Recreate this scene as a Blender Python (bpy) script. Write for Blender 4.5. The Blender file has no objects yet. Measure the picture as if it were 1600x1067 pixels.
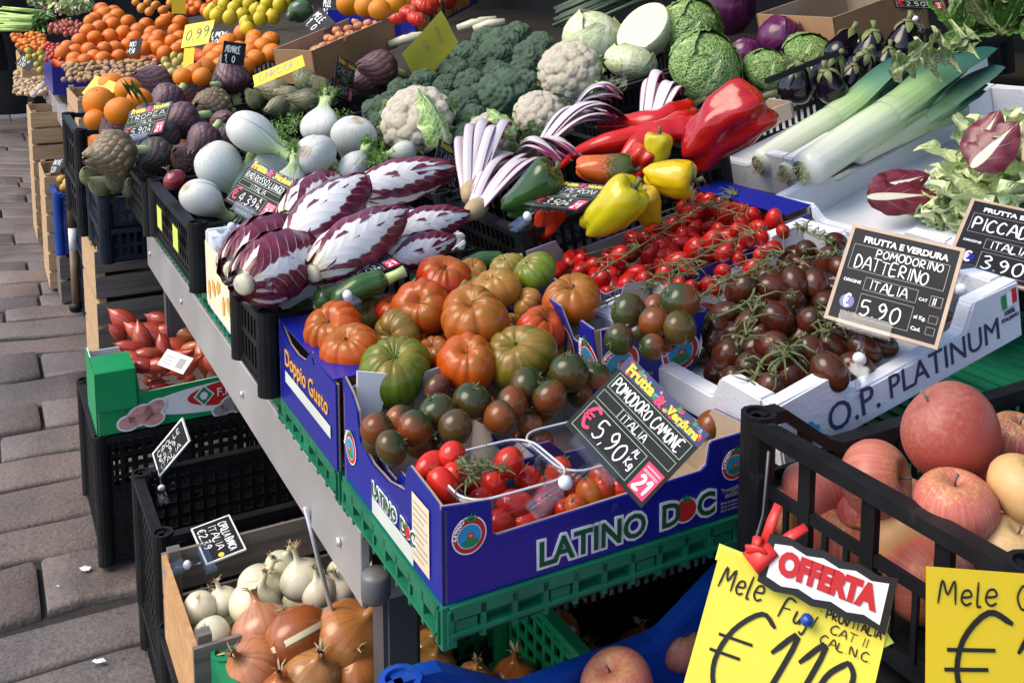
import bpy, bmesh, math, random
from mathutils import Vector, Matrix, noise
R = math.radians
sin, cos, pi = math.sin, math.cos, math.pi
scene = bpy.context.scene
col = scene.collection
random.seed(7)

# ------------------------------------------------------------------ camera
CAM_H, CAM_F, CAM_PX, CAM_PY, CAM_T = 1.424, 1581.0, 800.0, 157.0, R(7)
cd = bpy.data.cameras.new('camera')
cam = bpy.data.objects.new('camera', cd); col.objects.link(cam)
cam.location = (0, 0, CAM_H); cam.rotation_euler = (R(90) - CAM_T, 0, 0)
cd.sensor_width = 36; cd.lens = CAM_F / 1600 * 36
cd.shift_y = -(533.5 - CAM_PY) / 1600; cd.clip_start = .02; cd.clip_end = 400
scene.camera = cam
# ------------------------------------------------------------------ light
SUN_AZ, SUN_EL = R(-108), R(50)      # azimuth measured from +Y towards +X
sd = Vector((sin(SUN_AZ) * cos(SUN_EL), cos(SUN_AZ) * cos(SUN_EL), sin(SUN_EL)))
wd = bpy.data.worlds.new('World'); scene.world = wd; wd.use_nodes = True
nt = wd.node_tree
sky = nt.nodes.new('ShaderNodeTexSky'); sky.sky_type = 'NISHITA'; sky.sun_disc = False
sky.sun_elevation = SUN_EL; sky.sun_rotation = SUN_AZ; sky.dust_density = 2.0; sky.air_density = 1.0
nt.links.new(sky.outputs[0], nt.nodes['Background'].inputs[0])
nt.nodes['Background'].inputs[1].default_value = 0.15
sl = bpy.data.lights.new('sun', 'SUN'); sl.energy = 1.55; sl.angle = R(40); sl.color = (1, .86, .66)
so = bpy.data.objects.new('sun', sl); col.objects.link(so)
so.rotation_euler = sd.to_track_quat('Z', 'Y').to_euler()
scene.view_settings.view_transform = 'Standard'; scene.view_settings.look = 'None'
scene.view_settings.exposure = 0.95; scene.view_settings.gamma = 1
scene.render.engine = 'CYCLES'
scene.cycles.max_bounces = 7; scene.cycles.transparent_max_bounces = 12

# ------------------------------------------------------------------ frames
YAW = R(28.1)
TX, TY = -.069, .941
Ad = Vector((-sin(YAW), cos(YAW), 0)); Bd = Vector((cos(YAW), sin(YAW), 0))
CR = Vector((1, 0, 0)); CU = Vector((0, sin(CAM_T), cos(CAM_T))); CB = Vector((0, -cos(CAM_T), sin(CAM_T)))
CAMP = Vector((0, 0, CAM_H))

def W(a, b, h):
    return Vector((TX, TY, 0)) + Ad * a + Bd * b + Vector((0, 0, h))
def FR(a, b, h, tb=0, ta=0, yaw=0):
    return Matrix.Translation(W(a, b, h)) @ (Matrix.Rotation(YAW + R(yaw), 4, 'Z') @ Matrix.Rotation(-R(tb), 4, 'Y') @ Matrix.Rotation(R(ta), 4, 'X'))
def ray(px, py):
    return CR * ((px - CAM_PX) / CAM_F) - CU * ((py - CAM_PY) / CAM_F) - CB
def P(px, py, h):
    r = ray(px, py); t = (h - CAM_H) / r.z
    return CAMP + r * t, t / CAM_F          # point, metres per pixel there
def PZ(px, py, z):
    return CAMP + ray(px, py) * z
def PM(px, py, M, z):
    o = M @ Vector((0, 0, z)); n = M.to_3x3() @ Vector((0, 0, 1)); r = ray(px, py)
    t = (o - CAMP).dot(n) / r.dot(n)
    return CAMP + r * t, t / CAM_F
def idir(dx, dy, tw=0):                      # direction seen in the photo: right, down, towards the viewer
    return (CR * dx - CU * dy + CB * tw).normalized()
def aim2(z, y, loc=(0, 0, 0), s=1):           # +z along z, +y as near y as possible
    z = Vector(z).normalized(); x = Vector(y).cross(z).normalized(); y = z.cross(x)
    return Matrix(((x.x * s, y.x * s, z.x * s, loc[0]), (x.y * s, y.y * s, z.y * s, loc[1]), (x.z * s, y.z * s, z.z * s, loc[2]), (0, 0, 0, 1)))
def aim(axis, spin=0, loc=(0, 0, 0), s=1):
    q = Vector(axis).to_track_quat('Z', 'Y').to_matrix().to_4x4()
    S = Matrix.Diagonal((s[0], s[1], s[2], 1)) if hasattr(s, '__len__') else Matrix.Scale(s, 4)
    return Matrix.Translation(loc) @ q @ Matrix.Rotation(spin, 4, 'Z') @ S

# ------------------------------------------------------------------ materials
def mat(name, base=(.5, .5, .5), rough=.5, spec=.5, coat=0, metal=0, trans=0, sss=0, **kw):
    m = bpy.data.materials.new(name); m.use_nodes = True
    b = m.node_tree.nodes['Principled BSDF']
    b.inputs['Base Color'].default_value = (*base, 1); b.inputs['Roughness'].default_value = rough
    b.inputs['Specular IOR Level'].default_value = spec; b.inputs['Coat Weight'].default_value = coat
    b.inputs['Coat Roughness'].default_value = .08
    b.inputs['Metallic'].default_value = metal; b.inputs['Transmission Weight'].default_value = trans
    if sss:
        b.inputs['Subsurface Weight'].default_value = sss
        b.inputs['Subsurface Radius'].default_value = (.012, .006, .004)
    return m
class N:                                      # small node-graph writer
    def __init__(s, m): s.m = m; s.t = m.node_tree; s.b = s.t.nodes['Principled BSDF']
    def n(s, typ, **kw):
        x = s.t.nodes.new('ShaderNode' + typ)
        for k, v in kw.items(): setattr(x, k, v)
        return x
    def put(s, sock, v):
        if hasattr(v, 'is_output') or hasattr(v, 'links'): s.t.links.new(v, sock)
        elif hasattr(v, '__len__') and len(v) == 3 and len(sock.default_value) == 4: sock.default_value = (*v, 1)
        else: sock.default_value = v
    def co(s, which='Object'): return s.n('TexCoord').outputs[which]
    def map(s, v, scale=(1, 1, 1), loc=(0, 0, 0)):
        x = s.n('Mapping'); s.put(x.inputs[0], v); x.inputs['Scale'].default_value = scale; x.inputs['Location'].default_value = loc
        return x.outputs[0]
    def noise(s, v, scale=5, detail=3, rough=.5, dist=0):
        x = s.n('TexNoise'); s.put(x.inputs['Vector'], v); x.inputs['Scale'].default_value = scale
        x.inputs['Detail'].default_value = detail; x.inputs['Roughness'].default_value = rough; x.inputs['Distortion'].default_value = dist
        return x.outputs[0]
    def vor(s, v, scale=5, feature='F1'):
        x = s.n('TexVoronoi', feature=feature); s.put(x.inputs['Vector'], v); x.inputs['Scale'].default_value = scale
        return x.outputs['Distance']
    def ramp(s, f, stops):
        x = s.n('ValToRGB'); s.put(x.inputs[0], f); e = x.color_ramp.elements
        while len(e) < len(stops): e.new(.5)
        for i, (p, c) in enumerate(stops):
            e[i].position = p; e[i].color = (*c, 1) if hasattr(c, '__len__') else (c, c, c, 1)
        return x.outputs[0]
    def mix(s, f, a, b, mode='MIX'):
        x = s.n('MixRGB', blend_type=mode); s.put(x.inputs[0], f); s.put(x.inputs[1], a); s.put(x.inputs[2], b)
        return x.outputs[0]
    def ma(s, op, a, b=0, c=0):
        x = s.n('Math', operation=op); s.put(x.inputs[0], a); s.put(x.inputs[1], b)
        if op in ('MULTIPLY_ADD', 'COMPARE'): s.put(x.inputs[2], c)
        return x.outputs[0]
    def step(s, f, lo, hi, a=0, b=1):
        x = s.n('MapRange', interpolation_type='SMOOTHSTEP'); s.put(x.inputs[0], f)
        for i, v in ((1, lo), (2, hi), (3, a), (4, b)): s.put(x.inputs[i], v)
        return x.outputs[0]
    def sep(s, v):
        x = s.n('SeparateXYZ'); s.put(x.inputs[0], v); return x.outputs
    def info(s): return s.n('ObjectInfo').outputs
    def bump(s, h, st=.3, d=.01):
        x = s.n('Bump'); x.inputs['Strength'].default_value = st; x.inputs['Distance'].default_value = d
        s.put(x.inputs['Height'], h); s.t.links.new(x.outputs[0], s.b.inputs['Normal'])
    def base(s, c): s.put(s.b.inputs['Base Color'], c)
    def rough(s, c): s.put(s.b.inputs['Roughness'], c)
    def rnd(s, v):                            # decorrelate copies
        x = s.n('VectorMath', operation='MULTIPLY_ADD'); s.put(x.inputs[0], (1.0, 1.0, 1.0)); 
        i = s.info(); y = s.n('CombineXYZ'); s.put(y.inputs[0], i['Random']); s.put(y.inputs[1], i['Random']); s.put(y.inputs[2], i['Random'])
        s.t.links.new(y.outputs[0], x.inputs[0]); x.inputs[1].default_value = (37, 91, 53); s.put(x.inputs[2], v)
        return x.outputs[0]
MT = {}
def simple(name, base, rough=.5, var=.15, scale=8, bump=0, bscale=60, **kw):
    if name in ('black_board', 'black_plastic', 'dark_crate'): kw['spec'] = .22
    m = mat(name, base, rough, **kw); g = N(m); o = g.co()
    n = g.noise(g.rnd(o), scale, 4)
    g.base(g.mix(g.step(n, .3, .7), tuple(c * (1 - var) for c in base), tuple(min(1, c * (1 + var)) for c in base)))
    if name in ('blue_card', 'green_card', 'purple_card', 'green_plastic', 'blue_plastic', 'black_plastic', 'dark_crate', 'styro', 'white_card', 'brown_card', 'steel'):
        w = g.noise(g.map(g.rnd(o), (1, 2.6, 1)), 26, 5, .75, .6); w2 = g.noise(g.rnd(o), 5, 2)
        k = g.ma('MULTIPLY', g.step(w, .6, .72), g.step(w2, .42, .62, 0, .55))
        lt = tuple(min(.6, c * .5 + .1) for c in base) if max(base) < .5 else tuple(c * .55 for c in base)
        if 'black' in name or 'dark' in name: lt = (.06, .055, .05)
        c0 = g.b.inputs['Base Color'].links[0].from_socket; g.base(g.mix(k, c0, lt)); g.rough(g.step(k, 0, .5, rough, min(1, rough + .3)))
    if bump: g.bump(g.noise(o, bscale, 3), bump, .004)
    MT[name] = m; return m
simple('black_plastic', (.009, .0095, .011), .45, .3, 20, .12, 90)
simple('grey_plastic', (.12, .125, .13), .4, .1)
simple('dark_crate', (.012, .018, .03), .35, .3, 20, .12, 90)
simple('dark_stalk', (.03, .055, .03), .45, .4, 20)
simple('pink_card', (.5, .36, .32), .8, .1, 8)
simple('pole_brown', (.16, .1, .06), .5, .2, 12)
simple('nut_stuff', (.5, .36, .22), .8, .3, 60)
simple('root_tan', (.55, .48, .36), .7, .2, 40)
simple('celery_stalk', (.42, .6, .18), .4, .25, 14)
simple('shallot_pink', (.62, .28, .26), .6, .2, 60)
simple('green_plastic', (.008, .15, .075), .42, .2, 14, .1, 80)
simple('bright_green_plastic', (.006, .2, .08), .4, .15, 14)
simple('blue_plastic', (.006, .055, .33), .35, .2, 14, .1, 80)
simple('dark_blue_plastic', (.01, .03, .14), .4, .2)
simple('blue_card', (.009, .015, .25), .3, .12, 6, .03, 40)
simple('purple_card', (.03, .015, .2), .34, .12, 6)
simple('raw_card', (.33, .25, .18), .85, .12, 10, .15, 120)
simple('grey_card', (.26, .23, .22), .85, .12, 10, .15, 120)
simple('brown_card', (.36, .2, .1), .8, .1, 6, .1, 100)
simple('green_card', (.006, .27, .09), .4, .08, 6)
simple('white_card', (.75, .75, .74), .6, .05, 6)
simple('cream_label', (.68, .55, .4), .7, .08, 12)
simple('pale_label', (.55, .6, .55), .6, .08, 12)
simple('styro', (.6, .63, .69), .6, .05, 8, .25, 160)
simple('cream_styro', (.72, .66, .47), .7, .08, 8, .2, 160)
simple('steel', (.42, .41, .41), .38, .12, 5, metal=.35)
simple('leg_steel', (.09, .095, .11), .42, .12, 5, metal=.3)
simple('light_steel', (.6, .6, .62), .3, .1, 5, metal=.5)
simple('black_board', (.012, .013, .016), .62, .3, 12)
simple('grey_board', (.05, .055, .06), .35, .3, 12)
simple('chalk', (.8, .82, .82), .8, .05)
simple('yellow_ink', (.78, .62, .03), .5, .08)
simple('green_ink', (.02, .25, .08), .5, .08)
simple('dark_green_ink', (.004, .09, .03), .5, .08)
simple('red_ink', (.55, .02, .02), .5, .08)
simple('pink_ink', (.7, .02, .1), .5, .08)
simple('navy_ink', (.03, .03, .1), .6, .1)
simple('black_ink', (.012, .01, .008), .5, .1)
simple('white_ink', (.82, .82, .84), .5, .03)
simple('sky_ink', (.03, .3, .55), .5, .1)
simple('ochre_ink', (.7, .35, .06), .5, .1)
simple('grey_ink', (.3, .28, .28), .6, .1)
simple('green_line', (.3, .42, .3), .6, .1)
simple('yellow_paper', (.82, .7, .07), .65, .1, 4, .05, 30)
simple('amber_paper', (.8, .56, .015), .6, .08, 4, .05, 30)
simple('lime_paper', (.62, .72, .1), .6, .08, 4)
simple('white_plastic', (.78, .79, .8), .35, .04)
simple('red_plastic', (.6, .03, .025), .35, .1)
simple('wood_frame', (.42, .31, .23), .55, .15, 20)
simple('dark_cloth', (.012, .012, .014), .9, .3, 5)
simple('coat_cloth', (.02, .014, .012), .7, .3, 8)
simple('skin', (.45, .27, .2), .5, .08)
simple('jeans_cloth', (.02, .03, .07), .85, .2)
simple('canopy_cloth', (.1, .14, .1), .9, .08)
simple('facade_plaster', (.36, .27, .19), .9, .2, 2)
m = mat('clear_plastic', (.95, .97, 1), .06, trans=.0); MT['clear_plastic'] = m
g = N(m)
tr = g.n('BsdfTransparent'); tr.inputs[0].default_value = (.93, .95, .97, 1)
fr = g.n('LayerWeight'); fr.inputs[0].default_value = .35
gl = g.n('BsdfGlossy'); gl.inputs[0].default_value = (.75, .78, .82, 1); gl.inputs['Roughness'].default_value = .05
mx = g.n('MixShader'); m.node_tree.links.new(g.ma('MULTIPLY_ADD', fr.outputs['Facing'], .3, .012), mx.inputs[0])
m.node_tree.links.new(tr.outputs[0], mx.inputs[1]); m.node_tree.links.new(gl.outputs[0], mx.inputs[2])
m.node_tree.links.new(mx.outputs[0], m.node_tree.nodes['Material Output'].inputs[0])

def wood(name, c1, c2, sc=(3, 60, 60)):
    m = mat(name, c1, .75); g = N(m); o = g.rnd(g.co())
    n = g.noise(g.map(o, sc), 1, 4, .6, .4)
    g.base(g.mix(g.step(n, .3, .72), c1, c2)); g.bump(n, .25, .003); MT[name] = m
wood('pine_wood', (.38, .24, .12), (.52, .36, .2))
wood('old_wood', (.1, .085, .075), (.19, .16, .14))
wood('orange_wood', (.42, .22, .09), (.55, .33, .15))

def fruit(name, rough, shoulder, lo, hi, nsc=9, amt=.5, coat=.06, bump=0, bsc=200, dots=None, streak=None, sss=0, spec=.32):
    """skin whose main colour is the object's own colour; 'shoulder' tints it towards the stem end."""
    m = mat(name, rough=rough, coat=coat, sss=sss, spec=spec); g = N(m); inf = g.info(); o = g.co()
    z = g.sep(g.co('Generated'))[2]
    n = g.noise(g.rnd(o), nsc, 3, .55, .3)
    c = inf['Color']
    f = g.ma('ADD', z, g.ma('MULTIPLY', g.ma('SUBTRACT', n, .5), amt))
    c2 = g.mix(g.step(f, lo, hi), c, shoulder)
    if streak:
        u = g.co('UV'); s = g.noise(g.map(u, (streak[0], streak[1], 1)), 1, 3, .6)
        c2 = g.mix(g.step(s, .42, .72, 0, streak[3]), c2, streak[2])
    if dots:
        v = g.vor(o, dots[0]); c2 = g.mix(g.step(v, .08, .2, dots[2], 0), c2, dots[1])
    v2 = g.noise(g.rnd(o), nsc * 4, 2)
    c2 = g.mix(g.step(v2, .3, .75, 0, .3), c2, g.mix(1, c2, (.75, .75, .75), 'MULTIPLY'))
    g.base(c2)
    if bump: g.bump(g.noise(o, bsc, 2), bump, .002)
    MT[name] = m
fruit('beef_tomato_skin', .24, (.15, .12, .012), .72, 1.25, 11, .7, streak=(26, 1.2, (.42, .17, .03), .2))
fruit('green_tomato_skin', .24, (.28, .13, .03), .78, 1.2, 11, .6, streak=(26, 1.2, (.03, .07, .008), .7))
fruit('camone_skin', .2, (.03, .045, .012), .55, .95, 40, .5, coat=.15)
fruit('brown_date_skin', .2, (.035, .022, .008), .7, 1.1, 40, .5, coat=.15)
fruit('red_tomato_skin', .12, (.5, .03, .012), .8, 1.2, 30, .4, coat=.2)
fruit('orange_skin', .36, (.75, .22, .006), .75, 1.2, 30, .4, coat=.1, bump=.35, bsc=500)
fruit('lemon_skin', .4, (.6, .5, .03), .8, 1.2, 30, .3, coat=.1, bump=.3, bsc=400)
fruit('apple_skin', .42, (.5, .33, .1), .8, 1.25, 12, 1.1, coat=.03, dots=(420, (.62, .42, .3), .55), streak=(70, 1.4, (.56, .33, .13), .5))
fruit('mango_skin', .46, (.34, .13, .1), .45, 1.2, 10, 1.3, coat=.0, dots=(300, (.5, .3, .22), .5))
fruit('gold_onion_skin', .25, (.3, .16, .05), .8, 1.1, 10, .5, coat=.3, streak=(34, 1.6, (.2, .055, .012), .65))
fruit('white_onion_skin', .3, (.5, .52, .3), .72, 1.05, 10, .5, coat=.2, streak=(40, 1.2, (.5, .55, .38), .5))
fruit('shallot_skin', .22, (.4, .14, .05), .8, 1.2, 20, .6, coat=.4, streak=(26, 1.5, (.22, .03, .02), .6))
fruit('pepper_skin', .17, (.3, .2, .02), .86, 1.3, 9, .5, coat=.25)
fruit('pepper_patch_skin', .13, (.06, .075, .012), .45, .62, 9, .9, coat=.25)
fruit('eggplant_skin', .12, (.006, .003, .008), .5, 1, 20, .4, coat=.35)
fruit('zucchini_skin', .22, (.02, .07, .012), .9, 1.2, 30, .3, coat=.3, streak=(22, .7, (.07, .16, .04), .6), dots=(500, (.12, .2, .06), .5))
fruit('nut_skin', .7, (.5, .33, .18), .7, 1.2, 50, .5, coat=0, bump=.5, bsc=300)
fruit('red_cabbage_skin', .28, (.16, .04, .12), .8, 1.2, 6, .5, coat=.25, streak=(14, .8, (.2, .07, .16), .45))

def veg(name, fn, rough=.5, **kw):
    m = mat(name, rough=rough, **kw); fn(N(m)); MT[name] = m
def f_calyx(g):
    n = g.noise(g.co(), 60, 2); g.base(g.mix(n, (.03, .06, .012), (.1, .12, .04)))
veg('calyx_green', f_calyx, .6)
def f_stem(g):
    n = g.noise(g.rnd(g.co()), 25, 3); g.base(g.mix(n, (.05, .085, .025), (.17, .17, .07))); g.bump(n, .3, .003)
veg('vine_green', f_stem, .6)
def f_fennel(g):
    uv = g.co('UV'); s = g.sep(uv); ln = g.noise(g.map(uv, (46, 2.2, 1)), 1, 3, .6)
    c = g.mix(g.step(s[1], .5, .98), (.68, .7, .66), (.42, .56, .24))
    c = g.mix(g.step(ln, .5, .8, 0, .5), c, (.56, .62, .48))
    c = g.mix(g.step(g.noise(g.rnd(g.co()), 9, 3), .6, .8, 0, .6), c, (.55, .45, .28))
    g.base(c); g.bump(ln, .6, .006)
veg('fennel_white', f_fennel, .32, coat=.1, sss=.15)
def f_stalk(g):
    uv = g.co('UV'); ln = g.noise(g.map(uv, (18, 2, 1)), 1, 2)
    g.base(g.mix(ln, (.3, .45, .12), (.55, .64, .3)))
veg('stalk_green', f_stalk, .4)
def f_frond(g):
    g.base(g.mix(g.noise(g.co(), 30, 3), (.035, .12, .01), (.16, .32, .04)))
veg('frond_green', f_frond, .55)
def f_trev(g, r0=.74, r1=-.6):
    uv = g.co('UV'); s = g.sep(uv); v = s[1]
    u = g.ma('MULTIPLY', g.ma('ABSOLUTE', g.ma('SUBTRACT', s[0], .5)), 2)
    n = g.noise(g.rnd(g.map(uv, (6, 26, 1))), 1, 2)
    # feathered edge of the white rib: teeth along the length
    saw = g.ma('PINGPONG', g.ma('MULTIPLY_ADD', v, 16, g.ma('MULTIPLY', u, -5)), 1)
    rib = g.ma('MULTIPLY_ADD', v, r1, r0)
    rib = g.ma('MULTIPLY_ADD', saw, .10, rib)
    rib = g.ma('MULTIPLY_ADD', n, .08, g.ma('SUBTRACT', rib, .06))
    f = g.step(g.ma('SUBTRACT', u, rib), -.02, .05)
    vein = g.ma('MULTIPLY', g.step(saw, .86, .97), g.step(u, .95, .3))
    n2 = g.noise(g.rnd(g.co()), 18, 3)
    pur = g.mix(g.step(n2, .3, .7), (.095, .008, .022), (.17, .018, .045))
    c = g.mix(f, g.mix(g.step(v, 0, .12), (.56, .52, .34), (.7, .7, .69)), pur)
    g.base(g.mix(g.ma('MULTIPLY', vein, .75), c, (.6, .45, .45)))
    g.bump(saw, .12, .004)
veg('treviso_leaf', f_trev, .3, coat=.12)
veg('treviso_dark_leaf', lambda g: f_trev(g, .24, -.2), .34, coat=.1)
def f_tardivo(g):
    uv = g.co('UV'); s = g.sep(uv); u = g.ma('MULTIPLY', g.ma('ABSOLUTE', g.ma('SUBTRACT', s[0], .5)), 2)
    e = g.ma('ADD', u, g.step(s[1], .62, .95, 0, .7))
    g.base(g.mix(g.step(e, .74, .9), (.56, .52, .56), (.17, .016, .06)))
veg('tardivo_leaf', f_tardivo, .3, coat=.2)
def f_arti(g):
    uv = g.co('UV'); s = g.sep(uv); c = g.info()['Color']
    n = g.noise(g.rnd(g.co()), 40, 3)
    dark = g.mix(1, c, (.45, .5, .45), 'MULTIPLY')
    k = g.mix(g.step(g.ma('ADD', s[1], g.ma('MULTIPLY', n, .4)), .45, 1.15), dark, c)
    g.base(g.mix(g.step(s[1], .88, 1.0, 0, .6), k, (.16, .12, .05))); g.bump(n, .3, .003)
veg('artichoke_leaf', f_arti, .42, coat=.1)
def f_caul(g):
    o = g.co(); v = g.vor(o, 170); n = g.noise(o, 12, 3)
    g.base(g.mix(g.step(n, .35, .7), (.78, .7, .53), (.84, .79, .66))); g.bump(g.ma('ADD', v, g.noise(o, 300, 2)), .7, .005)
veg('cauliflower_curd', f_caul, .6, sss=.1)
def f_broc(g):
    o = g.co(); v = g.vor(o, 420); n = g.noise(g.rnd(o), 3.2, 3); n2 = g.noise(o, 28, 4, .75)
    c = g.mix(g.step(n, .3, .72), (.09, .17, .11), (.17, .27, .17)); g.base(g.mix(g.step(n2, .4, .7, 0, .6), c, (.17, .25, .15))); g.bump(n2, .8, .03)
veg('broccoli_head', f_broc, .7)
def leafmat(name, dark, light, vein, vs=46, rib=.05, rough=.4, bump=.7):
    def fn(g):
        uv = g.co('UV'); s = g.sep(uv); u = g.ma('ABSOLUTE', g.ma('SUBTRACT', s[0], .5))
        v = g.vor(g.map(uv, (1, 1.3, 1)), vs / 3, 'DISTANCE_TO_EDGE')
        n = g.noise(g.rnd(g.co()), 12, 3)
        c = g.mix(g.step(n, .3, .7), dark, light)
        side = g.ma('PINGPONG', g.ma('MULTIPLY_ADD', s[1], 9, g.ma('MULTIPLY', u, -9)), 1)
        c = g.mix(g.step(v, .015, .07, .8, 0), c, vein)
        c = g.mix(g.step(side, .9, .99, 0, .8), c, vein)
        c = g.mix(g.step(u, rib * .5, rib, 1, 0), c, vein)
        g.base(c); g.bump(v, bump, .01)
    veg(name, fn, rough)
leafmat('savoy_leaf', (.07, .17, .03), (.17, .31, .07), (.42, .52, .24))
leafmat('savoy_dark_leaf', (.03, .09, .018), (.07, .17, .035), (.25, .38, .14))
leafmat('pale_cabbage_leaf', (.42, .52, .24), (.6, .66, .4), (.75, .77, .6), 20, .06, .3, .25)
leafmat('lettuce_leaf', (.46, .6, .24), (.64, .72, .38), (.74, .78, .55), 30, .07, .35, .5)
leafmat('spinach_leaf', (.025, .1, .012), (.07, .2, .03), (.2, .34, .1), 24, .04, .35, .4)
leafmat('pale_spinach_leaf', (.12, .18, .05), (.22, .28, .1), (.45, .5, .3), 24, .04, .45, .4)
leafmat('cauliflower_leaf', (.16, .33, .06), (.32, .47, .12), (.55, .65, .35), 24, .08, .4, .4)
leafmat('celery_leaf', (.14, .4, .03), (.3, .55, .08), (.5, .62, .2), 24, .1, .4, .4)
def f_wine(g):
    uv = g.co('UV'); s = g.sep(uv); u = g.ma('ABSOLUTE', g.ma('SUBTRACT', s[0], .5)); n = g.noise(g.co(), 40, 3)
    c = g.mix(g.step(n, .3, .7), (.07, .006, .014), (.15, .014, .03))
    side = g.ma('PINGPONG', g.ma('MULTIPLY_ADD', s[1], 7, g.ma('MULTIPLY', u, -7)), 1)
    c = g.mix(g.ma('MULTIPLY', g.step(side, .9, .99), g.step(u, .4, .05, 0, .7)), c, (.4, .25, .2))
    wd = g.ma('MULTIPLY_ADD', s[1], -.16, .14)
    g.base(g.mix(g.step(g.ma('SUBTRACT', u, wd), -.01, .02, 1, 0), c, (.66, .6, .48))); g.bump(n, .3, .004)
veg('wine_leaf', f_wine, .35)
def f_cut(g):
    n = g.noise(g.co(), 30, 4, .6, 1); g.base(g.mix(n, (.56, .53, .36), (.68, .64, .5)))
veg('cut_flesh', f_cut, .4)
def f_leek(g):
    uv = g.co('UV'); s = g.sep(uv); ln = g.noise(g.map(uv, (40, 1.2, 1)), 1, 2)
    c = g.ramp(g.ma('ADD', s[1], g.ma('MULTIPLY', g.ma('SUBTRACT', ln, .5), .2)), [(0, (.64, .66, .6)), (.38, (.56, .64, .45)), (.6, (.3, .46, .2)), (.8, (.08, .2, .125)), (1, (.02, .085, .085))])
    g.base(g.mix(g.step(ln, .4, .75, 0, .3), c, g.mix(1, c, (.6, .7, .55), 'MULTIPLY'))); g.bump(ln, .25, .003)
veg('leek_skin', f_leek, .3, coat=.15)
def f_dry(g):
    n = g.noise(g.rnd(g.co()), 30, 3); g.base(g.mix(n, (.3, .2, .11), (.5, .38, .22)))
veg('dry_leaf', f_dry, .7)
def f_stone(g, tint=(1, 1, 1)):
    o = g.n('NewGeometry').outputs['Position']; n = g.noise(o, 2.2, 5, .6); f = g.noise(o, 120, 3, .7); big = g.noise(o, .9, 2)
    c = g.mix(g.step(n, .3, .7), (.118, .102, .098), (.222, .19, .176))
    c = g.mix(g.step(big, .35, .65, 0, .5), c, (.15, .12, .105))
    c = g.mix(g.step(f, .35, .7), g.mix(1, c, (.6, .6, .62), 'MULTIPLY'), c)
    pit = g.noise(o, 45, 3, .7); c = g.mix(g.step(pit, .6, .7, 0, .6), c, (.04, .036, .036))
    st = g.noise(o, 1.6, 4, .7); c = g.mix(g.step(st, .55, .72, 0, .45), c, (.05, .042, .036)); c = g.mix(1, c, tint, 'MULTIPLY')
    g.base(c); g.bump(g.ma('ADD', g.ma('ADD', g.ma('MULTIPLY', f, .5), pit), g.ma('MULTIPLY', g.noise(o, 9, 4, .6), 2.0)), .45, .006); g.rough(g.step(n, .2, .8, .5, .75))
veg('stone', f_stone, .6)
veg('warm_stone', lambda g: f_stone(g, (1.06, .99, .94)), .6)
veg('dark_stone', lambda g: f_stone(g, (.82, .81, .82)), .6)
wood('dark_wood', (.022, .018, .015), (.045, .036, .03))
simple('joint_dirt', (.02, .018, .016), .9, .3, 30, .5, 90)
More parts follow.
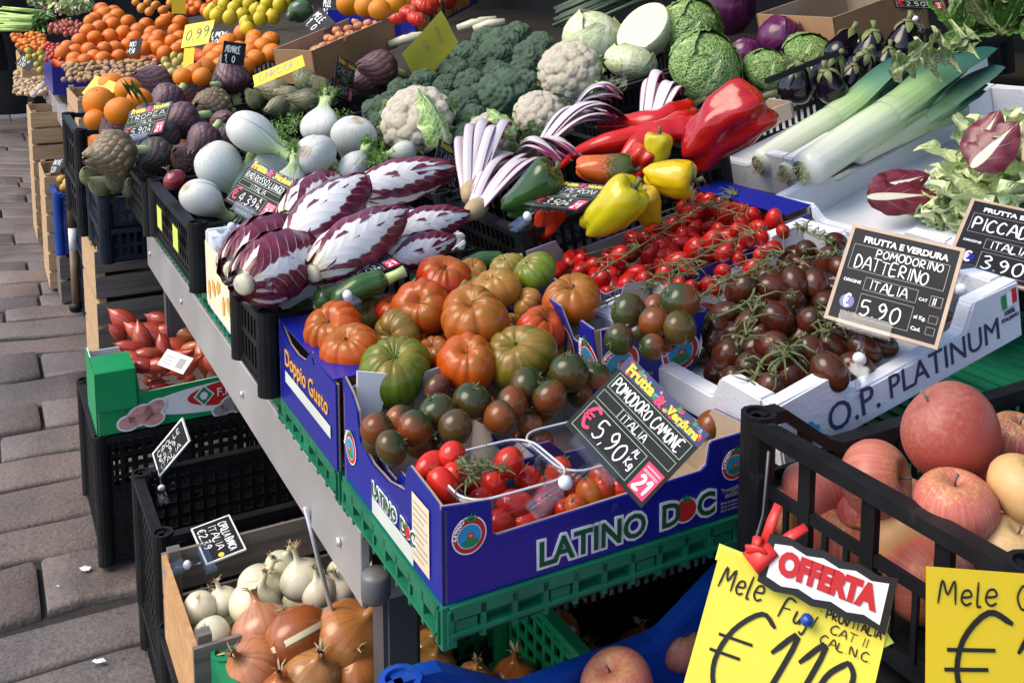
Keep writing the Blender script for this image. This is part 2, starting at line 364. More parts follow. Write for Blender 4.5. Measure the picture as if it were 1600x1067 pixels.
# ------------------------------------------------------------------ mesh helpers
class MB:
    def __init__(s): s.v = []; s.f = []; s.uv = []; s.mi = []
    def face(s, idx, uvs=None, mi=0):
        s.f.append(idx); s.uv.append(uvs); s.mi.append(mi)
    def box(s, x0, y0, z0, x1, y1, z1, M=None, mi=0):
        b = len(s.v); c = [(x0, y0, z0), (x1, y0, z0), (x1, y1, z0), (x0, y1, z0), (x0, y0, z1), (x1, y0, z1), (x1, y1, z1), (x0, y1, z1)]
        s.v += [tuple(M @ Vector(p)) for p in c] if M else c
        for q in ((3, 2, 1, 0), (4, 5, 6, 7), (0, 1, 5, 4), (1, 2, 6, 5), (2, 3, 7, 6), (3, 0, 4, 7)): s.face(tuple(b + i for i in q), None, mi)
        return s
    def grid(s, fn, nu, nv, wrap=False, mi=0):
        b = len(s.v); cu = nu if wrap else nu + 1
        for j in range(nv + 1):
            for i in range(cu): s.v.append(tuple(fn(i / nu, j / nv)))
        for j in range(nv):
            for i in range(nu):
                i2 = (i + 1) % cu if wrap else i + 1
                s.face((b + j * cu + i, b + j * cu + i2, b + (j + 1) * cu + i2, b + (j + 1) * cu + i),
                       ((i / nu, j / nv), ((i + 1) / nu, j / nv), ((i + 1) / nu, (j + 1) / nv), (i / nu, (j + 1) / nv)), mi)
        return s
    def lathe(s, prof, n=24, fn=None, mi=0):
        """prof: (r, z) from the bottom up; fn(theta, t, r, z) -> (r, z)"""
        m = len(prof) - 1
        def g(u, v):
            k = v * m; i = min(int(k), m - 1); t = k - i
            r = prof[i][0] * (1 - t) + prof[i + 1][0] * t; z = prof[i][1] * (1 - t) + prof[i + 1][1] * t
            th = u * 2 * pi
            if fn: r, z = fn(th, v, r, z)
            return (r * cos(th), r * sin(th), z)
        return s.grid(g, n, m, True, mi)
    def tube(s, pts, rad, n=8, mi=0, caps=True, flat=1.0):
        pts = [Vector(p) for p in pts]; m = len(pts)
        if not hasattr(rad, '__len__'): rad = [rad] * m
        b = len(s.v); up = None
        for i, p in enumerate(pts):
            d = (pts[min(i + 1, m - 1)] - pts[max(i - 1, 0)]).normalized()
            if up is None: up = d.orthogonal().normalized()
            up = (up - d * up.dot(d)).normalized(); sd_ = d.cross(up)
            for k in range(n):
                t = 2 * pi * k / n; s.v.append(tuple(p + (up * cos(t) + sd_ * sin(t) * flat) * rad[i]))
        for i in range(m - 1):
            for k in range(n):
                k2 = (k + 1) % n; u0, u1 = k / n, (k + 1) / n; v0, v1 = i / (m - 1), (i + 1) / (m - 1)
                s.face((b + i * n + k, b + i * n + k2, b + (i + 1) * n + k2, b + (i + 1) * n + k), ((u0, v0), (u1, v0), (u1, v1), (u0, v1)), mi)
        if caps:
            s.face(tuple(b + k for k in reversed(range(n))), None, mi); s.face(tuple(b + (m - 1) * n + k for k in range(n)), None, mi)
        return s
    def prism(s, poly, t, M=None, mi=0):
        """2-D outline in local x,z; thickness t along local y"""
        b = len(s.v); n = len(poly)
        for y in (0, t):
            for (x, z) in poly:
                p = Vector((x, y, z)); s.v.append(tuple(M @ p) if M else tuple(p))
        s.face(tuple(b + i for i in range(n)), None, mi); s.face(tuple(b + n + i for i in reversed(range(n))), None, mi)
        for i in range(n):
            j = (i + 1) % n; s.face((b + j, b + i, b + n + i, b + n + j), None, mi)
        return s
    def add(s, o, M=None):
        b = len(s.v); s.v += [tuple(M @ Vector(p)) for p in o.v] if M else o.v
        for f, u, k in zip(o.f, o.uv, o.mi): s.face(tuple(b + i for i in f), u, k)
        return s
    def mesh(s, name, mats, smooth=True, bevel=0, seg=2, weld=False):
        me = bpy.data.meshes.new(name); me.from_pydata(s.v, [], s.f)
        if any(u for u in s.uv):
            ul = me.uv_layers.new(name='UVMap').data; k = 0
            for f, u in zip(s.f, s.uv):
                for i in range(len(f)):
                    if u: ul[k].uv = u[i]
                    k += 1
        for mm in ([mats] if isinstance(mats, str) else mats): me.materials.append(MT[mm])
        if len(me.materials) > 1: me.polygons.foreach_set('material_index', s.mi)
        if bevel or weld:
            bm = bmesh.new(); bm.from_mesh(me)
            if weld: bmesh.ops.remove_doubles(bm, verts=bm.verts, dist=1e-6)
            if bevel: bmesh.ops.bevel(bm, geom=bm.edges[:] , offset=bevel, segments=seg, affect='EDGES', clamp_overlap=True)
            bm.to_mesh(me); bm.free()
        me.polygons.foreach_set('use_smooth', [smooth] * len(me.polygons)); me.update()
        return me
def tag(o, label=None, cat=None, group=None, kind=None):
    if label: o['label'] = label
    if cat: o['category'] = cat
    if group: o['group'] = group
    if kind: o['kind'] = kind
    return o
def obj(name, me, parent=None, M=None, color=None):
    o = bpy.data.objects.new(name, me); col.objects.link(o)
    if parent: o.parent = parent
    if M is not None: o.matrix_basis = M
    if color: o.color = (*color, 1)
    elif parent: o.color = parent.color
    return o
def empty(name, M, label, cat, group=None):
    o = bpy.data.objects.new(name, None); col.objects.link(o); o.empty_display_size = .05; o.matrix_basis = M
    return tag(o, label, cat, group)
def put(proto, M, label, cat, group=None, color=None):
    """proto: (name, mesh, [children protos]); a mesh thing with its parts"""
    o = obj(proto[0], proto[1], None, M, color); tag(o, label, cat, group)
    for c in proto[2]: _kid(c, o)
    return o
def _kid(c, p):
    k = obj(c[0], c[1], p)
    for q in c[2]: _kid(q, k)
def nz(x, y, z, s): return noise.noise(Vector((x + s * 7.3, y - s * 3.1, z + s * 1.7)))
def curve_pts(pts, n=12):
    """Catmull-Rom through the given points"""
    p = [Vector(q) for q in pts]; p = [p[0] * 2 - p[1]] + p + [p[-1] * 2 - p[-2]]; out = []
    for i in range(1, len(p) - 2):
        for k in range(n):
            t = k / n; a, b, c, d = p[i - 1:i + 3]
            out.append(.5 * ((2 * b) + (c - a) * t + (2 * a - 5 * b + 4 * c - d) * t * t + (3 * b - a - 3 * c + d) * t ** 3))
    return out + [p[-2]]

# ------------------------------------------------------------------ writing
def text_mesh(body, size, m, bold=0, shear=0, space=1, align='LEFT', ext=.0004):
    cu = bpy.data.curves.new('lettering', 'FONT'); cu.body = body; cu.size = size; cu.offset = bold; cu.shear = shear
    cu.space_character = space; cu.align_x = align; cu.extrude = ext; cu.resolution_u = 3
    o = bpy.data.objects.new('lettering', cu); col.objects.link(o)
    me = bpy.data.meshes.new_from_object(o.evaluated_get(bpy.context.evaluated_depsgraph_get()))
    bpy.data.objects.remove(o); bpy.data.curves.remove(cu)
    me.materials.clear(); me.materials.append(MT[m]); return me
def fit_text(body, w, m, **kw):
    me = text_mesh(body, .05, m, **kw); xs = [v.co.x for v in me.vertices]; k = w / (max(xs) - min(xs))
    me.transform(Matrix.Diagonal((k, k, 1, 1)) @ Matrix.Translation((-min(xs), 0, 0))); return me
G = {
 'A': '0,0 .4,1 .75,0|.15,.38 .62,.38', 'B': '.05,0 .1,1 .5,.9 .5,.6 .1,.5 .6,.4 .6,.1 .05,0', 'C': '.65,.85 .35,1 .05,.6 .1,.15 .4,0 .65,.15',
 'D': '.08,0 .1,1 .5,.85 .65,.45 .45,.1 .08,0', 'E': '.6,1 .08,.97 .05,0 .6,.03|.07,.5 .5,.52', 'F': '.05,0 .1,1 .65,.97|.08,.5 .5,.55', 'G': '.65,.85 .3,1 .05,.5 .3,0 .65,.1 .65,.45 .4,.45',
 'H': '.05,0 .1,1|.65,0 .65,1|.08,.5 .65,.5', 'I': '.1,0 .12,1', 'K': '.05,0 .1,1|.6,1 .1,.45 .65,0', 'L': '.1,1 .05,0 .6,.03', 'M': '.0,0 .12,1 .4,.4 .68,1 .8,0',
 'N': '.05,0 .08,1 .6,0 .65,1', 'O': '.35,1 .05,.7 .08,.2 .38,0 .65,.3 .62,.8 .35,1', 'P': '.05,0 .1,1 .55,.9 .55,.55 .1,.45', 'R': '.05,0 .1,1 .55,.9 .5,.55 .1,.45 .65,0',
 'S': '.6,.88 .3,1 .1,.75 .55,.4 .45,.05 .05,.08', 'T': '0,1 .7,.97|.35,1 .33,0', 'U': '.05,1 .05,.25 .3,0 .6,.25 .62,1', 'V': '.0,1 .3,0 .65,1', 'Z': '.05,.95 .6,1 .05,0 .65,.03',
 '0': '.35,1 .08,.7 .1,.2 .35,0 .6,.3 .58,.8 .35,1', '1': '.05,.7 .35,1 .33,0', '2': '.08,.8 .3,1 .55,.8 .45,.5 .05,0 .65,.03', '3': '.08,.92 .4,1 .55,.75 .25,.53 .6,.3 .35,0 .05,.1',
 '4': '.45,0 .45,1 .03,.35 .68,.35', '5': '.6,1 .12,.97 .1,.55 .45,.6 .6,.3 .35,0 .05,.08', '6': '.55,1 .15,.6 .08,.2 .35,0 .58,.25 .4,.5 .1,.35', '9': '.55,.75 .3,1 .08,.75 .3,.5 .55,.75 .5,.3 .25,0',
 '\u20ac': '.65,.9 .38,1 .15,.7 .15,.3 .38,0 .65,.1|0,.6 .5,.62|0,.4 .45,.42', ',': '.1,.08 .02,-.15', '.': '.05,0 .12,.02', "'": '.1,1 .06,.8',
 'e': '.05,.3 .5,.38 .4,.62 .15,.55 .08,.2 .3,0 .55,.12', 'l': '.1,1 .12,.05 .3,.02', 'u': '.05,.6 .1,.1 .35,.05 .5,.6 .5,0', 'j': '.25,.6 .2,-.3 -.05,-.25', 'i': '.12,.6 .08,0|.14,.85 .16,.88',
 'c': '.5,.5 .25,.62 .05,.3 .25,0 .5,.1', 'g': '.5,.55 .2,.62 .05,.3 .3,.1 .5,.55 .45,-.2 .1,-.25', 'q': '.5,.55 .2,.62 .05,.3 .3,.1 .5,.55 .5,-.35 .62,-.25', '/': '0,0 .5,1', '-': '.05,.4 .5,.42'}
WD = {'M': .92, 'I': .3, '.': .28, ',': .28, "'": .25, 'l': .4, 'i': .32, '1': .55, 'j': .42, 'e': .65, 'u': .65, ' ': .45}
def hand(mb, body, x, y, hgt, wd=.05, sq=.8, slant=.0, jit=.04, seed=1, z=.0009, width=None):
    """handwriting: each stroke a flat ribbon with soft ends"""
    rg = random.Random(seed); tot = sum(WD.get(c, .82) for c in body) or 1
    if width: sq = width / (tot * hgt)
    cx = x
    for ch in body:
        dy = rg.uniform(-jit, jit) * hgt; sc = 1 + rg.uniform(-jit, jit) * 2
        for st in (G.get(ch, '').split('|') if G.get(ch) else []):
            pts = [tuple(float(q) for q in p.split(',')) for p in st.split()]
            P3 = [Vector((cx + (px * sq + py * slant) * hgt * sc, y + dy + py * hgt * sc, z)) for px, py in pts]
            if len(P3) > 2: P3 = curve_pts(P3, 4)
            _ribbon(mb, P3, wd * hgt)
        cx += WD.get(ch, .82) * hgt * sq
    return mb
def _ribbon(mb, p, w):
    n = len(p); L = []
    for i in range(n):
        d = (p[min(i + 1, n - 1)] - p[max(i - 1, 0)]); d = d.normalized() if d.length > 1e-9 else Vector((1, 0, 0))
        nn = Vector((-d.y, d.x, 0)); k = .62 if i in (0, n - 1) else 1
        L.append((p[i] + nn * w * k, p[i] - nn * w * k))
    b = len(mb.v)
    for a, c in L: mb.v += [tuple(a), tuple(c)]
    for i in range(n - 1): mb.face((b + 2 * i + 1, b + 2 * i + 3, b + 2 * i + 2, b + 2 * i))
def rect(mb, x0, y0, x1, y1, z=.0006, mi=0):
    b = len(mb.v); mb.v += [(x0, y0, z), (x1, y0, z), (x1, y1, z), (x0, y1, z)]; mb.face((b, b + 1, b + 2, b + 3), None, mi); return mb
def frame(mb, x0, y0, x1, y1, w, z=.0006):
    rect(mb, x0, y0, x1, y0 + w, z); rect(mb, x0, y1 - w, x1, y1, z); rect(mb, x0, y0 + w, x0 + w, y1 - w, z); rect(mb, x1 - w, y0 + w, x1, y1 - w, z); return mb
def disc(mb, cx, cy, rx, ry, z=.0006, n=28, rot=0, mi=0, wob=0):
    b = len(mb.v)
    for k in range(n):
        t = 2 * pi * k / n; q = 1 + wob * sin(t * 5 + 1); x, y = rx * q * cos(t), ry * q * sin(t)
        mb.v.append((cx + x * cos(rot) - y * sin(rot), cy + x * sin(rot) + y * cos(rot), z))
    mb.face(tuple(range(b, b + n)), None, mi); return mb

# ------------------------------------------------------------------ fruit and vegetable meshes
def sph(n=14, zs=1.0, rs=1.0, a0=0, a1=pi):
    return [(rs * sin(a0 + (a1 - a0) * i / n), -zs * cos(a0 + (a1 - a0) * i / n)) for i in range(n + 1)]
def calyx_mb(n, L, w, z, up=.25, stub=.12, seed=0, droop=.0, r0=.03):
    rg = random.Random(seed); mb = MB()
    for i in range(n):
        a = 2 * pi * i / n + rg.uniform(-.25, .25); l = L * rg.uniform(.75, 1.15); b = len(mb.v); ph = rg.uniform(-.6, .6); upk = up * rg.uniform(.4, 1.5)
        for j in range(5):
            t = j / 4; ww = w * (1 - t) ** .7 * (.6 + .8 * t if t < .4 else 1); r = r0 + l * t; aa = a + ph * t * .5; zz = z + upk * l * (t * (1.2 - droop * 2 * t))
            c = Vector((r * cos(aa), r * sin(aa), zz)); sd_ = Vector((-sin(aa), cos(aa), .3)) * ww
            mb.v += [tuple(c + sd_), tuple(c - sd_)]
        for j in range(4): mb.face((b + 2 * j, b + 2 * j + 1, b + 2 * j + 3, b + 2 * j + 2))
    if stub: mb.tube([(0, 0, z - .03), (.02, .01, z + stub * .6), (.05, .03, z + stub)], [.04, .035, .045], 6)
    return mb
def make_beef(seed, lob, amp=.1, flat=.66, cm='beef_tomato_skin'):
    rg = random.Random(seed); ph = [rg.uniform(0, 6.28) for _ in range(4)]; wd = [rg.uniform(.45, 1.5) for _ in range(lob)]; tot = sum(wd)
    bd = [sum(wd[:i]) / tot for i in range(lob + 1)]; dp = [rg.uniform(.35, 1.25) for _ in range(lob + 1)]; dp[-1] = dp[0]; rea = [rg.uniform(.5, 1.6) for _ in range(lob + 1)]; rea[-1] = rea[0]
    def fn(th, t, r, z):
        u = (th / (2 * pi)) % 1.0; i = 0
        while i < lob - 1 and u > bd[i + 1]: i += 1
        f = (u - bd[i]) / (bd[i + 1] - bd[i]); k0 = i if f < .5 else i + 1
        cre = abs(sin(pi * f)) ** .42; e = max(0, (t - .2) / .8) ** (1.15 / rea[k0]) * dp[k0]
        rr = r * (1 - amp * 1.6 * e * (1 - cre)) * (1 + .06 * sin(2 * th + ph[0]) + .045 * sin(3 * th + ph[1]))
        zz = z + .09 * t * t * cre * (.5 + .5 * sin(th + ph[2])) - .25 * math.exp(-(r / .28) ** 2) * (t > .5) + .05 * sin(th + ph[3]) * (t > .3) * t
        return rr, zz
    prof = [(sin(pi * i / 22) ** .8, -flat * cos(pi * i / 22)) for i in range(23)]
    me = MB().lathe(prof, lob * 8, fn).mesh('beef_tomato', cm)
    ca = calyx_mb(6, .24, .028, flat - .26, .5, .16, seed).mesh('calyx', 'calyx_green', False)
    return ('beef_tomato', me, [('calyx', ca, [])])
def make_small(name, skin, zs, seed, cal=5, cl=.42, wob=.03, n=14, dimple=.1):
    def fn(th, t, r, z):
        return r * (1 + wob * sin(2 * th + seed) + wob * .6 * sin(3 * th + seed * 2)), z - dimple * math.exp(-(r / .25) ** 2) * (t > .5)
    me = MB().lathe(sph(n, zs), 20, fn).mesh(name, skin)
    kids = []
    if cal: kids = [('calyx', calyx_mb(cal, cl, .05, zs - dimple + .03, .35, .22, seed).mesh('calyx', 'vine_green', False), [])]
    return (name, me, kids)
def make_citrus(name='orange', skin='orange_skin', zs=.96, nip=0):
    def fn(th, t, r, z):
        z2 = z + nip * (math.exp(-(r / .22) ** 2)) * (1 if t > .5 else -.6) - (.05 * math.exp(-(r / .12) ** 2) * (t > .5) if not nip else 0)
        return r * (1 + .012 * sin(3 * th)), z2
    me = MB().lathe(sph(16, zs), 22, fn).mesh(name, skin)
    st = MB().lathe([(.0, zs - .05), (.07, zs - .06), (.06, zs - .035), (0, zs - .03)], 6).mesh('stem_end', 'calyx_green')
    return (name, me, [('stem_end', st, [])])
def make_apple(seed, name='apple', skin='apple_skin', zs=.88, dim=.34, wob=.03):
    def fn(th, t, r, z):
        d = -dim * math.exp(-(r / .3) ** 2) if t > .5 else dim * .55 * math.exp(-(r / .22) ** 2)
        k = 1 + wob * sin(th + seed) + wob * .8 * sin(2 * th + seed * 2) + (.05 * cos(5 * th) * (1 - t) ** 2 if t < .5 else 0)
        return r * k * (1.0 + .1 * (t - .5)), z + d + .05 * sin(th + seed * 3) * t
    me = MB().lathe(sph(26, zs), 32, fn).mesh(name, skin)
    st = MB().tube([(0, 0, zs - dim - .03), (.02, .02, zs - dim * .4), (.07, .05, zs + .02)], [.035, .03, .05], 6).mesh('stalk', 'old_wood')
    cx = calyx_mb(5, .1, .03, 0, .9, 0, seed, r0=.01); cx.v = [(x, y, -z - zs + dim * .42) for x, y, z in cx.v]
    return (name, me, [('stalk', st, []), ('flower_end', cx.mesh('flower_end', 'calyx_green', False), [])])
def make_onion(name, skin, seed, zs=.86, neck=.5, tuft=True):
    rg = random.Random(seed)
    prof = sph(16, zs, 1, 0, pi * .9); r0, z0 = prof[-1]
    prof += [(r0 * .62, z0 + neck * .16), (r0 * .42, z0 + neck * .38), (r0 * .38, z0 + neck * .7), (r0 * .5, z0 + neck)]
    def fn(th, t, r, z):
        return r * (1 + .025 * sin(2 * th + seed) + .012 * sin(7 * th + seed)), z + .02 * sin(3 * th)
    me = MB().lathe(prof, 30, fn).mesh(name, skin)
    mb = MB()
    for i in range(12):
        a = rg.uniform(0, 6.28); l = rg.uniform(.15, .35); mb.tube([(0.03 * cos(a), .03 * sin(a), -zs + .02), (.1 * cos(a), .1 * sin(a), -zs - l * .4), (.22 * cos(a), .22 * sin(a), -zs - l * .7)], [.014, .01, .004], 4)
    dry = MB()
    for i in range(7):
        a = rg.uniform(0, 6.28); l = rg.uniform(.1, .3); zt = z0 + neck * .8; dry.tube([(r0 * .3 * cos(a), r0 * .3 * sin(a), zt), (r0 * .6 * cos(a), r0 * .6 * sin(a), zt + l * .7), (r0 * 1.3 * cos(a), r0 * 1.3 * sin(a), zt + l)], [.07, .04, .01], 4, flat=.3)
    return (name, me, [('roots', mb.mesh('roots', 'dry_leaf'), []), ('dry_tip', dry.mesh('dry_tip', 'dry_leaf', False), [])])
def make_shallot(seed):
    prof = [(.02, -1.45), (.05, -1.3), (.16, -1.1), (.34, -.85), (.5, -.4), (.54, .1), (.45, .6), (.26, .95), (.1, 1.2), (.05, 1.5), (.08, 1.62)]
    def fn(th, t, r, z): return r * (1 + .06 * sin(2 * th + seed)), z
    mb = MB().lathe(prof, 16, fn); mb.v = [(x + .12 * z * z * (.5 + .2 * (seed % 3)), y, z) for x, y, z in mb.v]
    return ('shallot', mb.mesh('shallot', 'shallot_skin'), [])
def make_fennel(seed):
    rg = random.Random(seed)
    prof = [(.0, -.86), (.3, -.86), (.62, -.74), (.88, -.45), (1.0, -.05), (.93, .35), (.7, .72), (.48, .98), (.34, 1.2), (.3, 1.45), (.31, 1.75)]
    prof = [(max(p.x, 0), p.z) for p in curve_pts([(r, 0, z) for r, z in prof], 3)]
    def fn(th, t, r, z): return r * (1 + .04 * sin(2 * th + seed)), z
    mb = MB().lathe(prof, 36, fn); mb.v = [(x, y * .74, z) for x, y, z in mb.v]
    bulb = mb.mesh('fennel', 'fennel_white')
    sh = MB()
    for k in range(3):                      # outer overlapping sheaths
        a0 = k * 2.1 + rg.uniform(0, .6); n = len(prof) - 1; wv = rg.uniform(1.15, 1.4); cut = rg.uniform(.82, .95)
        def gf(u, v):
            i = v * cut * n; j = min(int(i), n - 1); t = i - j; r = prof[j][0] * (1 - t) + prof[j + 1][0] * t; z = prof[j][1] * (1 - t) + prof[j + 1][1] * t
            wd = wv * (1 - .62 * v ** 2); th = a0 + (u - .5) * 2 * wd; e = .045 + .02 * k - .035 * abs(u - .5) ** 3 * 8
            r = r * (1 + .04 * sin(2 * th + seed)) + max(.004, e) * (1 if v > .04 else 0)
            return (r * cos(th), r * sin(th) * .74, z)
        sh.grid(gf, 18, 20)
    stk = MB(); fr = MB()
    for i in range(5):
        a = rg.uniform(0, 6.28); r1 = rg.uniform(.05, .2); L = rg.uniform(.35, .9); e = Vector((cos(a) * .3, sin(a) * .3, 1)).normalized(); p0 = Vector((r1 * cos(a), r1 * sin(a) * .8, 1.5))
        stk.tube([p0, p0 + e * L * .5, p0 + e * L], [.15, .12, .11], 9, flat=.75)
        for j in range(34):
            q = p0 + e * L * rg.uniform(.4, 1.05); d = (e * rg.uniform(.1, 1) + Vector((rg.uniform(-1, 1), rg.uniform(-1, 1), rg.uniform(-.6, .8)))).normalized(); l = rg.uniform(.15, .45)
            q2 = q + d * l * .5; fr.tube([q, q2, q + d * l + Vector((0, 0, -.05))], [.022, .016, .004], 3, caps=False)
            for w_ in range(4):
                d2 = (d + Vector((rg.uniform(-1, 1), rg.uniform(-1, 1), rg.uniform(-1, 1))) * .9).normalized(); s0 = q + d * l * rg.uniform(.3, .9)
                fr.tube([s0, s0 + d2 * l * .45], [.014, .003], 3, caps=False)
    rt = MB()
    for r0_, z_ in ((.3, -.868), (.2, -.875), (.1, -.882)): rt.tube([(r0_ * cos(a_ * .5236), r0_ * .74 * sin(a_ * .5236), z_) for a_ in range(13)], .014, 5, caps=False)
    rt.lathe([(.0, -.87), (.27, -.868)], 12)
    return ('fennel', bulb, [('root_end', rt.mesh('root_end', 'root_tan'), []), ('outer_sheath', sh.mesh('outer_sheath', 'fennel_white'), []), ('cut_stalks', stk.mesh('cut_stalks', 'stalk_green'), []), ('fronds', fr.mesh('fronds', 'frond_green', False), [])])
def leaf_sheet(L, Wd, curl=.3, ruf=.06, seed=1, nu=14, nv=18, cup=.35, tipw=.6, shape=.55):
    """a leaf along +z, facing +y, with a wavy edge"""
    def fn(u, v):
        s = (u - .5) * 2; w = Wd * (sin(pi * min(1, v ** shape * .97 + .03)) ** .75 + .04 * (1 - v))
        edge = abs(s) ** 2; rr = ruf * edge * (sin(v * 19 + seed + s * 2) + .6 * sin(v * 37 + seed * 2)) + ruf * .5 * nz(s * 2, v * 4, 0, seed)
        x = s * w * (1 - .25 * cup * abs(s)); y = -cup * w * s * s - curl * L * v * v + rr; z = L * v - .1 * curl * L * v * v
        return (x, y, z)
    return MB().grid(fn, nu, nv)
def torp(v, L, Rr):
    r = Rr * (sin(pi * min(1, (.06 + .94 * v)) ** .8) ** .62); return max(r, .03 * Rr)
def make_treviso(seed, L=1.0, Rr=.22, lm='treviso_leaf'):
    rg = random.Random(seed); core = MB().lathe([(torp(i / 12, L, Rr * .9) if 0 < i < 12 else 0, L * i / 12) for i in range(13)], 16)
    me = core.mesh('radicchio_head', lm); kids = []
    for k in range(8):
        a0 = k * 2.4 + rg.uniform(-.2, .2); wv = rg.uniform(.75, 1.05) if k < 7 else 1.25; vt = rg.uniform(.86, 1.02); lay = .02 + .012 * k; op = rg.uniform(.0, .05); tilt = rg.uniform(-.12, .12)
        def gf(u, v):
            s = (u - .5) * 2; vv = v * vt; w = wv * (1.0 - .25 * v) * (.35 + .65 * min(1, v * 3)) * (1 if v < .8 else (1 - ((v - .8) / .2) ** 2 * .75))
            th = a0 + s * w + tilt * v; r = torp(min(vv, .985), L, Rr) * (1 + lay) + Rr * (.10 * abs(s) ** 3 * v + op * v * v * 1.2) + Rr * .035 * sin(v * 24 + s * 3 + k) * abs(s)
            return (r * cos(th), r * sin(th), L * vv * (1 if v < .9 else 1) - .01 * abs(s))
        kids.append(('leaf', MB().grid(gf, 12, 18).mesh('leaf', lm), []))
    base = MB().lathe([(0, -.02), (.04, -.02), (.055, .0), (.06, .05)], 12).mesh('cut_base', 'cut_flesh'); kids.append(('cut_base', base, []))
    return ('radicchio_head', me, kids)
def make_arti(seed, openk=.0, stem=.9, n=84, bw=.46, slim=1.0):
    rg = random.Random(seed)
    def er(t): return sin(pi * (.12 + .86 * t)) ** .7 * (1 - .25 * t)
    core = MB().lathe([(er(i / 10) * .8 if i < 10 else 0, -.8 + 1.7 * i / 10) for i in range(11)], 14)
    mb = MB()
    for k in range(n):
        t = (k + .5) / n; a = k * 2.39996; z0 = -.85 + 1.45 * t ** .85; r0 = er(min(1, t * .9)) * (.86 - .1 * t); Lb = .78 * (1 - .3 * t) * rg.uniform(.9, 1.1); wv = bw * (1 - .35 * t) * rg.uniform(.9, 1.1)
        op = openk * (1 - t) * rg.uniform(.5, 1.2)
        def gf(u, v):
            s = (u - .5) * 2; w = wv * (1 - v) ** .62 * (.72 + 1.1 * v) + .008
            zz = z0 + Lb * v; tt = (zz + .85) / 1.6; rb = er(min(1, max(0, tt * .9))) * (.88 - .1 * tt)
            r = max(rb, r0 * (1 - .72 * v)) + .09 + .13 * v * (1.25 - v) * 1.6 - .12 * s * s + op * v * v * .5 - .05 * v * (1 - openk)
            th = a + s * w / max(r, .3) * 1.0
            return (r * cos(th) * slim, r * sin(th) * slim, zz - op * v * .15)
        mb.grid(gf, 4, 5)
    me = mb.mesh('artichoke', 'artichoke_leaf'); kids = [('heart', core.mesh('heart', 'artichoke_leaf'), [])]
    if stem: kids.append(('stem', MB().tube([(0, 0, -.7), (.02, .02, -.9 - stem * .5), (.1, .04, -.9 - stem)], [.22, .19, .2], 10).mesh('stem', 'stalk_green'), []))
    return ('artichoke', me, kids)
def fib(n, k=1.0):
    o = []
    for i in range(n):
        z = 1 - (i + .5) / n * k * 2; r = math.sqrt(max(0, 1 - z * z)); a = i * 2.399963; o.append(Vector((r * cos(a), r * sin(a), z)))
    return o
def cobble(name, m, n1, n2, a1, a2, zs, seed, nu=72, nv=44, bot=.55, jit=.1):
    rg = random.Random(seed)
    def pts(n): return [(p + Vector((rg.uniform(-1, 1), rg.uniform(-1, 1), rg.uniform(-1, 1))) * jit * (4 / n ** .5)).normalized() for p in fib(n, .8)]
    p1, p2 = pts(n1), pts(n2); s1 = 2.1 / n1 ** .5; s2 = 2.1 / n2 ** .5
    def h(d, ps, s):
        b = max(d.dot(p) for p in ps); a = math.acos(min(1, b)); return math.sqrt(max(0, 1 - (a / s) ** 2))
    def fn(th, t, r, z):
        d = Vector((r * cos(th), r * sin(th), z)).normalized(); k = 1 - a1 - a2 + a1 * h(d, p1, s1) + a2 * h(d, p2, s2)
        rr = math.hypot(r, z); 
        return d.xy.length * k, (d.z * k * zs if d.z > 0 else d.z * k * bot)
    return MB().lathe(sph(nv), nu, fn).mesh(name, m)
def make_cauli(seed):
    rg = random.Random(seed); me = cobble('cauliflower', 'cauliflower_curd', 54, 400, .17, .05, .85, seed, 110, 66)
    kids = []
    for k in range(6):
        a = k * 1.05 + rg.uniform(-.2, .2); lf = leaf_sheet(rg.uniform(.9, 1.25), .55, -.12, .05, seed + k, cup=.25)
        M = Matrix.Rotation(a, 4, 'Z') @ Matrix.Translation((0, .8, -.75)) @ Matrix.Rotation(R(rg.uniform(-22, -6)), 4, 'X') @ Matrix.Rotation(pi, 4, 'Z')
        kids.append(('leaf', MB().add(lf, M).mesh('leaf', 'cauliflower_leaf'), []))
    kids.append(('stalk', MB().lathe([(0, -.95), (.3, -.95), (.36, -.6), (.6, -.3)], 14).mesh('stalk', 'stalk_green'), []))
    return ('cauliflower', me, kids)
def make_broc(seed):
    me = cobble('broccoli', 'broccoli_head', 14, 150, .24, .12, .85, seed, 90, 54, .45, .14)
    return ('broccoli', me, [('stem', MB().tube([(0, 0, -.2), (0, .02, -.7), (.03, 0, -1.1)], [.5, .34, .36], 12).mesh('stem', 'stalk_green'), [])])
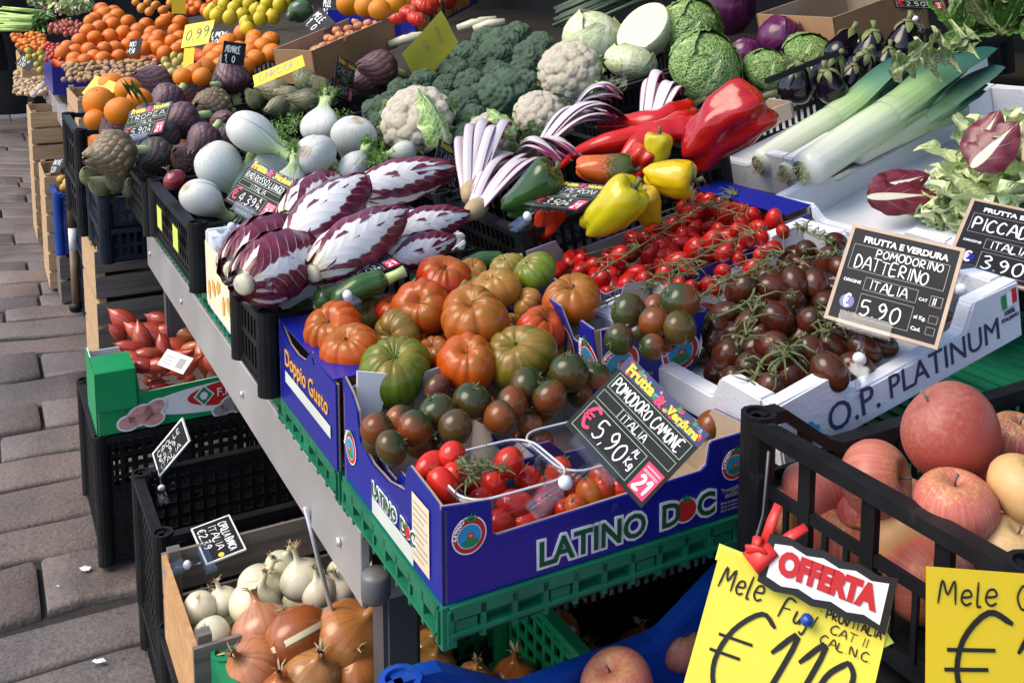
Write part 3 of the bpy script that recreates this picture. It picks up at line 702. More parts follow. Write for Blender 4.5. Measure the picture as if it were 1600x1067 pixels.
def make_cabbage(seed, m, m2, crinkle=.04, flat=.85, nl=5, name='cabbage'):
    rg = random.Random(seed)
    def cap(a0, tilt, span, off, mm):
        q = Matrix.Rotation(a0, 3, 'Z') @ Matrix.Rotation(tilt, 3, 'X')
        def gf(u, v):
            s = (u - .5) * 2; ph = .05 + v * span; th = s * (1.15 * sin(pi * min(1, .12 + .8 * v)) + .1)
            d = Vector((sin(ph) * sin(th) , -cos(ph), sin(ph) * cos(th) * 1.0))
            d = q @ d; r = 1 + off + .05 * abs(s) ** 4 * v + .06 * max(0, v - .85) * 6 + crinkle * nz(d.x * 9, d.y * 9, d.z * 9, seed + off * 50) + crinkle * .9 * sin(s * 11 + v * 7) * .3
            return (d.x * r, d.y * r, d.z * r * flat)
        return MB().grid(gf, 26, 26).mesh('outer_leaf', mm)
    def fn(th, t, r, z): 
        k = 1 + crinkle * nz(r * cos(th) * 7, r * sin(th) * 7, z * 7, seed); return r * k, z * k * flat
    me = MB().lathe(sph(22), 34, fn).mesh(name, m); kids = []
    for k in range(nl): kids.append(('outer_leaf', cap(k * 6.28 / nl + rg.uniform(-.3, .3), R(rg.uniform(50, 75)), rg.uniform(1.9, 2.3), .03 + .018 * k, m2 if k > nl - 2 else m), []))
    return (name, me, kids)
def make_eggplant(seed):
    prof = [(0, -1.15), (.3, -1.1), (.58, -.9), (.7, -.5), (.68, -.1), (.56, .35), (.42, .75), (.33, 1.0), (.2, 1.12), (0, 1.15)]
    mb = MB().lathe([(max(0, p.x), p.z) for p in curve_pts([(r, 0, z) for r, z in prof], 3)], 26)
    mb.v = [(x + .05 * z * z, y, z) for x, y, z in mb.v]
    cal = MB()
    for i in range(5):
        a0 = i * 1.2566
        def gf(u, v):
            s = (u - .5) * 2; th = a0 + s * .62 * (1 - v ** 1.6); r = .12 + .36 * min(1, v * 1.4) + .02 + .08 * max(0, v - .6); z = 1.2 - .75 * v * v - .02 * s * s
            return (r * cos(th) + .06, r * sin(th), z)
        cal.grid(gf, 6, 6)
    cal.lathe([(0, 1.1), (.26, 1.14), (.2, 1.24), (.1, 1.3)], 12)
    st = MB().tube([(.05, 0, 1.15), (.06, 0, 1.45), (.14, .03, 1.75)], [.13, .1, .13], 8)
    return ('eggplant', mb.mesh('eggplant', 'eggplant_skin'), [('calyx', cal.mesh('calyx', 'leafy_cap'), []), ('stem', st.mesh('stem', 'leafy_cap'), [])])
simple('leafy_cap', (.14, .17, .06), .6, .3, 20)
def make_pepper(seed, lob=4, L=1.1, taper=.3, amp=.1, skin='pepper_skin', bend=.15, crumple=.05):
    rg = random.Random(seed); ph = rg.uniform(0, 6)
    prof = [(0, -1), (.3, -1.0), (.55, -.93), (.75, -.75), (.88, -.4), (.96, 0), (1, .4), (.98, .7), (.82, .93), (.5, 1.0), (.2, .93), (0, .86)]
    prof = [(max(0, p.x), p.z) for p in curve_pts([(r, 0, z) for r, z in prof], 3)]
    def fn(th, t, r, z):
        k = 1 - amp * (1 - abs(sin(th * lob / 2 + ph + .25 * z)) ** .6) * (1.25 - .4 * t); k *= 1 - taper * (1 - t) ** 1.2
        k += crumple * nz(cos(th) * 1.8, sin(th) * 1.8, z * 1.6, seed)
        zz = z + (.1 * cos(lob * th + 2 * ph) if t < .3 else 0) * min(1, r * 2) - (.04 * cos(lob * th + 2 * ph) * min(1, r * 2) if t > .75 else 0)
        return r * k, zz * L
    mb = MB().lathe(prof, 48, fn); mb.v = [(x + bend * z * z, y, z) for x, y, z in mb.v]; tz = L * .86; tx = bend * tz * tz
    st = MB().lathe([(0, tz - .02), (.34, tz + .02), (.26, tz + .1), (.12, tz + .16)], 10).tube([(0, 0, tz + .08), (.02, .04, tz + .35), (.12, .1, tz + .55)], [.12, .09, .12], 8)
    st.v = [(x + tx, y, z) for x, y, z in st.v]
    return ('pepper', mb.mesh('pepper', skin), [('stem', st.mesh('stem', 'vine_green'), [])])
def make_radish_stem(): pass
# ------------------------------------------------------------------ containers
FRONT = Matrix.Rotation(R(90), 4, 'X')                                            # print on a wall facing -y
LEFT = Matrix(((0, 0, -1, 0), (-1, 0, 0, 0), (0, 1, 0, 0), (0, 0, 0, 1)))         # print on a wall facing -x
def at_front(x, z, y=-.0008): return Matrix.Translation((x, y, z)) @ FRONT
def at_left(y, z, x=-.0008): return Matrix.Translation((x, y, z)) @ LEFT
def decal(parent, name, me, M): return obj(name, me, parent, M)
def lattice(L, H, style, dip=0, t=.006, dz=.0):
    """one crate wall along x, height along z, thickness t inwards (+y)"""
    mb = MB()
    def top(x):
        if not dip: return H
        q = min(abs(x), abs(L - x)) / L
        return H - dip * max(0, min(1, (q - (.1 if style == 'solid' else .07)) / (.2 if style == 'solid' else .13)))
    mb.box(0, 0, 0, L, t, .016)
    if style == 'slats':
        n = max(3, int(L / .02)); mb.box(0, 0, H * .42, L, t, H * .42 + .01)
        for i in range(n + 1):
            x = L * i / n; mb.box(x - .0035, .0006, .01, x + .0035, t - .0006, top(x) - .008)
    elif style == 'grid':
        n = max(4, int(L / .026)); k = max(3, int(H / .026))
        for i in range(n + 1):
            x = L * i / n; mb.box(x - .005, .0006, .01, x + .005, t - .0006, top(x) - .008)
        for j in range(1, k):
            z = H * j / k; mb.box(0, .001, z - .005, L, t - .001, z + .005)
    elif style == 'open':
        n = max(3, int(L / .075)); z = H * .55
        mb.box(0, 0, z - .006, L, t, z + .006)
        for i in range(n + 1):
            x = L * i / n; mb.box(x - .008, -.001, .01, x + .008, t + .001, top(x) - .008)
        for i in range(n * 3 + 1):
            x = L * i / (n * 3); mb.box(x - .003, .001, .01, x + .003, t - .001, z - .004)
    elif style == 'solid':
        n = 28; pts = [(0, 0), (L, 0)] + [(L * (1 - i / n), top(L * (1 - i / n)) - .002) for i in range(n + 1)]
        mb.prism(pts, t * .7, Matrix.Translation((0, t * .15, 0)))
    elif style == 'ribs':
        n = max(6, int(L / .036)); mb.box(0, .003, .01, L, t, H - .004)
        for i in range(n + 1):
            x = L * i / n; mb.box(x - .003, -.011, .004, x + .003, .0035, H - .004)
        for i in range(0, n, 3):
            x = L * (i + .5) / n; mb.box(x - .012, -.009, H * .3, x + .012, .0036, H * .62)
        mb.box(0, -.013, H * .28, L, .0034, H * .28 + .004)
    segs = 28 if dip else 1
    for i in range(segs):
        x0, x1 = L * i / segs, L * (i + 1) / segs; z0, z1 = top(x0), top(x1); b = len(mb.v); o = .011
        for x, z in ((x0, z0), (x1, z1)):
            mb.v += [(x, -o, z - .014), (x, -o, z), (x, t + .003, z), (x, t + .003, z - .014)]
        for k in range(4): mb.face((b + k, b + (k + 1) % 4, b + 4 + (k + 1) % 4, b + 4 + k)[::-1])
        if i == 0: mb.face((b, b + 1, b + 2, b + 3))
        if i == segs - 1: mb.face((b + 7, b + 6, b + 5, b + 4))
    return mb
def crate(name, M, Lx, Ly, H, m, label, style='slats', dip=(0, 0, 0, 0), tubes=True, group=None, cat='crate', floor=True, post=.02):
    """plastic crate: x 0..Lx, y 0..Ly; walls front, right, back, left"""
    r = empty(name, M, label, cat, group)
    sides = [(Lx, Matrix.Identity(4)), (Ly, Matrix.Translation((Lx, 0, 0)) @ Matrix.Rotation(R(90), 4, 'Z')),
             (Lx, Matrix.Translation((Lx, Ly, 0)) @ Matrix.Rotation(R(180), 4, 'Z')), (Ly, Matrix.Translation((0, Ly, 0)) @ Matrix.Rotation(R(-90), 4, 'Z'))]
    for (L, S), d in zip(sides, dip):
        obj('side_wall', MB().add(lattice(L, H, style, d), S).mesh('side_wall', m, False), r)
    if floor:
        fl = MB(); n = int(Lx / .03)
        fl.box(0, 0, 0, Lx, Ly, .004)
        for i in range(n + 1): fl.box(Lx * i / n - .004, .004, .004, Lx * i / n + .004, Ly - .004, .008)
        obj('floor', fl.mesh('floor', m, False), r)
    for x in (0, Lx):
        for y in (0, Ly):
            c = MB(); sx = 1 if x == 0 else -1; sy = 1 if y == 0 else -1
            if tubes:
                c.lathe([(post * .72, 0), (post, 0), (post, H + .004), (post * .72, H + .004), (post * .7, H - .05), (.0, H - .05)], 14)
                c.v = [(px + x + sx * .006, py + y + sy * .006, pz) for px, py, pz in c.v]
            else:
                c.box(x - .008, y - .008, -.001, x + .008, y + .008, H + .001)
            obj('corner_post', c.mesh('corner_post', m, False), r)
    return r
def panel(poly, t, M, m): return MB().prism(poly, t, M).mesh('side_wall', m, False)
def carton(name, M, Lx, Ly, m, label, front, back, left, right, inner='raw_card', t=.005, floor=True, group=None, cat='box'):
    """cardboard tray: each wall an outline (along, up); printed outside with a raw inner liner"""
    r = empty(name, M, label, cat, group)
    S = [Matrix.Identity(4), Matrix.Translation((Lx, Ly, 0)) @ Matrix.Rotation(pi, 4, 'Z'),
         Matrix.Translation((0, Ly, 0)) @ Matrix.Rotation(R(-90), 4, 'Z'), Matrix.Translation((Lx, 0, 0)) @ Matrix.Rotation(R(90), 4, 'Z')]
    for poly, s in zip((front, back, left, right), S):
        if not poly: continue
        w = obj('side_wall', panel(poly, t * .5, s, m), r)
        obj('liner', MB().prism(poly, t * .5, s @ Matrix.Translation((0, t * .5 + .0004, 0))).mesh('liner', inner, False), w)
    if floor: obj('floor', MB().box(.006, .006, .001, Lx - .006, Ly - .006, .006).mesh('floor', inner, False), r)
    return r
def wall_hi(L, lo, hi, e=.06, ramp=.012):
    return [(0, 0), (L, 0), (L, hi), (L - e, hi), (L - e - ramp, lo), (e + ramp, lo), (e, hi), (0, hi)]
def styro_box(name, M, Lx, Ly, H, label, t=.022, dipf=.3, m='styro', cut=True, group=None):
    r = empty(name, M, label, 'box', group)
    def side(L, dip):
        e = L * .2; d = H * dip; pts = [(0, 0), (L, 0), (L, H), (L - e, H)]
        if dip:
            for k in range(7): q = k / 6; pts.append((L - e - .03 * q, H - d * (3 * q * q - 2 * q ** 3)))
            for k in range(7): q = k / 6; pts.append((e + .03 * (1 - q), H - d * (1 - (3 * q * q - 2 * q ** 3))))
        pts += [(e, H), (0, H)]
        return pts
    S = [(Lx, Matrix.Identity(4)), (Ly - 2 * t, Matrix.Translation((Lx, t, 0)) @ Matrix.Rotation(R(90), 4, 'Z')),
         (Lx, Matrix.Translation((Lx, Ly, 0)) @ Matrix.Rotation(pi, 4, 'Z')), (Ly - 2 * t, Matrix.Translation((0, Ly - t, 0)) @ Matrix.Rotation(R(-90), 4, 'Z'))]
    for L, s in S: obj('side_wall', MB().prism(side(L, dipf), t, s).mesh('side_wall', m, False, bevel=.0035, seg=2), r)
    obj('floor', MB().box(t * .5, t * .5, .001, Lx - t * .5, Ly - t * .5, .014).mesh('floor', m, False), r)
    return r
def wood_crate(name, M, Lx, Ly, H, label, rows=3, m='pine_wood', group=None, post='pine_wood', ends=None):
    r = empty(name, M, label, 'crate', group); g = .012; hb = (H - g * (rows - 1)) / rows
    def boards(L, S, mm):
        for k in range(rows):
            z = k * (hb + g); obj('board', MB().box(0, 0, z, L, .007, z + hb, S).mesh('board', mm, False), r)
    boards(Lx, Matrix.Identity(4), m); boards(Lx, Matrix.Translation((Lx, Ly, 0)) @ Matrix.Rotation(pi, 4, 'Z'), m)
    e = ends or m
    for S in (Matrix.Translation((0, Ly - .008, 0)) @ Matrix.Rotation(R(-90), 4, 'Z'), Matrix.Translation((Lx, .008, 0)) @ Matrix.Rotation(R(90), 4, 'Z')):
        if ends: obj('end_panel', MB().box(0, 0, 0, Ly - .016, .007, H, S).mesh('end_panel', e, False), r)
        else: boards(Ly - .016, S, e)
    for x in (.0075, Lx - .0275):
        for y in (.0075, Ly - .0275): obj('corner_post', MB().box(x, y, 0, x + .02, y + .02, H + .012).mesh('corner_post', post, False), r)
    obj('floor', MB().box(.0275, .0275, .002, Lx - .0275, Ly - .0275, .008).mesh('floor', m, False), r)
    return r
# ------------------------------------------------------------------ price signs
def solve_sign(tl, tr, bl, zc, asp, flip=1):
    """true size and tilt of a rectangle of known proportions seen at three corners, its centre at depth zc"""
    p1 = (tr[0] - tl[0], tr[1] - tl[1]); p2 = (bl[0] - tl[0], bl[1] - tl[1])
    c = -(p1[0] * p2[0] + p1[1] * p2[1]); l1 = p1[0] ** 2 + p1[1] ** 2; l2 = p2[0] ** 2 + p2[1] ** 2
    B = l1 - asp ** 2 * l2; q = (-B + math.sqrt(B * B + 4 * asp ** 2 * c * c)) / 2; z1 = math.sqrt(max(q, 1e-6))
    z2 = c / z1 if z1 > 1e-2 else math.sqrt(max(0, l1 / asp ** 2 - l2))
    if flip * z2 > 0 or (z1 <= 1e-2 and flip > 0): z1, z2 = -z1, -z2      # flip=1: the lower edge comes towards the viewer
    if z1 <= 1e-2 and flip > 0: z2 = -abs(z2)
    k = zc / CAM_F; s = lambda q, dz: PZ(q[0], q[1], zc + dz * k)
    m0 = -(z1 + z2) / 2
    T, Rr, Bl = s(tl, m0), s(tr, m0 + z1), s(bl, m0 + z2)
    x = Rr - T; w = x.length; x.normalize(); y = T - Bl; y = y - x * y.dot(x); h = y.length; y.normalize(); n = x.cross(y)
    o = T - y * h
    return Matrix(((x.x, y.x, n.x, o.x), (x.y, y.y, n.y, o.y), (x.z, y.z, n.z, o.z), (0, 0, 0, 1))), w, h
def clip_parts(r, w, x0, drop=(0, -.05, .012), s=1.0, ball=True):
    """clear plastic price-tag holder: channel on the lower edge, ball joint, gripping jaw"""
    mb = MB(); mb.box(x0 - .03 * s, -.006 * s, -.004, x0 + .03 * s, .012 * s, -.0012).box(x0 - .03 * s, -.006 * s, .0045, x0 + .03 * s, .010 * s, .0065).box(x0 - .03 * s, -.009 * s, -.004, x0 + .03 * s, -.0062 * s, .0065)
    ch = obj('clip_channel', mb.mesh('clip_channel', 'clear_plastic', False), r)
    d = Vector(drop) * s; b = Vector((x0, -.016 * s, .001))
    obj('joint', MB().tube([(x0, -.008 * s, .001), tuple(b + d * .2), tuple(b + d * .35)], [.004 * s, .0045 * s, .006 * s], 8).mesh('joint', 'clear_plastic'), ch)
    if ball:
        q = MB().lathe([(r_ * .0075 * s, z_ * .009 * s) for r_, z_ in sph(8)], 12); q.v = [(x + b.x + d.x * .45, y + b.y + d.y * .45, z + b.z + d.z * .45) for x, y, z in q.v]
        obj('ball', q.mesh('ball', 'white_plastic'), ch)
    j = b + d; jw = MB(); jw.tube([tuple(b + d * .6), tuple(j), tuple(j + d * .3)], [.003 * s] * 3, 6)
    Mj = Matrix.Translation(b + d * .75) 
    jw.box(-.010 * s, -.03 * s, .003 * s, .010 * s, .008 * s, .006 * s, Mj).box(-.010 * s, -.03 * s, -.006 * s, .010 * s, .008 * s, -.003 * s, Mj).box(-.011 * s, -.004 * s, -.006 * s, -.008 * s, .002 * s, .006 * s, Mj).box(.008 * s, -.004 * s, -.006 * s, .011 * s, .002 * s, .006 * s, Mj)
    obj('jaw', jw.mesh('jaw', 'clear_plastic', False), ch)
def sign_board(M, w, h, label, m='black_board', t=.0022, rim=None, name='price_sign'):
    r = empty(name, M, label, 'price sign')
    obj('board', MB().box(0, 0, -t, w, h, 0).mesh('board', m, False), r)
    if rim:
        q = MB(); e = rim[1]
        q.box(-e, -e, -t - .0005, w + e, 0, .0008).box(-e, h, -t - .0005, w + e, h + e, .0008).box(-e, 0, -t - .0005, 0, h, .0008).box(w, 0, -t - .0005, w + e, h, .0008)
        obj('frame', q.mesh('frame', rim[0], False), r)
    return r
def ink(r, name, mb, m): return obj(name, mb.mesh(name, m, False), r)
def T(r, name, body, x, y, w, m, **kw):
    me = fit_text(body, w, m, **kw); return obj(name, me, r, Matrix.Translation((x, y, .0009)))
def flower_header(r, w, h, y0):
    rg = random.Random(3); bk = MB(); rect(bk, 0, y0, w, h, .0003); ink(r, 'header', bk, 'navy_ink')
    for mname, n in (('pink_ink', 9), ('green_ink', 10), ('ochre_ink', 7), ('grey_ink', 9), ('sky_ink', 4)):
        q = MB()
        for i in range(n): disc(q, rg.uniform(.04, .96) * w, rg.uniform(y0 + (h - y0) * .15, h - (h - y0) * .15), w * rg.uniform(.012, .035), (h - y0) * rg.uniform(.06, .14), .0004 + .00002 * i + .0001 * (n % 3), 9, rg.uniform(0, 3), wob=.2)
        ink(r, 'header_flowers', q, mname)
def fv_sign(tl, tr, bl, zc, label, lines, price, asp=1.36, seed=1, small=False, clip=None, flip=1, cs=1.0, drop=(0, -.05, .012)):
    """dark board headed 'Frutta & Verdura' in yellow with chalk writing and a red stock number"""
    M, w, h = solve_sign(tl, tr, bl, zc, asp, flip)
    r = sign_board(M, w, h, label)
    if not small: flower_header(r, w, h, h * .82)
    T(r, 'heading', 'Frutta', w * .07, h * .85, w * .33, 'yellow_ink', bold=.0022)
    T(r, 'heading', '&', w * .44, h * .83, w * .1, 'pink_ink', bold=.002)
    T(r, 'heading', 'Verdura', w * .58, h * .85, w * .37, 'yellow_ink', bold=.0022)
    q = MB(); frame(q, w * .04, h * .6, w * .96, h * .8, w * .006); frame(q, w * .04, h * .06, w * .74, h * .4, w * .006); frame(q, w * .04, h * .44, w * .3, h * .56, w * .005); frame(q, w * .3, h * .44, w * .96, h * .56, w * .005)
    ink(r, 'ruled_lines', q, 'green_line')
    q = MB(); hand(q, lines[0], w * .07, h * .63, h * .13, .06, seed=seed, width=w * .84)
    if len(lines) > 1: hand(q, lines[1], w * .34, h * .455, h * .09, .07, seed=seed + 1, width=w * .3)
    hand(q, price, w * .23, h * .13, h * .2, .045, seed=seed + 2, width=w * .38); hand(q, 'AL', w * .62, h * .3, h * .07, .08, seed=5); hand(q, 'Kg', w * .62, h * .17, h * .09, .08, seed=6)
    ink(r, 'chalk_writing', q, 'chalk')
    q = MB(); hand(q, '\u20ac', w * .06, h * .13, h * .22, .085, seed=2, width=w * .15); ink(r, 'euro_mark', q, 'pink_ink')
    q = MB(); rect(q, w * .78, h * .05, w * .97, h * .38, .0007); ink(r, 'stock_number', q, 'pink_ink')
    q = MB(); hand(q, '21', w * .81, h * .09, h * .16, .1, seed=3, z=.0012, width=w * .14); frame(q, w * .8, h * .28, w * .95, h * .3, .0004, .0011); frame(q, w * .8, h * .33, w * .95, h * .345, .0004, .0011); ink(r, 'stock_digits', q, 'white_ink')
    if clip is not None: clip_parts(r, w, w * clip, drop, cs)
    return r, M, w, h
def fv2_sign(tl, tr, bl, zc, label, l1, l2, price, asp=1.34, seed=1, clip=.5, flip=1, drop=(0, -.05, .012), cs=1.1):
    """framed board headed 'FRUTTA E VERDURA' in white print"""
    M, w, h = solve_sign(tl, tr, bl, zc, asp, flip); e = w * .035
    r = sign_board(M, w, h, label, 'black_board', rim=('wood_frame', e))
    T(r, 'heading', 'FRUTTA E VERDURA', w * .12, h * .865, w * .8, 'white_ink', bold=.0016)
    q = MB(); frame(q, w * .04, h * .55, w * .95, h * .83, w * .005); frame(q, w * .24, h * .36, w * .74, h * .5, w * .005); frame(q, w * .24, h * .06, w * .74, h * .32, w * .005); frame(q, w * .86, h * .37, w * .97, h * .48, w * .005); frame(q, w * .89, h * .2, w * .97, h * .28, w * .004); frame(q, w * .89, h * .08, w * .97, h * .16, w * .004)
    ink(r, 'ruled_lines', q, 'grey_ink')
    for tx, x, y, ww in (('ORIGINE', .04, .41, .17), ('CAT', .76, .4, .08), ('al Kg.', .76, .21, .11), ('Cad.', .76, .09, .09)): T(r, 'small_print', tx, w * x, h * y, w * ww, 'white_ink', bold=.0008)
    q = MB()
    if l2: hand(q, l1, w * .27, h * .735, h * .085, .07, seed=seed, width=w * .64); hand(q, l2, w * .09, h * .57, h * .135, .055, seed=seed + 1, width=w * .72)
    else: hand(q, l1, w * .07, h * .6, h * .17, .055, seed=seed, width=w * .86)
    hand(q, 'ITALIA', w * .3, h * .38, h * .1, .07, seed=seed + 2, width=w * .36); hand(q, price, w * .27, h * .1, h * .17, .05, seed=seed + 3, width=w * .4); hand(q, 'II', w * .885, h * .385, h * .08, .1, seed=4)
    ink(r, 'chalk_writing', q, 'chalk')
    q = MB(); disc(q, w * .13, h * .2, w * .07, w * .07, .0006); ink(r, 'euro_disc', q, 'blue_card')
    q = MB(); hand(q, '\u20ac', w * .095, h * .145, h * .12, .1, seed=2); ink(r, 'euro_mark', q, 'chalk')
    if clip is not None: clip_parts(r, w, w * clip, drop, cs)
    return r, M, w, h
def paper_sign(tl, tr, bl, zc, label, asp, m='yellow_paper', flip=1, curl=.02, writing=(), name='paper_sign', wm='black_ink'):
    M, w, h = solve_sign(tl, tr, bl, zc, asp, flip); r = empty(name, M, label, 'price sign')
    def z(u, v): return curl * w * (sin(u * 4 + 1) * .5 + (u - .5) ** 2 * 2 * (1 - v))
    mb = MB(); 
    for s in (0, -.0008):
        mb.grid(lambda u, v: (u * w, v * h, z(u, v) + s), 10, 10)
    obj('paper', mb.mesh('paper', m), r)
    if writing:
        q = MB()
        for (tx, x, y, hh, wd_, ww, sl) in writing: hand(q, tx, w * x, h * y, h * hh, wd_, seed=len(tx), width=w * ww, slant=sl)
        q.v = [(x, y, z(x / w, y / h) + .0009) for x, y, _ in q.v]
        obj('writing', q.mesh('writing', wm, False), r)
    return r, M, w, h
def mini_sign(tl, tr, bl, zc, label, txt, asp=1.4, flip=1, m='black_board', rim='white_plastic', clip=None, seed=1):
    M, w, h = solve_sign(tl, tr, bl, zc, asp, flip); r = sign_board(M, w, h, label, m, rim=(rim, w * .03) if rim else None)
    q = MB(); n = len(txt)
    for i, t_ in enumerate(txt):
        y = h * (.94 - (i + 1) * .86 / n); hand(q, t_, w * .1, y, h * .62 / n, .07, seed=seed + i, width=w * min(.82, .1 * len(t_) + .1))
    ink(r, 'chalk_writing', q, 'chalk')
    if clip is not None: clip_parts(r, w, w * clip, (0, -.04, .01), .9)
    return r, M, w, h
# ================================================================== the setting
def ground():
    rg = random.Random(11); mb = MB(); dirt = MB(); a = -1.6; k = 0
    def ph(a): return R(-33) * max(0, min(1, (a - 2) / 5))
    def pt(b, a): return W(b=b, a=a + (b + .3) * math.tan(ph(a)), h=0)
    while a < 26:
        d = rg.uniform(.17, .28) if a < 9 else rg.uniform(.5, .8); b = -7.5 + rg.uniform(0, .5); bend = rg.uniform(-.02, .02)
        while b < (4 if a < 9 else 10):
            L = rg.uniform(.32, .72) if a < 9 else rg.uniform(.6, 1.0); g = rg.uniform(.004, .008); z = rg.uniform(-.009, .005); n = 6; bs = len(mb.v); tone = rg.choice((0, 0, 1, 1, 2))
            tl = [rg.uniform(-.008, .008) for _ in range(4)]; edge = [rg.uniform(-.015, .015) for _ in range(n + 1)]; e2 = [rg.uniform(-.015, .015) for _ in range(n + 1)]
            rows = ((0, -.04), (.006, -.012), (.03, -.003), (.12, 0), (.5, .002), (.88, 0), (.97, -.003), (.994, -.012), (1, -.04))
            for (v, dz) in rows:
                for i in range(n + 1):
                    u = i / n; uu = (0, .02, .25, .5, .75, .98, 1)[i]; zz = dz + (-.007 if i in (0, n) and dz > -.03 else 0) + z
                    aa = a + g + (d - 2 * g) * v + (edge[i] * (1 - v) + e2[i] * v); bb = b + g + (L - 2 * g) * uu
                    p = pt(bb, aa); p.z = zz + tl[0] * uu + tl[1] * v - .004 * abs(nz(p.x * 3, p.y * 3, 0, 2)) - .012; mb.v.append(tuple(p))
            for j in range(len(rows) - 1):
                for i in range(n): mb.face((bs + j * (n + 1) + i, bs + j * (n + 1) + i + 1, bs + (j + 1) * (n + 1) + i + 1, bs + (j + 1) * (n + 1) + i), None, tone)
            b += L
        a += d
    tag(obj('pavement', mb.mesh('pavement', ['stone', 'warm_stone', 'dark_stone'], True)), kind='structure')
    dirt.v = [tuple(W(x, y, -.03)) for x, y in ((-60, -60), (-60, 60), (60, 60), (60, -60))]; dirt.v = [(-80, -80, -.032), (80, -80, -.032), (80, 80, -.032), (-80, 80, -.032)]; dirt.face((0, 1, 2, 3))
    tag(obj('ground', dirt.mesh('ground', 'joint_dirt')), kind='structure')
ground()
# litter on the paving
def scrap(px, py, s, m, label, seed, name='litter'):
    p, k = P(px, py, 0.0); rg = random.Random(seed); mb = MB(); n = 9
    mb.v = [(0, 0, .004)] + [(s * rg.uniform(.6, 1.1) * cos(2 * pi * i / n), s * rg.uniform(.3, .7) * sin(2 * pi * i / n), rg.uniform(0, .006)) for i in range(n)]
    for i in range(n): mb.face((0, 1 + i, 1 + (i + 1) % n))
    o = obj(name, mb.mesh(name, m, False), None, Matrix.Translation(p + Vector((0, 0, -.006)))); tag(o, label, 'litter')
scrap(134, 885, .018, 'white_plastic', 'small oval pinkish white scrap lying on the paving stone', 1)
scrap(155, 1029, .014, 'white_card', 'torn triangular white paper scrap nearest the onion crate', 2)
scrap(91, 913, .006, 'white_card', 'tiny white crumb lying in the joint between two slabs', 3)

# ------------------------------------------------------------------ stall tables
def table(a0, a1, b1, label):
    r = empty('market_table', W(a0, 0, 0) @ Matrix.Identity(4) if False else FR(a0, 0, 0), label, 'table'); L = a1 - a0
    obj('tabletop', MB().box(.012, .004, .736, b1, L - .004, .7515).mesh('tabletop', 'old_wood', False), r)
    rail = MB().box(0, 0, .655, .0115, L, .7535).box(.0116, 0, .7516, .03, L, .7535).box(.0116, 0, .655, .03, L, .657)
    rl = obj('side_rail', rail.mesh('side_rail', 'steel', False, bevel=.0012, seg=1), r)
    bolts = MB()
    for y in (.08, L * .36, L * .7, L - .06):
        q = MB().lathe([(0, -.004), (.006, -.003), (.006, 0)], 8); bolts.add(q, Matrix.Translation((-.001, y, .70)) @ Matrix.Rotation(R(90), 4, 'Y'))
    obj('bolts', bolts.mesh('bolts', 'light_steel'), rl)
    er = MB().box(.031, 0, .655, b1, .0115, .735); obj('end_rail', er.mesh('end_rail', 'steel', False), r)
    for x in (.034, b1 - .06):
        for y in (.012, L - .062):
            obj('leg', MB().box(x, y, 0, x + .05, y + .05, .735).mesh('leg', 'leg_steel', False, bevel=.006), r)
    cap = MB().lathe([(0, .672), (.014, .672), (.018, .677), (.018, .704), (.016, .708), (0, .709)], 16); cap.v = [(x + .012, y - .018, z) for x, y, z in cap.v]
    obj('corner_cap', cap.mesh('corner_cap', 'grey_plastic'), r)
    return r
table(.245, 1.93, .98, 'long table with a grey metal side rail carrying the tomato and radicchio boxes')
table(4.0, 5.95, 1.6, 'far table with a grey metal side rail under the orange pile')
table(6.1, 9.2, 1.6, 'farthest table under the celery and mandarins')
# brace rod hanging below the near end of the table
p = [PZ(477, 792, 1.42), PZ(497, 872, 1.44), PZ(517, 950, 1.46), PZ(525, 972, 1.465), PZ(549, 1064, 1.49), PZ(560, 1110, 1.5)]
tag(obj('brace_rod', MB().tube(p, .0035, 8).mesh('brace_rod', 'light_steel')), 'thin bright metal rod slanting down across the onion crates', 'rod')

# stepped wooden stands that carry the tilted rows of crates behind the front row
def stand(a0, a1, b0, b1, h0, h1, label):
    r = empty('display_stand', FR(a0, b0, 0), label, 'display stand'); L = a1 - a0; D = b1 - b0; tb = math.atan2(h1 - h0, D); n = max(2, int(L / .3))
    S = Matrix.Translation((0, 0, h0)) @ Matrix.Rotation(-tb, 4, 'Y'); dl = D / cos(tb)
    for i in range(5):
        x = dl * i / 5; obj('plank', MB().box(x, 0, -.018, x + dl / 5 - .012, L, 0, S).mesh('plank', 'dark_wood', False), r)
    for x, hh in ((.02, h0), (D - .06, h1)):
        for y in (.01, L - .05): obj('leg', MB().box(x, y, 0, x + .04, y + .04, h0 + (h1 - h0) * (x / D) - .022).mesh('leg', 'old_wood', False), r)
    return r
def S_(b):
    T_ = ((-.5, 1.0), (.38, 1.01), (.5, 1.03), (.9, 1.12), (1.3, 1.2), (2.0, 1.31), (4, 1.45))
    for (x0, y0), (x1, y1) in zip(T_, T_[1:]):
        if b <= x1: return y0 + (y1 - y0) * (b - x0) / (x1 - x0)
    return T_[-1][1]
def PS(px, py, off=0):
    """where the sight line meets the heaped produce surface"""
    r = ray(px, py); t = .6
    while t < 14:
        p = CAMP + r * t; d = p - Vector((TX, TY, 0)); b = d.dot(Bd)
        if p.z <= S_(b) + off: break
        t += .004
    return p, t / CAM_F
def ab(p): d = p - Vector((TX, TY, 0)); return d.dot(Ad), d.dot(Bd)
stand(.66, 3.9, 1.0, 2.35, .98, 1.2, 'wide planked stand holding the cabbage and broccoli crates')
stand(.98, 3.9, .44, .98, .83, .93, 'lower planked stand behind the radicchio and fennel')

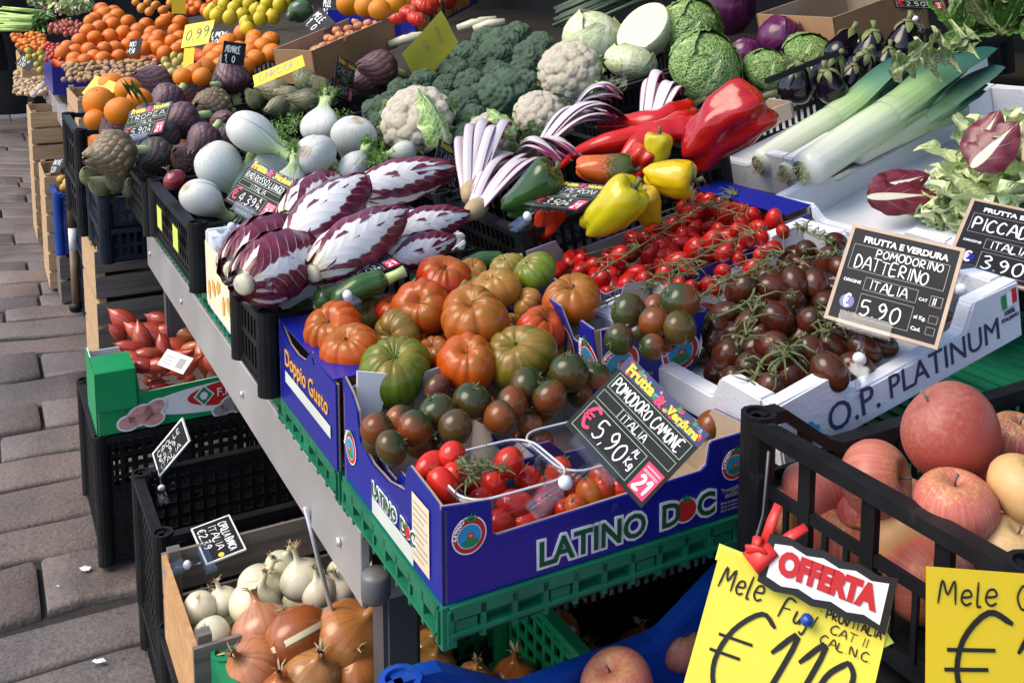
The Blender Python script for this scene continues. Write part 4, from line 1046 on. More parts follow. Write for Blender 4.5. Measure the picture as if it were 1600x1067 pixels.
# dark sheet added in place of the unlit interior of the stall
r = empty('dark_interior_sheet', FR(.2, 2.75, 0), 'added dark sheet standing in for the unlit stall interior behind the cabbages', 'backdrop')
def gf(u, v): return (.03 * sin(u * 60) + .02 * sin(u * 23), 10.5 * u, .02 + 2.4 * v)
cl = MB().grid(gf, 300, 4).mesh('cloth', 'dark_cloth'); obj('cloth', cl, r)
for y in (0, 10.5): obj('pole', MB().tube([(.0, y, 0), (0, y, 2.6)], .02, 10).mesh('pole', 'leg_steel'), r)
r = empty('awning', FR(-1.6, 1.35, 0), 'unseen green cloth awning added over the stall back to darken reflections', 'awning')  # out-of-view awning, added to darken reflections and cut the sky light from above
obj('unseen_canopy', MB().grid(lambda u, v: (2.4 * u, 12 * v, 2.15 + .25 * u + .04 * sin(v * 40) * (1 - u)), 12, 60).mesh('unseen_canopy', 'canopy_cloth'), r)
for y in (0, 12): obj('pole', MB().tube([(2.2, y, 0), (2.2, y, 2.4)], .025, 10).mesh('pole', 'leg_steel'), r)
# ================================================================== front row
# --- green trays under the tomato boxes
crate('plastic_tray', FR(.005, .006, .7545), .44, .29, .044, 'green_plastic', 'green plastic tray under the front blue tomato box', 'ribs', tubes=False, cat='tray')
crate('plastic_tray', FR(.325, .006, .7545), .44, .27, .044, 'green_plastic', 'green plastic tray under the blue box with the gold lettering', 'ribs', tubes=False, cat='tray')
crate('plastic_tray', FR(.62, .012, .7545), .44, .6, .04, 'green_plastic', 'green plastic tray under the white radicchio box', 'ribs', tubes=False, cat='tray')
crate('plastic_tray', FR(1.27, .012, .7545), .44, .6, .05, 'green_plastic', 'green plastic tray at the far end of the rail, under the fennel crate', 'ribs', tubes=False, cat='tray')
crate('plastic_tray', FR(-.03, .44, .7545, 2), .8, .42, .045, 'green_plastic', 'green plastic tray showing below the white box with the large lettering', 'ribs', tubes=False, cat='tray')

def logo(parent, M, s):
    """round tomato-shaped emblem"""
    e = obj('emblem', disc(MB(), 0, 0, s, s * 1.04, 0).mesh('emblem', 'white_ink', False), parent, M)
    def d(m, *a, **k): obj('emblem_print', disc(MB(), *a, **k).mesh('emblem_print', m, False), e)
    d('red_ink', 0, 0, s * .92, s * .96, .0002); d('white_ink', 0, -.04 * s, s * .7, s * .68, .0004); d('sky_ink', 0, -.04 * s, s * .66, s * .64, .0006)
    d('green_ink', .05 * s, -.38 * s, s * .5, s * .22, .0008); d('red_ink', .05 * s, .0, s * .22, s * .16, .001); d('ochre_ink', .05 * s, .0, s * .12, s * .08, .0012)
    q = MB()
    for k in range(5):
        a = R(90 + (k - 2) * 34); q.v += [(.25 * s * 0 + .1 * s, .8 * s, .0012), (.1 * s + .12 * s * cos(a + .8), .8 * s + .12 * s * sin(a + .8), .0012), (.1 * s + .5 * s * cos(a), .8 * s + .5 * s * sin(a), .0012), (.1 * s + .12 * s * cos(a - .8), .8 * s + .12 * s * sin(a - .8), .0012)]
        b = len(q.v) - 4; q.face((b, b + 1, b + 2, b + 3))
    obj('emblem_leaf', q.mesh('emblem_leaf', 'green_ink', False), e)
    me = fit_text('LATINO', s * 1.15, 'white_ink', bold=.001); obj('emblem_name', me, e, Matrix.Translation((-s * .82, -.1 * s, .0014)) @ Matrix.Rotation(R(62), 4, 'Z'))
def doc_text(parent, M, w):
    """LATINO D*C lettering, green on white outlines, the O a red tomato"""
    for (m, bold, z) in (('white_ink', .0052, 0), ('dark_green_ink', .0012, .0005)):
        base = text_mesh('LATINO', .05, m, bold=bold); x0 = min(v.co.x for v in base.vertices)
        obj('lettering', base, parent, M @ Matrix.Diagonal((w * .56 / .165, w * .56 / .165 * 1.0, 1, 1)) @ Matrix.Translation((0, 0, z)))
        for ch, x in (('D', .70), ('C', .925)):
            obj('lettering', text_mesh(ch, .05, m, bold=bold), parent, M @ Matrix.Translation((w * x, 0, z)) @ Matrix.Diagonal((w * .56 / .165, w * .56 / .165, 1, 1)))
    s = w * .066; c = (w * .855, w * .058)
    t = obj('tomato_print', disc(MB(), *c, s * 1.15, s * 1.05, .0002).mesh('tomato_print', 'white_ink', False), parent, M)
    obj('tomato_print', disc(MB(), *c, s, s * .9, .0007).mesh('tomato_print', 'red_ink', False), t)
    q = MB()
    for k in range(5):
        a = R(90 + (k - 2) * 38); x, y = c[0], c[1] + s * .75; b = len(q.v)
        q.v += [(x, y, .001), (x + s * .2 * cos(a + .7), y + s * .2 * sin(a + .7), .001), (x + s * .75 * cos(a), y + s * .6 * sin(a), .001), (x + s * .2 * cos(a - .7), y + s * .2 * sin(a - .7), .001)]; q.face((b, b + 1, b + 2, b + 3))
    obj('tomato_leaf', q.mesh('tomato_leaf', 'green_ink', False), t)

# --- the front blue tomato box
ML = FR(0, 0, .80)
front = [(0, 0), (.40, 0), (.40, .098), (.338, .096), (.335, .094), (.331, .07), (.322, .064), (.062, .058), (.056, .062), (.054, .098), (0, .104)]
back = [(0, 0), (.40, 0), (.40, .112), (.35, .13), (.33, .128), (.328, .085), (.08, .09), (.075, .125), (.0, .13)]
left = [(0, 0), (.30, 0), (.30, .10), (.268, .104), (.212, .108), (.205, .095), (.2, .074), (.15, .062), (.10, .06), (.06, .07), (.05, .105), (.03, .12), (.0, .13)]
right = [(0, 0), (.30, 0), (.30, .12), (.24, .12), (.22, .07), (.09, .068), (.07, .096), (0, .10)]
lb = carton('tomato_box', ML, .40, .30, 'blue_card', 'front blue cardboard box with green and white lettering holding tomato punnets', front, back, left, right, 'raw_card')
logo(lb, at_front(.029, .068, -.0012), .0195); logo(lb, at_front(.370, .062, -.0012), .0185)
doc_text(lb, at_front(.108, .011, -.0012), .225)
for i, t_ in enumerate(('Tracciabilit\u00e0', 'online')): decal(lb, 'small_print', fit_text(t_, .036 - .012 * i, 'grey_ink', bold=.0006), at_front(.352 + .006 * i, .03 - .007 * i, -.001))
for i in range(3): decal(lb, 'small_print', fit_text('dove e come nasce', .036, 'grey_ink'), at_front(.352, .016 - .0045 * i, -.001))
doc_text(lb, at_left(.196, .027, -.0012), .125)
decal(lb, 'label_strip', rect(MB(), 0, 0, .125, .02).mesh('label_strip', 'pale_label', False), at_left(.198, .003))
decal(lb, 'paper_label', rect(MB(), 0, 0, .045, .075).mesh('paper_label', 'cream_label', False), at_left(.075, .012))
q = MB()
for i in range(9): rect(q, .004, .008 + i * .0072, .041 - .009 * (i % 3 == 0), .0095 + i * .0072, .0006)
decal(lb, 'small_print', q.mesh('small_print', 'grey_ink', False), at_left(.075, .012, -.0012))
logo(lb, at_left(.272, .05, -.0012), .02)
# torn white edge and folded corner tabs
q = MB(); q.prism([(.004, .06), (.03, .06), (.05, .128), (.006, .14)], .003, Matrix.Translation((.008, .285, 0)))
obj('folded_tab', q.mesh('folded_tab', 'white_card', False), lb)
obj('folded_tab', MB().prism([(0, .06), (.05, .06), (.05, .125), (0, .118)], .003, Matrix.Translation((.09, .288, 0))).mesh('folded_tab', 'grey_card', False), lb)
obj('folded_tab', MB().prism([(0, .05), (.05, .05), (.05, .1), (0, .12)], .004, Matrix.Translation((.345, .2, 0)) @ Matrix.Rotation(R(20), 4, 'Z')).mesh('folded_tab', 'raw_card', False), lb)
def basket(M, lx, ly, h, label, m='blue_card', flare=.012, inner='grey_card', dipf=.35, lg=True):
    """small cardboard punnet with flared cut corners"""
    r = empty('card_basket', M, label, 'basket')
    def side(L): return [(0, 0), (L, 0), (L + flare, h), (L * .8, h * 1.0), (L * .62, h * (1 - dipf)), (L * .38, h * (1 - dipf)), (L * .2, h), (-flare, h)]
    S = [(lx, Matrix.Rotation(R(12), 4, 'X')), (ly, Matrix.Translation((lx, 0, 0)) @ Matrix.Rotation(R(90), 4, 'Z') @ Matrix.Rotation(R(12), 4, 'X')), (lx, Matrix.Translation((lx, ly, 0)) @ Matrix.Rotation(pi, 4, 'Z') @ Matrix.Rotation(R(12), 4, 'X')), (ly, Matrix.Translation((0, ly, 0)) @ Matrix.Rotation(R(-90), 4, 'Z') @ Matrix.Rotation(R(12), 4, 'X'))]
    for L, s in S:
        w = obj('side_wall', MB().prism(side(L), .0018, s).mesh('side_wall', m, False), r)
        obj('liner', MB().prism(side(L), .0018, s @ Matrix.Translation((0, .0022, 0))).mesh('liner', inner, False), w)
        if lg:
            for fx in (.12, .86): logo(w, s @ at_front(L * fx, h * .55, -.001), h * .24)
    obj('floor', MB().box(.002, .002, .001, lx - .002, ly - .002, .004).mesh('floor', inner, False), r)
    return r
basket(ML @ Matrix.Translation((.025, .115, .0065)), .125, .13, .07, 'blue card basket of brown tomatoes in the left half of the front box')
basket(ML @ Matrix.Translation((.175, .145, .0065)), .13, .13, .066, 'blue card basket of brown tomatoes in the middle of the front box')
bz, _k = P(1012, 640, .885); _a, _b = ab(bz)
bz = P(946, 638, .85)[0]; _a, _b = ab(bz); MBK = FR(_a, _b, .85, 2, 0, -6)
nb = basket(MBK, .125, .105, .122, 'tall blue card basket of brown tomatoes standing on the back corner of the front box', 'blue_card', .016)
for i, t_ in enumerate(('Tracciabilit\u00e0', 'online', 'dove e come', 'nasce')): decal(nb, 'small_print', fit_text(t_, .038 - .006 * (i % 2), 'grey_ink'), Matrix.Rotation(R(12), 4, 'X') @ at_front(.03, .040 - .008 * i, -.001))
def clear_punnet(M, lx, ly, h, label):
    r = empty('clear_punnet', M, label, 'punnet'); q = MB(); rad = .022; n = 28
    def ring(z, g, o=0):
        pts = []
        for (cx, cy, a0) in ((lx - rad, ly - rad, 0), (rad, ly - rad, 90), (rad, rad, 180), (lx - rad, rad, 270)):
            for k in range(7):
                a = R(a0 + 15 * k); pts.append((cx + (rad + g) * cos(a), cy + (rad + g) * sin(a), z))
        return pts
    R_ = [ring(.001, -.012), ring(.006, -.008), ring(h * .5, -.003), ring(h - .006, 0), ring(h, .0015), ring(h, .008), ring(h - .006, .010)]
    q.v = sum(R_, [])
    for j in range(len(R_) - 1):
        for i in range(n): q.face((j * n + i, j * n + (i + 1) % n, (j + 1) * n + (i + 1) % n, (j + 1) * n + i))
    q.face(tuple(reversed(range(n))))
    obj('tub', q.mesh('tub', 'clear_plastic'), r)
    rp = ring(h + .0005, .006); rp.append(rp[0]); obj('rim', MB().tube(rp, .0014, 6, caps=False).mesh('rim', 'rim_plastic'), r)
    return r
m_ = mat('rim_plastic', (.58, .6, .64), .12, coat=.5); MT['rim_plastic'] = m_
clear_punnet(ML @ Matrix.Translation((.036, .012, .03)), .115, .095, .066, 'clear plastic punnet of small red tomatoes at the front of the blue box')
clear_punnet(ML @ Matrix.Translation((.165, .03, .02)), .13, .1, .068, 'clear plastic punnet half hidden by the slanted price sign')

# --- the blue box with gold lettering
MD = FR(.315, -.005, .80)
DL = .265
left = [(0, 0), (DL, 0), (DL, .115), (DL * .7, .118), (DL * .66, .108), (DL * .6, .122), (DL * .5, .1), (DL * .35, .095), (DL * .2, .098), (0, .12)]
db = carton('tomato_box', MD, .40, DL, 'blue_card', 'blue cardboard box with gold lettering heaped with ribbed beef tomatoes', None, wall_hi(.40, .09, .12), left, wall_hi(DL, .09, .115), 'raw_card')
decal(db, 'lettering', fit_text('Doppio Gusto', .20, 'ochre_ink', bold=.0004), at_left(DL - .035, .062, -.001))
decal(db, 'label_strip', rect(MB(), 0, 0, .21, .017).mesh('label_strip', 'pale_label', False), at_left(DL - .035, .036))
for (x0, x1, y0, y1, zz) in ((.0, .075, .005, DL - .005, .121), (.33, .40, .02, DL - .01, .116)):
    obj('folded_flap', MB().box(x0, y0, zz - .003, x1, y1, zz).mesh('folded_flap', 'blue_card', False), db)

# --- black crate with courgettes between the beef tomatoes and the radicchio
crate('plastic_crate', FR(.595, -.02, .797), .42, .185, .128, 'black_plastic', 'black slatted crate of courgettes just behind the beef tomatoes', 'slats')
# --- white polystyrene radicchio box in front of the fennel
mr = FR(.80, -.012, .798)
rb_ = styro_box('polystyrene_box', mr, .42, .27, .15, 'broken white polystyrene box of long radicchio with a cream printed side', .018, .35)
decal(rb_, 'cream_side', rect(MB(), 0, 0, .262, .118).mesh('cream_side', 'cream_styro', False), at_left(.266, .012, -.0012))
q = MB()
for i in range(6): disc(q, .03 + i * .04, .03 + .012 * (i % 3), .012, .018, .0006, 10, i, wob=.2)
decal(rb_, 'side_print', q.mesh('side_print', 'ochre_ink', False), at_left(.266, .012, -.0022))
# snapped-off front lug of the box, leaning out
q = MB().prism([(0, 0), (.12, .0), (.09, .075), (.0, .085)], .018)
obj('broken_lug', q.mesh('broken_lug', 'styro', False, bevel=.003), rb_, Matrix.Translation((.0, -.085, .085)) @ Matrix.Rotation(R(-24), 4, 'X') @ Matrix.Rotation(R(-10), 4, 'Z'))
q = MB().prism([(0, 0), (.10, .02), (.115, .075), (.03, .03)], .016)
obj('broken_lug', q.mesh('broken_lug', 'styro', False, bevel=.003), rb_, Matrix.Translation((.3, -.03, .07)) @ Matrix.Rotation(R(-12), 4, 'X'))
# --- fennel crate
fc = crate('plastic_crate', FR(1.13, -.02, .808), .46, .5, .135, 'black_plastic', 'black crate heaped with white fennel bulbs', 'grid')
for y in (.12, .32): decal(fc, 'yellow_tag', rect(MB(), 0, 0, .06, .05).mesh('yellow_tag', 'lime_paper', False), at_left(y + .06, .05, -.012))

# ================================================================== second row
MO = FR(-.03, .42, .855, 12)
ob = styro_box('polystyrene_box', MO, .43, .40, .082, 'white polystyrene box printed with large black capitals, full of brown date tomatoes', .024, .42)
decal(ob, 'lettering', fit_text('O.P.', .085, 'navy_ink', bold=.0), at_front(.075, .014)); decal(ob, 'lettering', fit_text('PLATINUM', .205, 'navy_ink', bold=.0), at_front(.178, .016))
for i, mm in enumerate(('green_ink', 'white_ink', 'red_ink')):
    decal(ob, 'flag_print', rect(MB(), 0, 0, .010, .02).mesh('flag_print', mm, False), at_front(.392 + .010 * i, .052 + .0015 * i))
for i, t_ in enumerate(('100%', 'ITALIANO')): decal(ob, 'small_print', fit_text(t_, (.02, .034)[i], 'navy_ink', bold=.0006), at_front((.397, .39)[i], .042 - .008 * i))
q = MB(); disc(q, .045, .03, .014, .012, wob=.15); decal(ob, 'small_emblem', q.mesh('small_emblem', 'sky_ink', False), at_front(0, 0))
MR = FR(.395, .465, .865, 11)
rbx = carton('tomato_box', MR, .43, .25, 'purple_card', 'blue and white cardboard box of red date tomatoes on the vine', wall_hi(.43, .055, .075), wall_hi(.43, .055, .085), wall_hi(.25, .055, .075), wall_hi(.25, .075, .085), 'grey_card')
obj('folded_flap', MB().box(.375, .005, .0855, .434, .245, .088).mesh('folded_flap', 'blue_card', False), rbx)
MP = FR(.665, .475, .88, 12)
crate('plastic_crate', MP, .46, .30, .10, 'black_plastic', 'black crate of mixed peppers behind the red date tomatoes', 'slats')
MTd = FR(.985, .46, .865, 10)
crate('plastic_crate', MTd, .42, .34, .12, 'black_plastic', 'black crate of curled late radicchio beside the peppers', 'slats')
crate('plastic_crate', FR(1.36, .47, .87, 10), .44, .36, .12, 'black_plastic', 'black crate under the cauliflowers beside the fennel', 'slats')
crate('plastic_crate', FR(1.75, .47, .88, 10), .46, .5, .12, 'black_plastic', 'black crate under the nearest broccoli heads', 'slats')
crate('plastic_crate', FR(.92, 1.0, .99, 11), .46, .42, .12, 'black_plastic', 'black crate under the savoy cabbages', 'slats', dip=(0, 0, 0, .03))
crate('plastic_crate', FR(1.38, 1.0, .99, 11), .46, .42, .12, 'black_plastic', 'black crate under the pale cabbages', 'slats')
crate('plastic_crate', FR(.82, 1.48, 1.075, 12), .5, .55, .10, 'black_plastic', 'black crate of glossy aubergines', 'slats')
MK = FR(.60, 1.05, .965, 17, 0, 5)
lk = styro_box('polystyrene_box', MK, .66, .36, .11, 'long white polystyrene box with fat leeks laid in it', .024, .32)
ML2 = FR(.17, .98, .925, 15, 0, 4)
styro_box('polystyrene_box', ML2, .7, .40, .085, 'white polystyrene box of pale lettuces behind the framed price signs', .022, .3)
# ================================================================== near right: apples
MA = FR(-.395, .335, .79, 0)
crate('plastic_crate', MA, .62, .33, .165, 'black_plastic', 'open black crate of big apples at the right front', 'open', dip=(.03, .0, .058, 0), post=.019)
crate('plastic_crate', FR(-.395, .345, .61, 0), .60, .32, .165, 'black_plastic', 'black crate stacked under the big apples', 'open', post=.018)
MBl = FR(-.375, -.045, .575)
crate('plastic_crate', MBl, .47, .40, .145, 'blue_plastic', 'bright blue crate of apples at the bottom edge', 'solid', dip=(.07, 0, .058, 0), post=.022)
# ================================================================== below the table, street side
MB0 = FR(1.64, -.17, .0)
crate('plastic_crate', MB0, .6, .40, .325, 'black_plastic', 'tall black crate with a square-holed side under the green shallot box', 'grid')
MBi = FR(1.635, -.172, .331)
gl = .215
left = [(0, 0), (gl, 0), (gl, .15), (0, .15)]
front = [(0, 0), (.6, 0), (.6, .14), (.5, .14), (.49, .10), (.3, .095), (.12, .09), (.1, .1), (.092, .155), (0, .155)]
gb = carton('shallot_box', MBi, .6, gl, 'green_card', 'green cardboard box of red shallots sticking out under the table rail', front, front, left, left, 'white_card')
q = MB(); disc(q, .335, .047, .225, .038, .0004, 40); decal(gb, 'white_oval', q.mesh('white_oval', 'white_ink', False), at_front(0, 0))
q = MB(); disc(q, .345, .052, .135, .033, .0008, 40); decal(gb, 'red_oval', q.mesh('red_oval', 'red_ink', False), at_front(0, 0))
q = MB(); disc(q, .25, .054, .026, .028, .0012, 4); decal(gb, 'diamond', q.mesh('diamond', 'white_ink', False), at_front(0, 0))
q = MB(); disc(q, .25, .054, .021, .023, .0016, 4); decal(gb, 'diamond', q.mesh('diamond', 'green_ink', False), at_front(0, 0))
q = MB(); disc(q, .25, .054, .010, .011, .002, 6); decal(gb, 'diamond', q.mesh('diamond', 'white_ink', False), at_front(0, 0))
decal(gb, 'lettering', fit_text('F.lli Bisco', .11, 'white_ink', bold=.0004), at_front(.283, .046, -.0022))
for cx, cy, s in ((.10, .035, 1), (.315, .02, .85)):
    q = MB()
    for dx, dy, rx, ry, ro in ((0, 0, .03, .022, .3), (.032, .012, .026, .016, .5), (-.03, -.014, .022, .016, 0), (.03, -.016, .022, .014, .2)): disc(q, cx + dx * s, cy + dy * s, (rx + .005) * s, (ry + .005) * s, .0024, 18, ro)
    decal(gb, 'shallot_print', q.mesh('shallot_print', 'white_ink', False), at_front(0, 0))
    q = MB()
    for dx, dy, rx, ry, ro in ((0, 0, .03, .022, .3), (.032, .012, .026, .016, .5), (-.03, -.014, .022, .016, 0), (.03, -.016, .022, .014, .2)): disc(q, cx + dx * s, cy + dy * s, rx * s, ry * s, .0028, 18, ro)
    decal(gb, 'shallot_print', q.mesh('shallot_print', 'shallot_pink' if s == 1 else 'grey_ink', False), at_front(0, 0))
obj('corner_cover', MB().box(-.001, -.006, .06, .092, .0, .157).box(-.001, 0, .1555, .092, .12, .157).mesh('corner_cover', 'green_card', False, bevel=.003), gb)
# crates of onions
crate('plastic_crate', FR(.99, -.13, .12), .5, .27, .28, 'black_plastic', 'black crate of dark red onions behind the white onions', 'grid')
wood_crate('wooden_crate', FR(.52, -.155, .328), .5, .275, .15, 'thin wooden crate of white onions with a stamped end panel', 2, 'old_wood', None, 'old_wood', 'orange_wood')
mg = FR(.215, -.12, .30)
crate('plastic_crate', mg, .46, .30, .165, 'bright_green_plastic', 'bright green crate of golden onions at the bottom edge', 'grid')
crate('plastic_crate', FR(.22, .37, .25), .5, .4, .16, 'black_plastic', 'black crate of golden onions in the dark under the table', 'slats')
for (a0, b0, z0, hh, lab) in ((.52, -.15, 0, .33, 'dark crate standing on the paving under the white onions'), (.985, -.125, 0, .115, 'dark crate standing on the paving under the red onions'), (.21, -.115, 0, .295, 'dark crate standing on the paving under the golden onions')):
    crate('plastic_crate', FR(a0, b0, z0), .46, .30, hh, 'black_plastic', lab, 'grid')
crate('plastic_crate', FR(.22, .37, .0), .5, .4, .245, 'black_plastic', 'dark crate on the ground deep under the table', 'grid')
crate('plastic_crate', FR(-.385, -.04, .0), .46, .39, .27, 'black_plastic', 'dark crate on the ground under the blue apple crate', 'grid')
crate('plastic_crate', FR(-.385, -.04, .275), .46, .39, .28, 'black_plastic', 'dark crate directly below the blue apple crate', 'grid')
crate('plastic_crate', FR(-.385, .44, .0), .5, .3, .30, 'black_plastic', 'dark crate on the ground under the right-hand apples', 'grid')
crate('plastic_crate', FR(-.385, .44, .305), .5, .3, .30, 'black_plastic', 'dark crate in the middle of the stack under the right-hand apples', 'grid')
# corner tube of a crate, standing by the wooden onion crate
# ================================================================== stacks between the two tables
def stack(a0, b0, lx, ly, n, h, z, mk, lab):
    for i in range(n): mk(z + i * h, lab[i])
for i, lab in enumerate(('lowest wooden crate of the stack beside the green shallot box', 'second wooden crate from the ground beside the shallot box', 'third wooden crate of the stack beside the shallot box', 'top wooden crate of the stack, carrying the black artichoke crates')):
    wood_crate('wooden_crate', FR(2.28, -.10, .0 + i * .158), .52, .42, .142, lab, 2, 'old_wood', 'wooden crates stacked beside the shallot box', 'pine_wood', 'pine_wood')
crate('plastic_crate', FR(2.03, -.095, .645), .40, .30, .095, 'dark_crate', 'lower black crate on the wooden stack below the green artichokes', 'slats')
MAr = FR(2.03, -.095, .742)
crate('plastic_crate', MAr, .44, .32, .085, 'dark_crate', 'upper black crate full of dark green artichokes', 'slats')
crate('plastic_crate', FR(1.66, -.03, .80), .48, .34, .13, 'black_plastic', 'black crate of violet artichokes next to the fennel', 'grid')
MOr = FR(2.36, -.12, .80)
crate('plastic_crate', FR(2.38, -.12, .645), .40, .40, .15, 'black_plastic', 'black crate under the big oranges with leaves', 'open')
crate('plastic_crate', MOr, .40, .42, .17, 'black_plastic', 'open black crate of big oranges beside the violet artichokes', 'open')
crate('plastic_crate', FR(1.99, .33, .87, 8), .44, .5, .11, 'black_plastic', 'black crate of small green artichokes', 'slats')
crate('plastic_crate', FR(2.5, .31, .88, 8), .44, .42, .11, 'black_plastic', 'black crate of round violet artichokes with stems', 'slats')
for (a0, z0, n) in ((4.1, 0, 3), (5.05, 0, 4)):
    for i in range(n): wood_crate('wooden_crate', FR(a0, -.13, z0 + i * .178), .5, .42, .165, ('bottom', 'second', 'third', 'top')[i] + (' wooden crate of the nearer stack by the far table' if a0 < 5 else ' wooden crate of the farther stack by the far table'), 2, 'pine_wood', 'wooden crates stacked before the far table')
# ================================================================== produce
RG = random.Random(5)
def jit(c, a=.15): k = 1 + RG.uniform(-a, a); return tuple(min(1, max(0, v * k * (1 + RG.uniform(-a, a) * .4))) for v in c)
def fr(proto, px, py, d, h, label, cat, axis=None, spin=None, color=None, group=None, sq=1.0, M=None, sc=None):
    """a fruit whose outline is d pixels wide in the photo, centred at height h (or on plane z=h of frame M)"""
    if callable(h): p, k = h(px, py)
    elif M is not None: p, k = PM(px, py, M, h)
    else: p, k = P(px, py, h)
    s = sc if sc else d / 2 * k
    ax = axis if axis is not None else idir(RG.uniform(-.4, .4), -1, RG.uniform(.1, .9))
    return put(proto, aim(ax, RG.uniform(0, 6.28) if spin is None else spin, p, (s * RG.uniform(.95, 1.05), s * RG.uniform(.95, 1.05), s * sq * RG.uniform(.95, 1.05))), label, cat, group, color)
# ---- ribbed beef tomatoes
BT = [make_beef(i, (9, 11, 8, 10)[i], (.13, .1, .15, .11)[i], (.7, .66, .74, .7)[i]) for i in range(4)]
BG = [make_beef(10 + i, (12, 10)[i], .12, (.74, .7)[i], 'green_tomato_skin') for i in range(2)]
ORG, RED, BRN, GRN, OLV, DRK = (.46, .062, .005), (.45, .026, .005), (.34, .085, .01), (.12, .19, .012), (.2, .15, .015), (.28, .04, .006)
beef = [ # px, py, d, h, kind, colour, stem direction in the picture, label
 (522, 515, 86, .935, 0, ORG, (-.25, -.6, .6), 'deeply ribbed orange tomato at the left end above the blue flap'),
 (548, 545, 82, .93, 1, ORG, (-.2, -.8, .5), 'smooth orange tomato in front of the deeply ribbed one at the left end'),
 (660, 478, 82, .955, 2, ORG, (-.1, -.35, .8), 'large orange tomato facing its dark star-shaped stem to the street'),
 (694, 437, 80, .955, 1, RED, (.1, -.9, .4), 'bright orange-red tomato at the back next to the crate slats'),
 (610, 483, 46, .935, 3, RED, (.1, -.9, .4), 'small orange-red tomato tucked left of the large ones'),
 (740, 497, 102, .955, 0, BRN, (-.05, -.8, .55), 'biggest brownish-orange tomato in the middle of the heap'),
 (617, 580, 106, .915, 4, GRN, (.05, -.75, .55), 'big green ribbed tomato at the front of the heap'),
 (730, 566, 86, .925, 2, ORG, (.05, -.7, .65), 'orange tomato between the two green ones at the front'),
 (811, 558, 100, .925, 5, OLV, (-.2, -.7, .55), 'large dark green tomato with an olive flank at the front right'),
 (845, 516, 76, .935, 3, RED, (.3, -.7, .3), 'plain red tomato on the right side, without visible ribs'),
 (895, 468, 84, .96, 1, BRN, (-.05, -.9, .45), 'wide orange-brown tomato sitting alone on the blue right-hand flap'),
 (835, 427, 66, .97, 4, (.15, .22, .02), (-.5, -.6, .2), 'green lobed tomato at the back right corner'),
 (773, 453, 72, .955, 2, (.36, .17, .03), (-.2, -.9, .3), 'olive-shouldered amber tomato behind the biggest one'),
 (728, 450, 52, .945, 5, (.25, .24, .04), (.3, -.8, .3), 'yellow-green ribbed tomato between the red and amber ones'),
 (824, 473, 46, .94, 0, (.3, .13, .03), (-.7, -.5, .3), 'small tomato with a pale scar on the right of the biggest one'),
 (622, 524, 72, .92, 5, (.24, .15, .03), (-.5, -.1, .7), 'olive-brown tomato behind the big green one'),
 (678, 556, 62, .91, 3, DRK, (-.1, -.9, .3), 'dark orange tomato squeezed between the green and orange front ones'),
 (580, 488, 46, .925, 4, (.16, .13, .03), (-.3, -.4, .6), 'dull olive tomato under the courgettes'),
 (737, 427, 50, .95, 1, (.48, .16, .05), (.1, -.9, .4), 'peach-coloured tomato beside the slatted crate'),
 (792, 418, 48, .955, 5, (.3, .24, .04), (-.2, -.9, .3), 'yellowish tomato left of the lobed green one'),
 (797, 511, 42, .92, 3, (.33, .17, .04), (.5, -.5, .4), 'small amber tomato half hidden right of the biggest one'),
 (700, 520, 62, .905, 2, DRK, (0, -.9, .3), 'shaded red tomato in the gap below the biggest one'),
]
for px, py, d, h, kd, c, ax, lab in beef:
    fr((BT + BG)[kd], px, py, d * 1.12, h, lab, 'tomato', idir(*ax), None, jit(c, .08), 'beef tomatoes in the gold lettered box')
for i in range(14):
    M = MD @ Matrix.Translation((.055 + .075 * (i % 5), .055 + .075 * (i // 5), .045)); s = RG.uniform(.034, .042)
    put(BT[i % 4], M @ Matrix.Rotation(RG.uniform(0, 6), 4, 'Z') @ Matrix.Scale(s, 4), 'beef tomato buried at the bottom of the gold lettered box', 'tomato', 'buried beef tomatoes', jit(RG.choice((ORG, DRK, BRN))))
# ---- courgettes
def courgette(p0, p1, rr, label, seed=1):
    a, b = Vector(p0), Vector(p1); mid = (a + b) / 2 + Vector((0, 0, .008)); pts = curve_pts([a, mid, b], 8); n = len(pts)
    o = tag(obj('courgette', MB().tube(pts, [rr * (.45 + .55 * min(1, min(i, n - 1 - i) / 2.2)) * (1 + .03 * sin(i)) for i in range(n)], 16).mesh('courgette', 'zucchini_skin'), None, None, (.03, .08, .018)), label, 'courgette', 'courgettes in the black crate')
    d = (b - a).normalized(); obj('stem', MB().tube([b, b + d * .018, b + d * .03], [rr * .5, rr * .42, rr * .5], 7).mesh('stem', 'stalk_green'), o)
    obj('blossom_end', MB().lathe([(0, -.002), (rr * .35, 0), (0, .003)], 8).mesh('blossom_end', 'dry_leaf'), o, aim(-d, 0, a))
def PH(x, y, h): return P(x, y, h)[0]
courgette(PH(520, 478, 0.947), PH(604, 437, 0.977), .019, 'bright striped courgette lying uppermost beside the beef tomatoes')
courgette(PH(492, 480, 0.937), PH(572, 444, 0.957), .019, 'dark courgette behind the bright striped one')
courgette(PH(455, 500, .885), PH(520, 478, .89), .018, 'dark courgette low down behind the slanted tag clip')
courgette(PH(716, 424, .93), PH(790, 408, .94), .017, 'courgette peeping out at the back right of the beef tomatoes')
courgette(PH(640, 450, .88), PH(720, 430, .885), .018, 'courgette hidden deep behind the beef tomatoes')
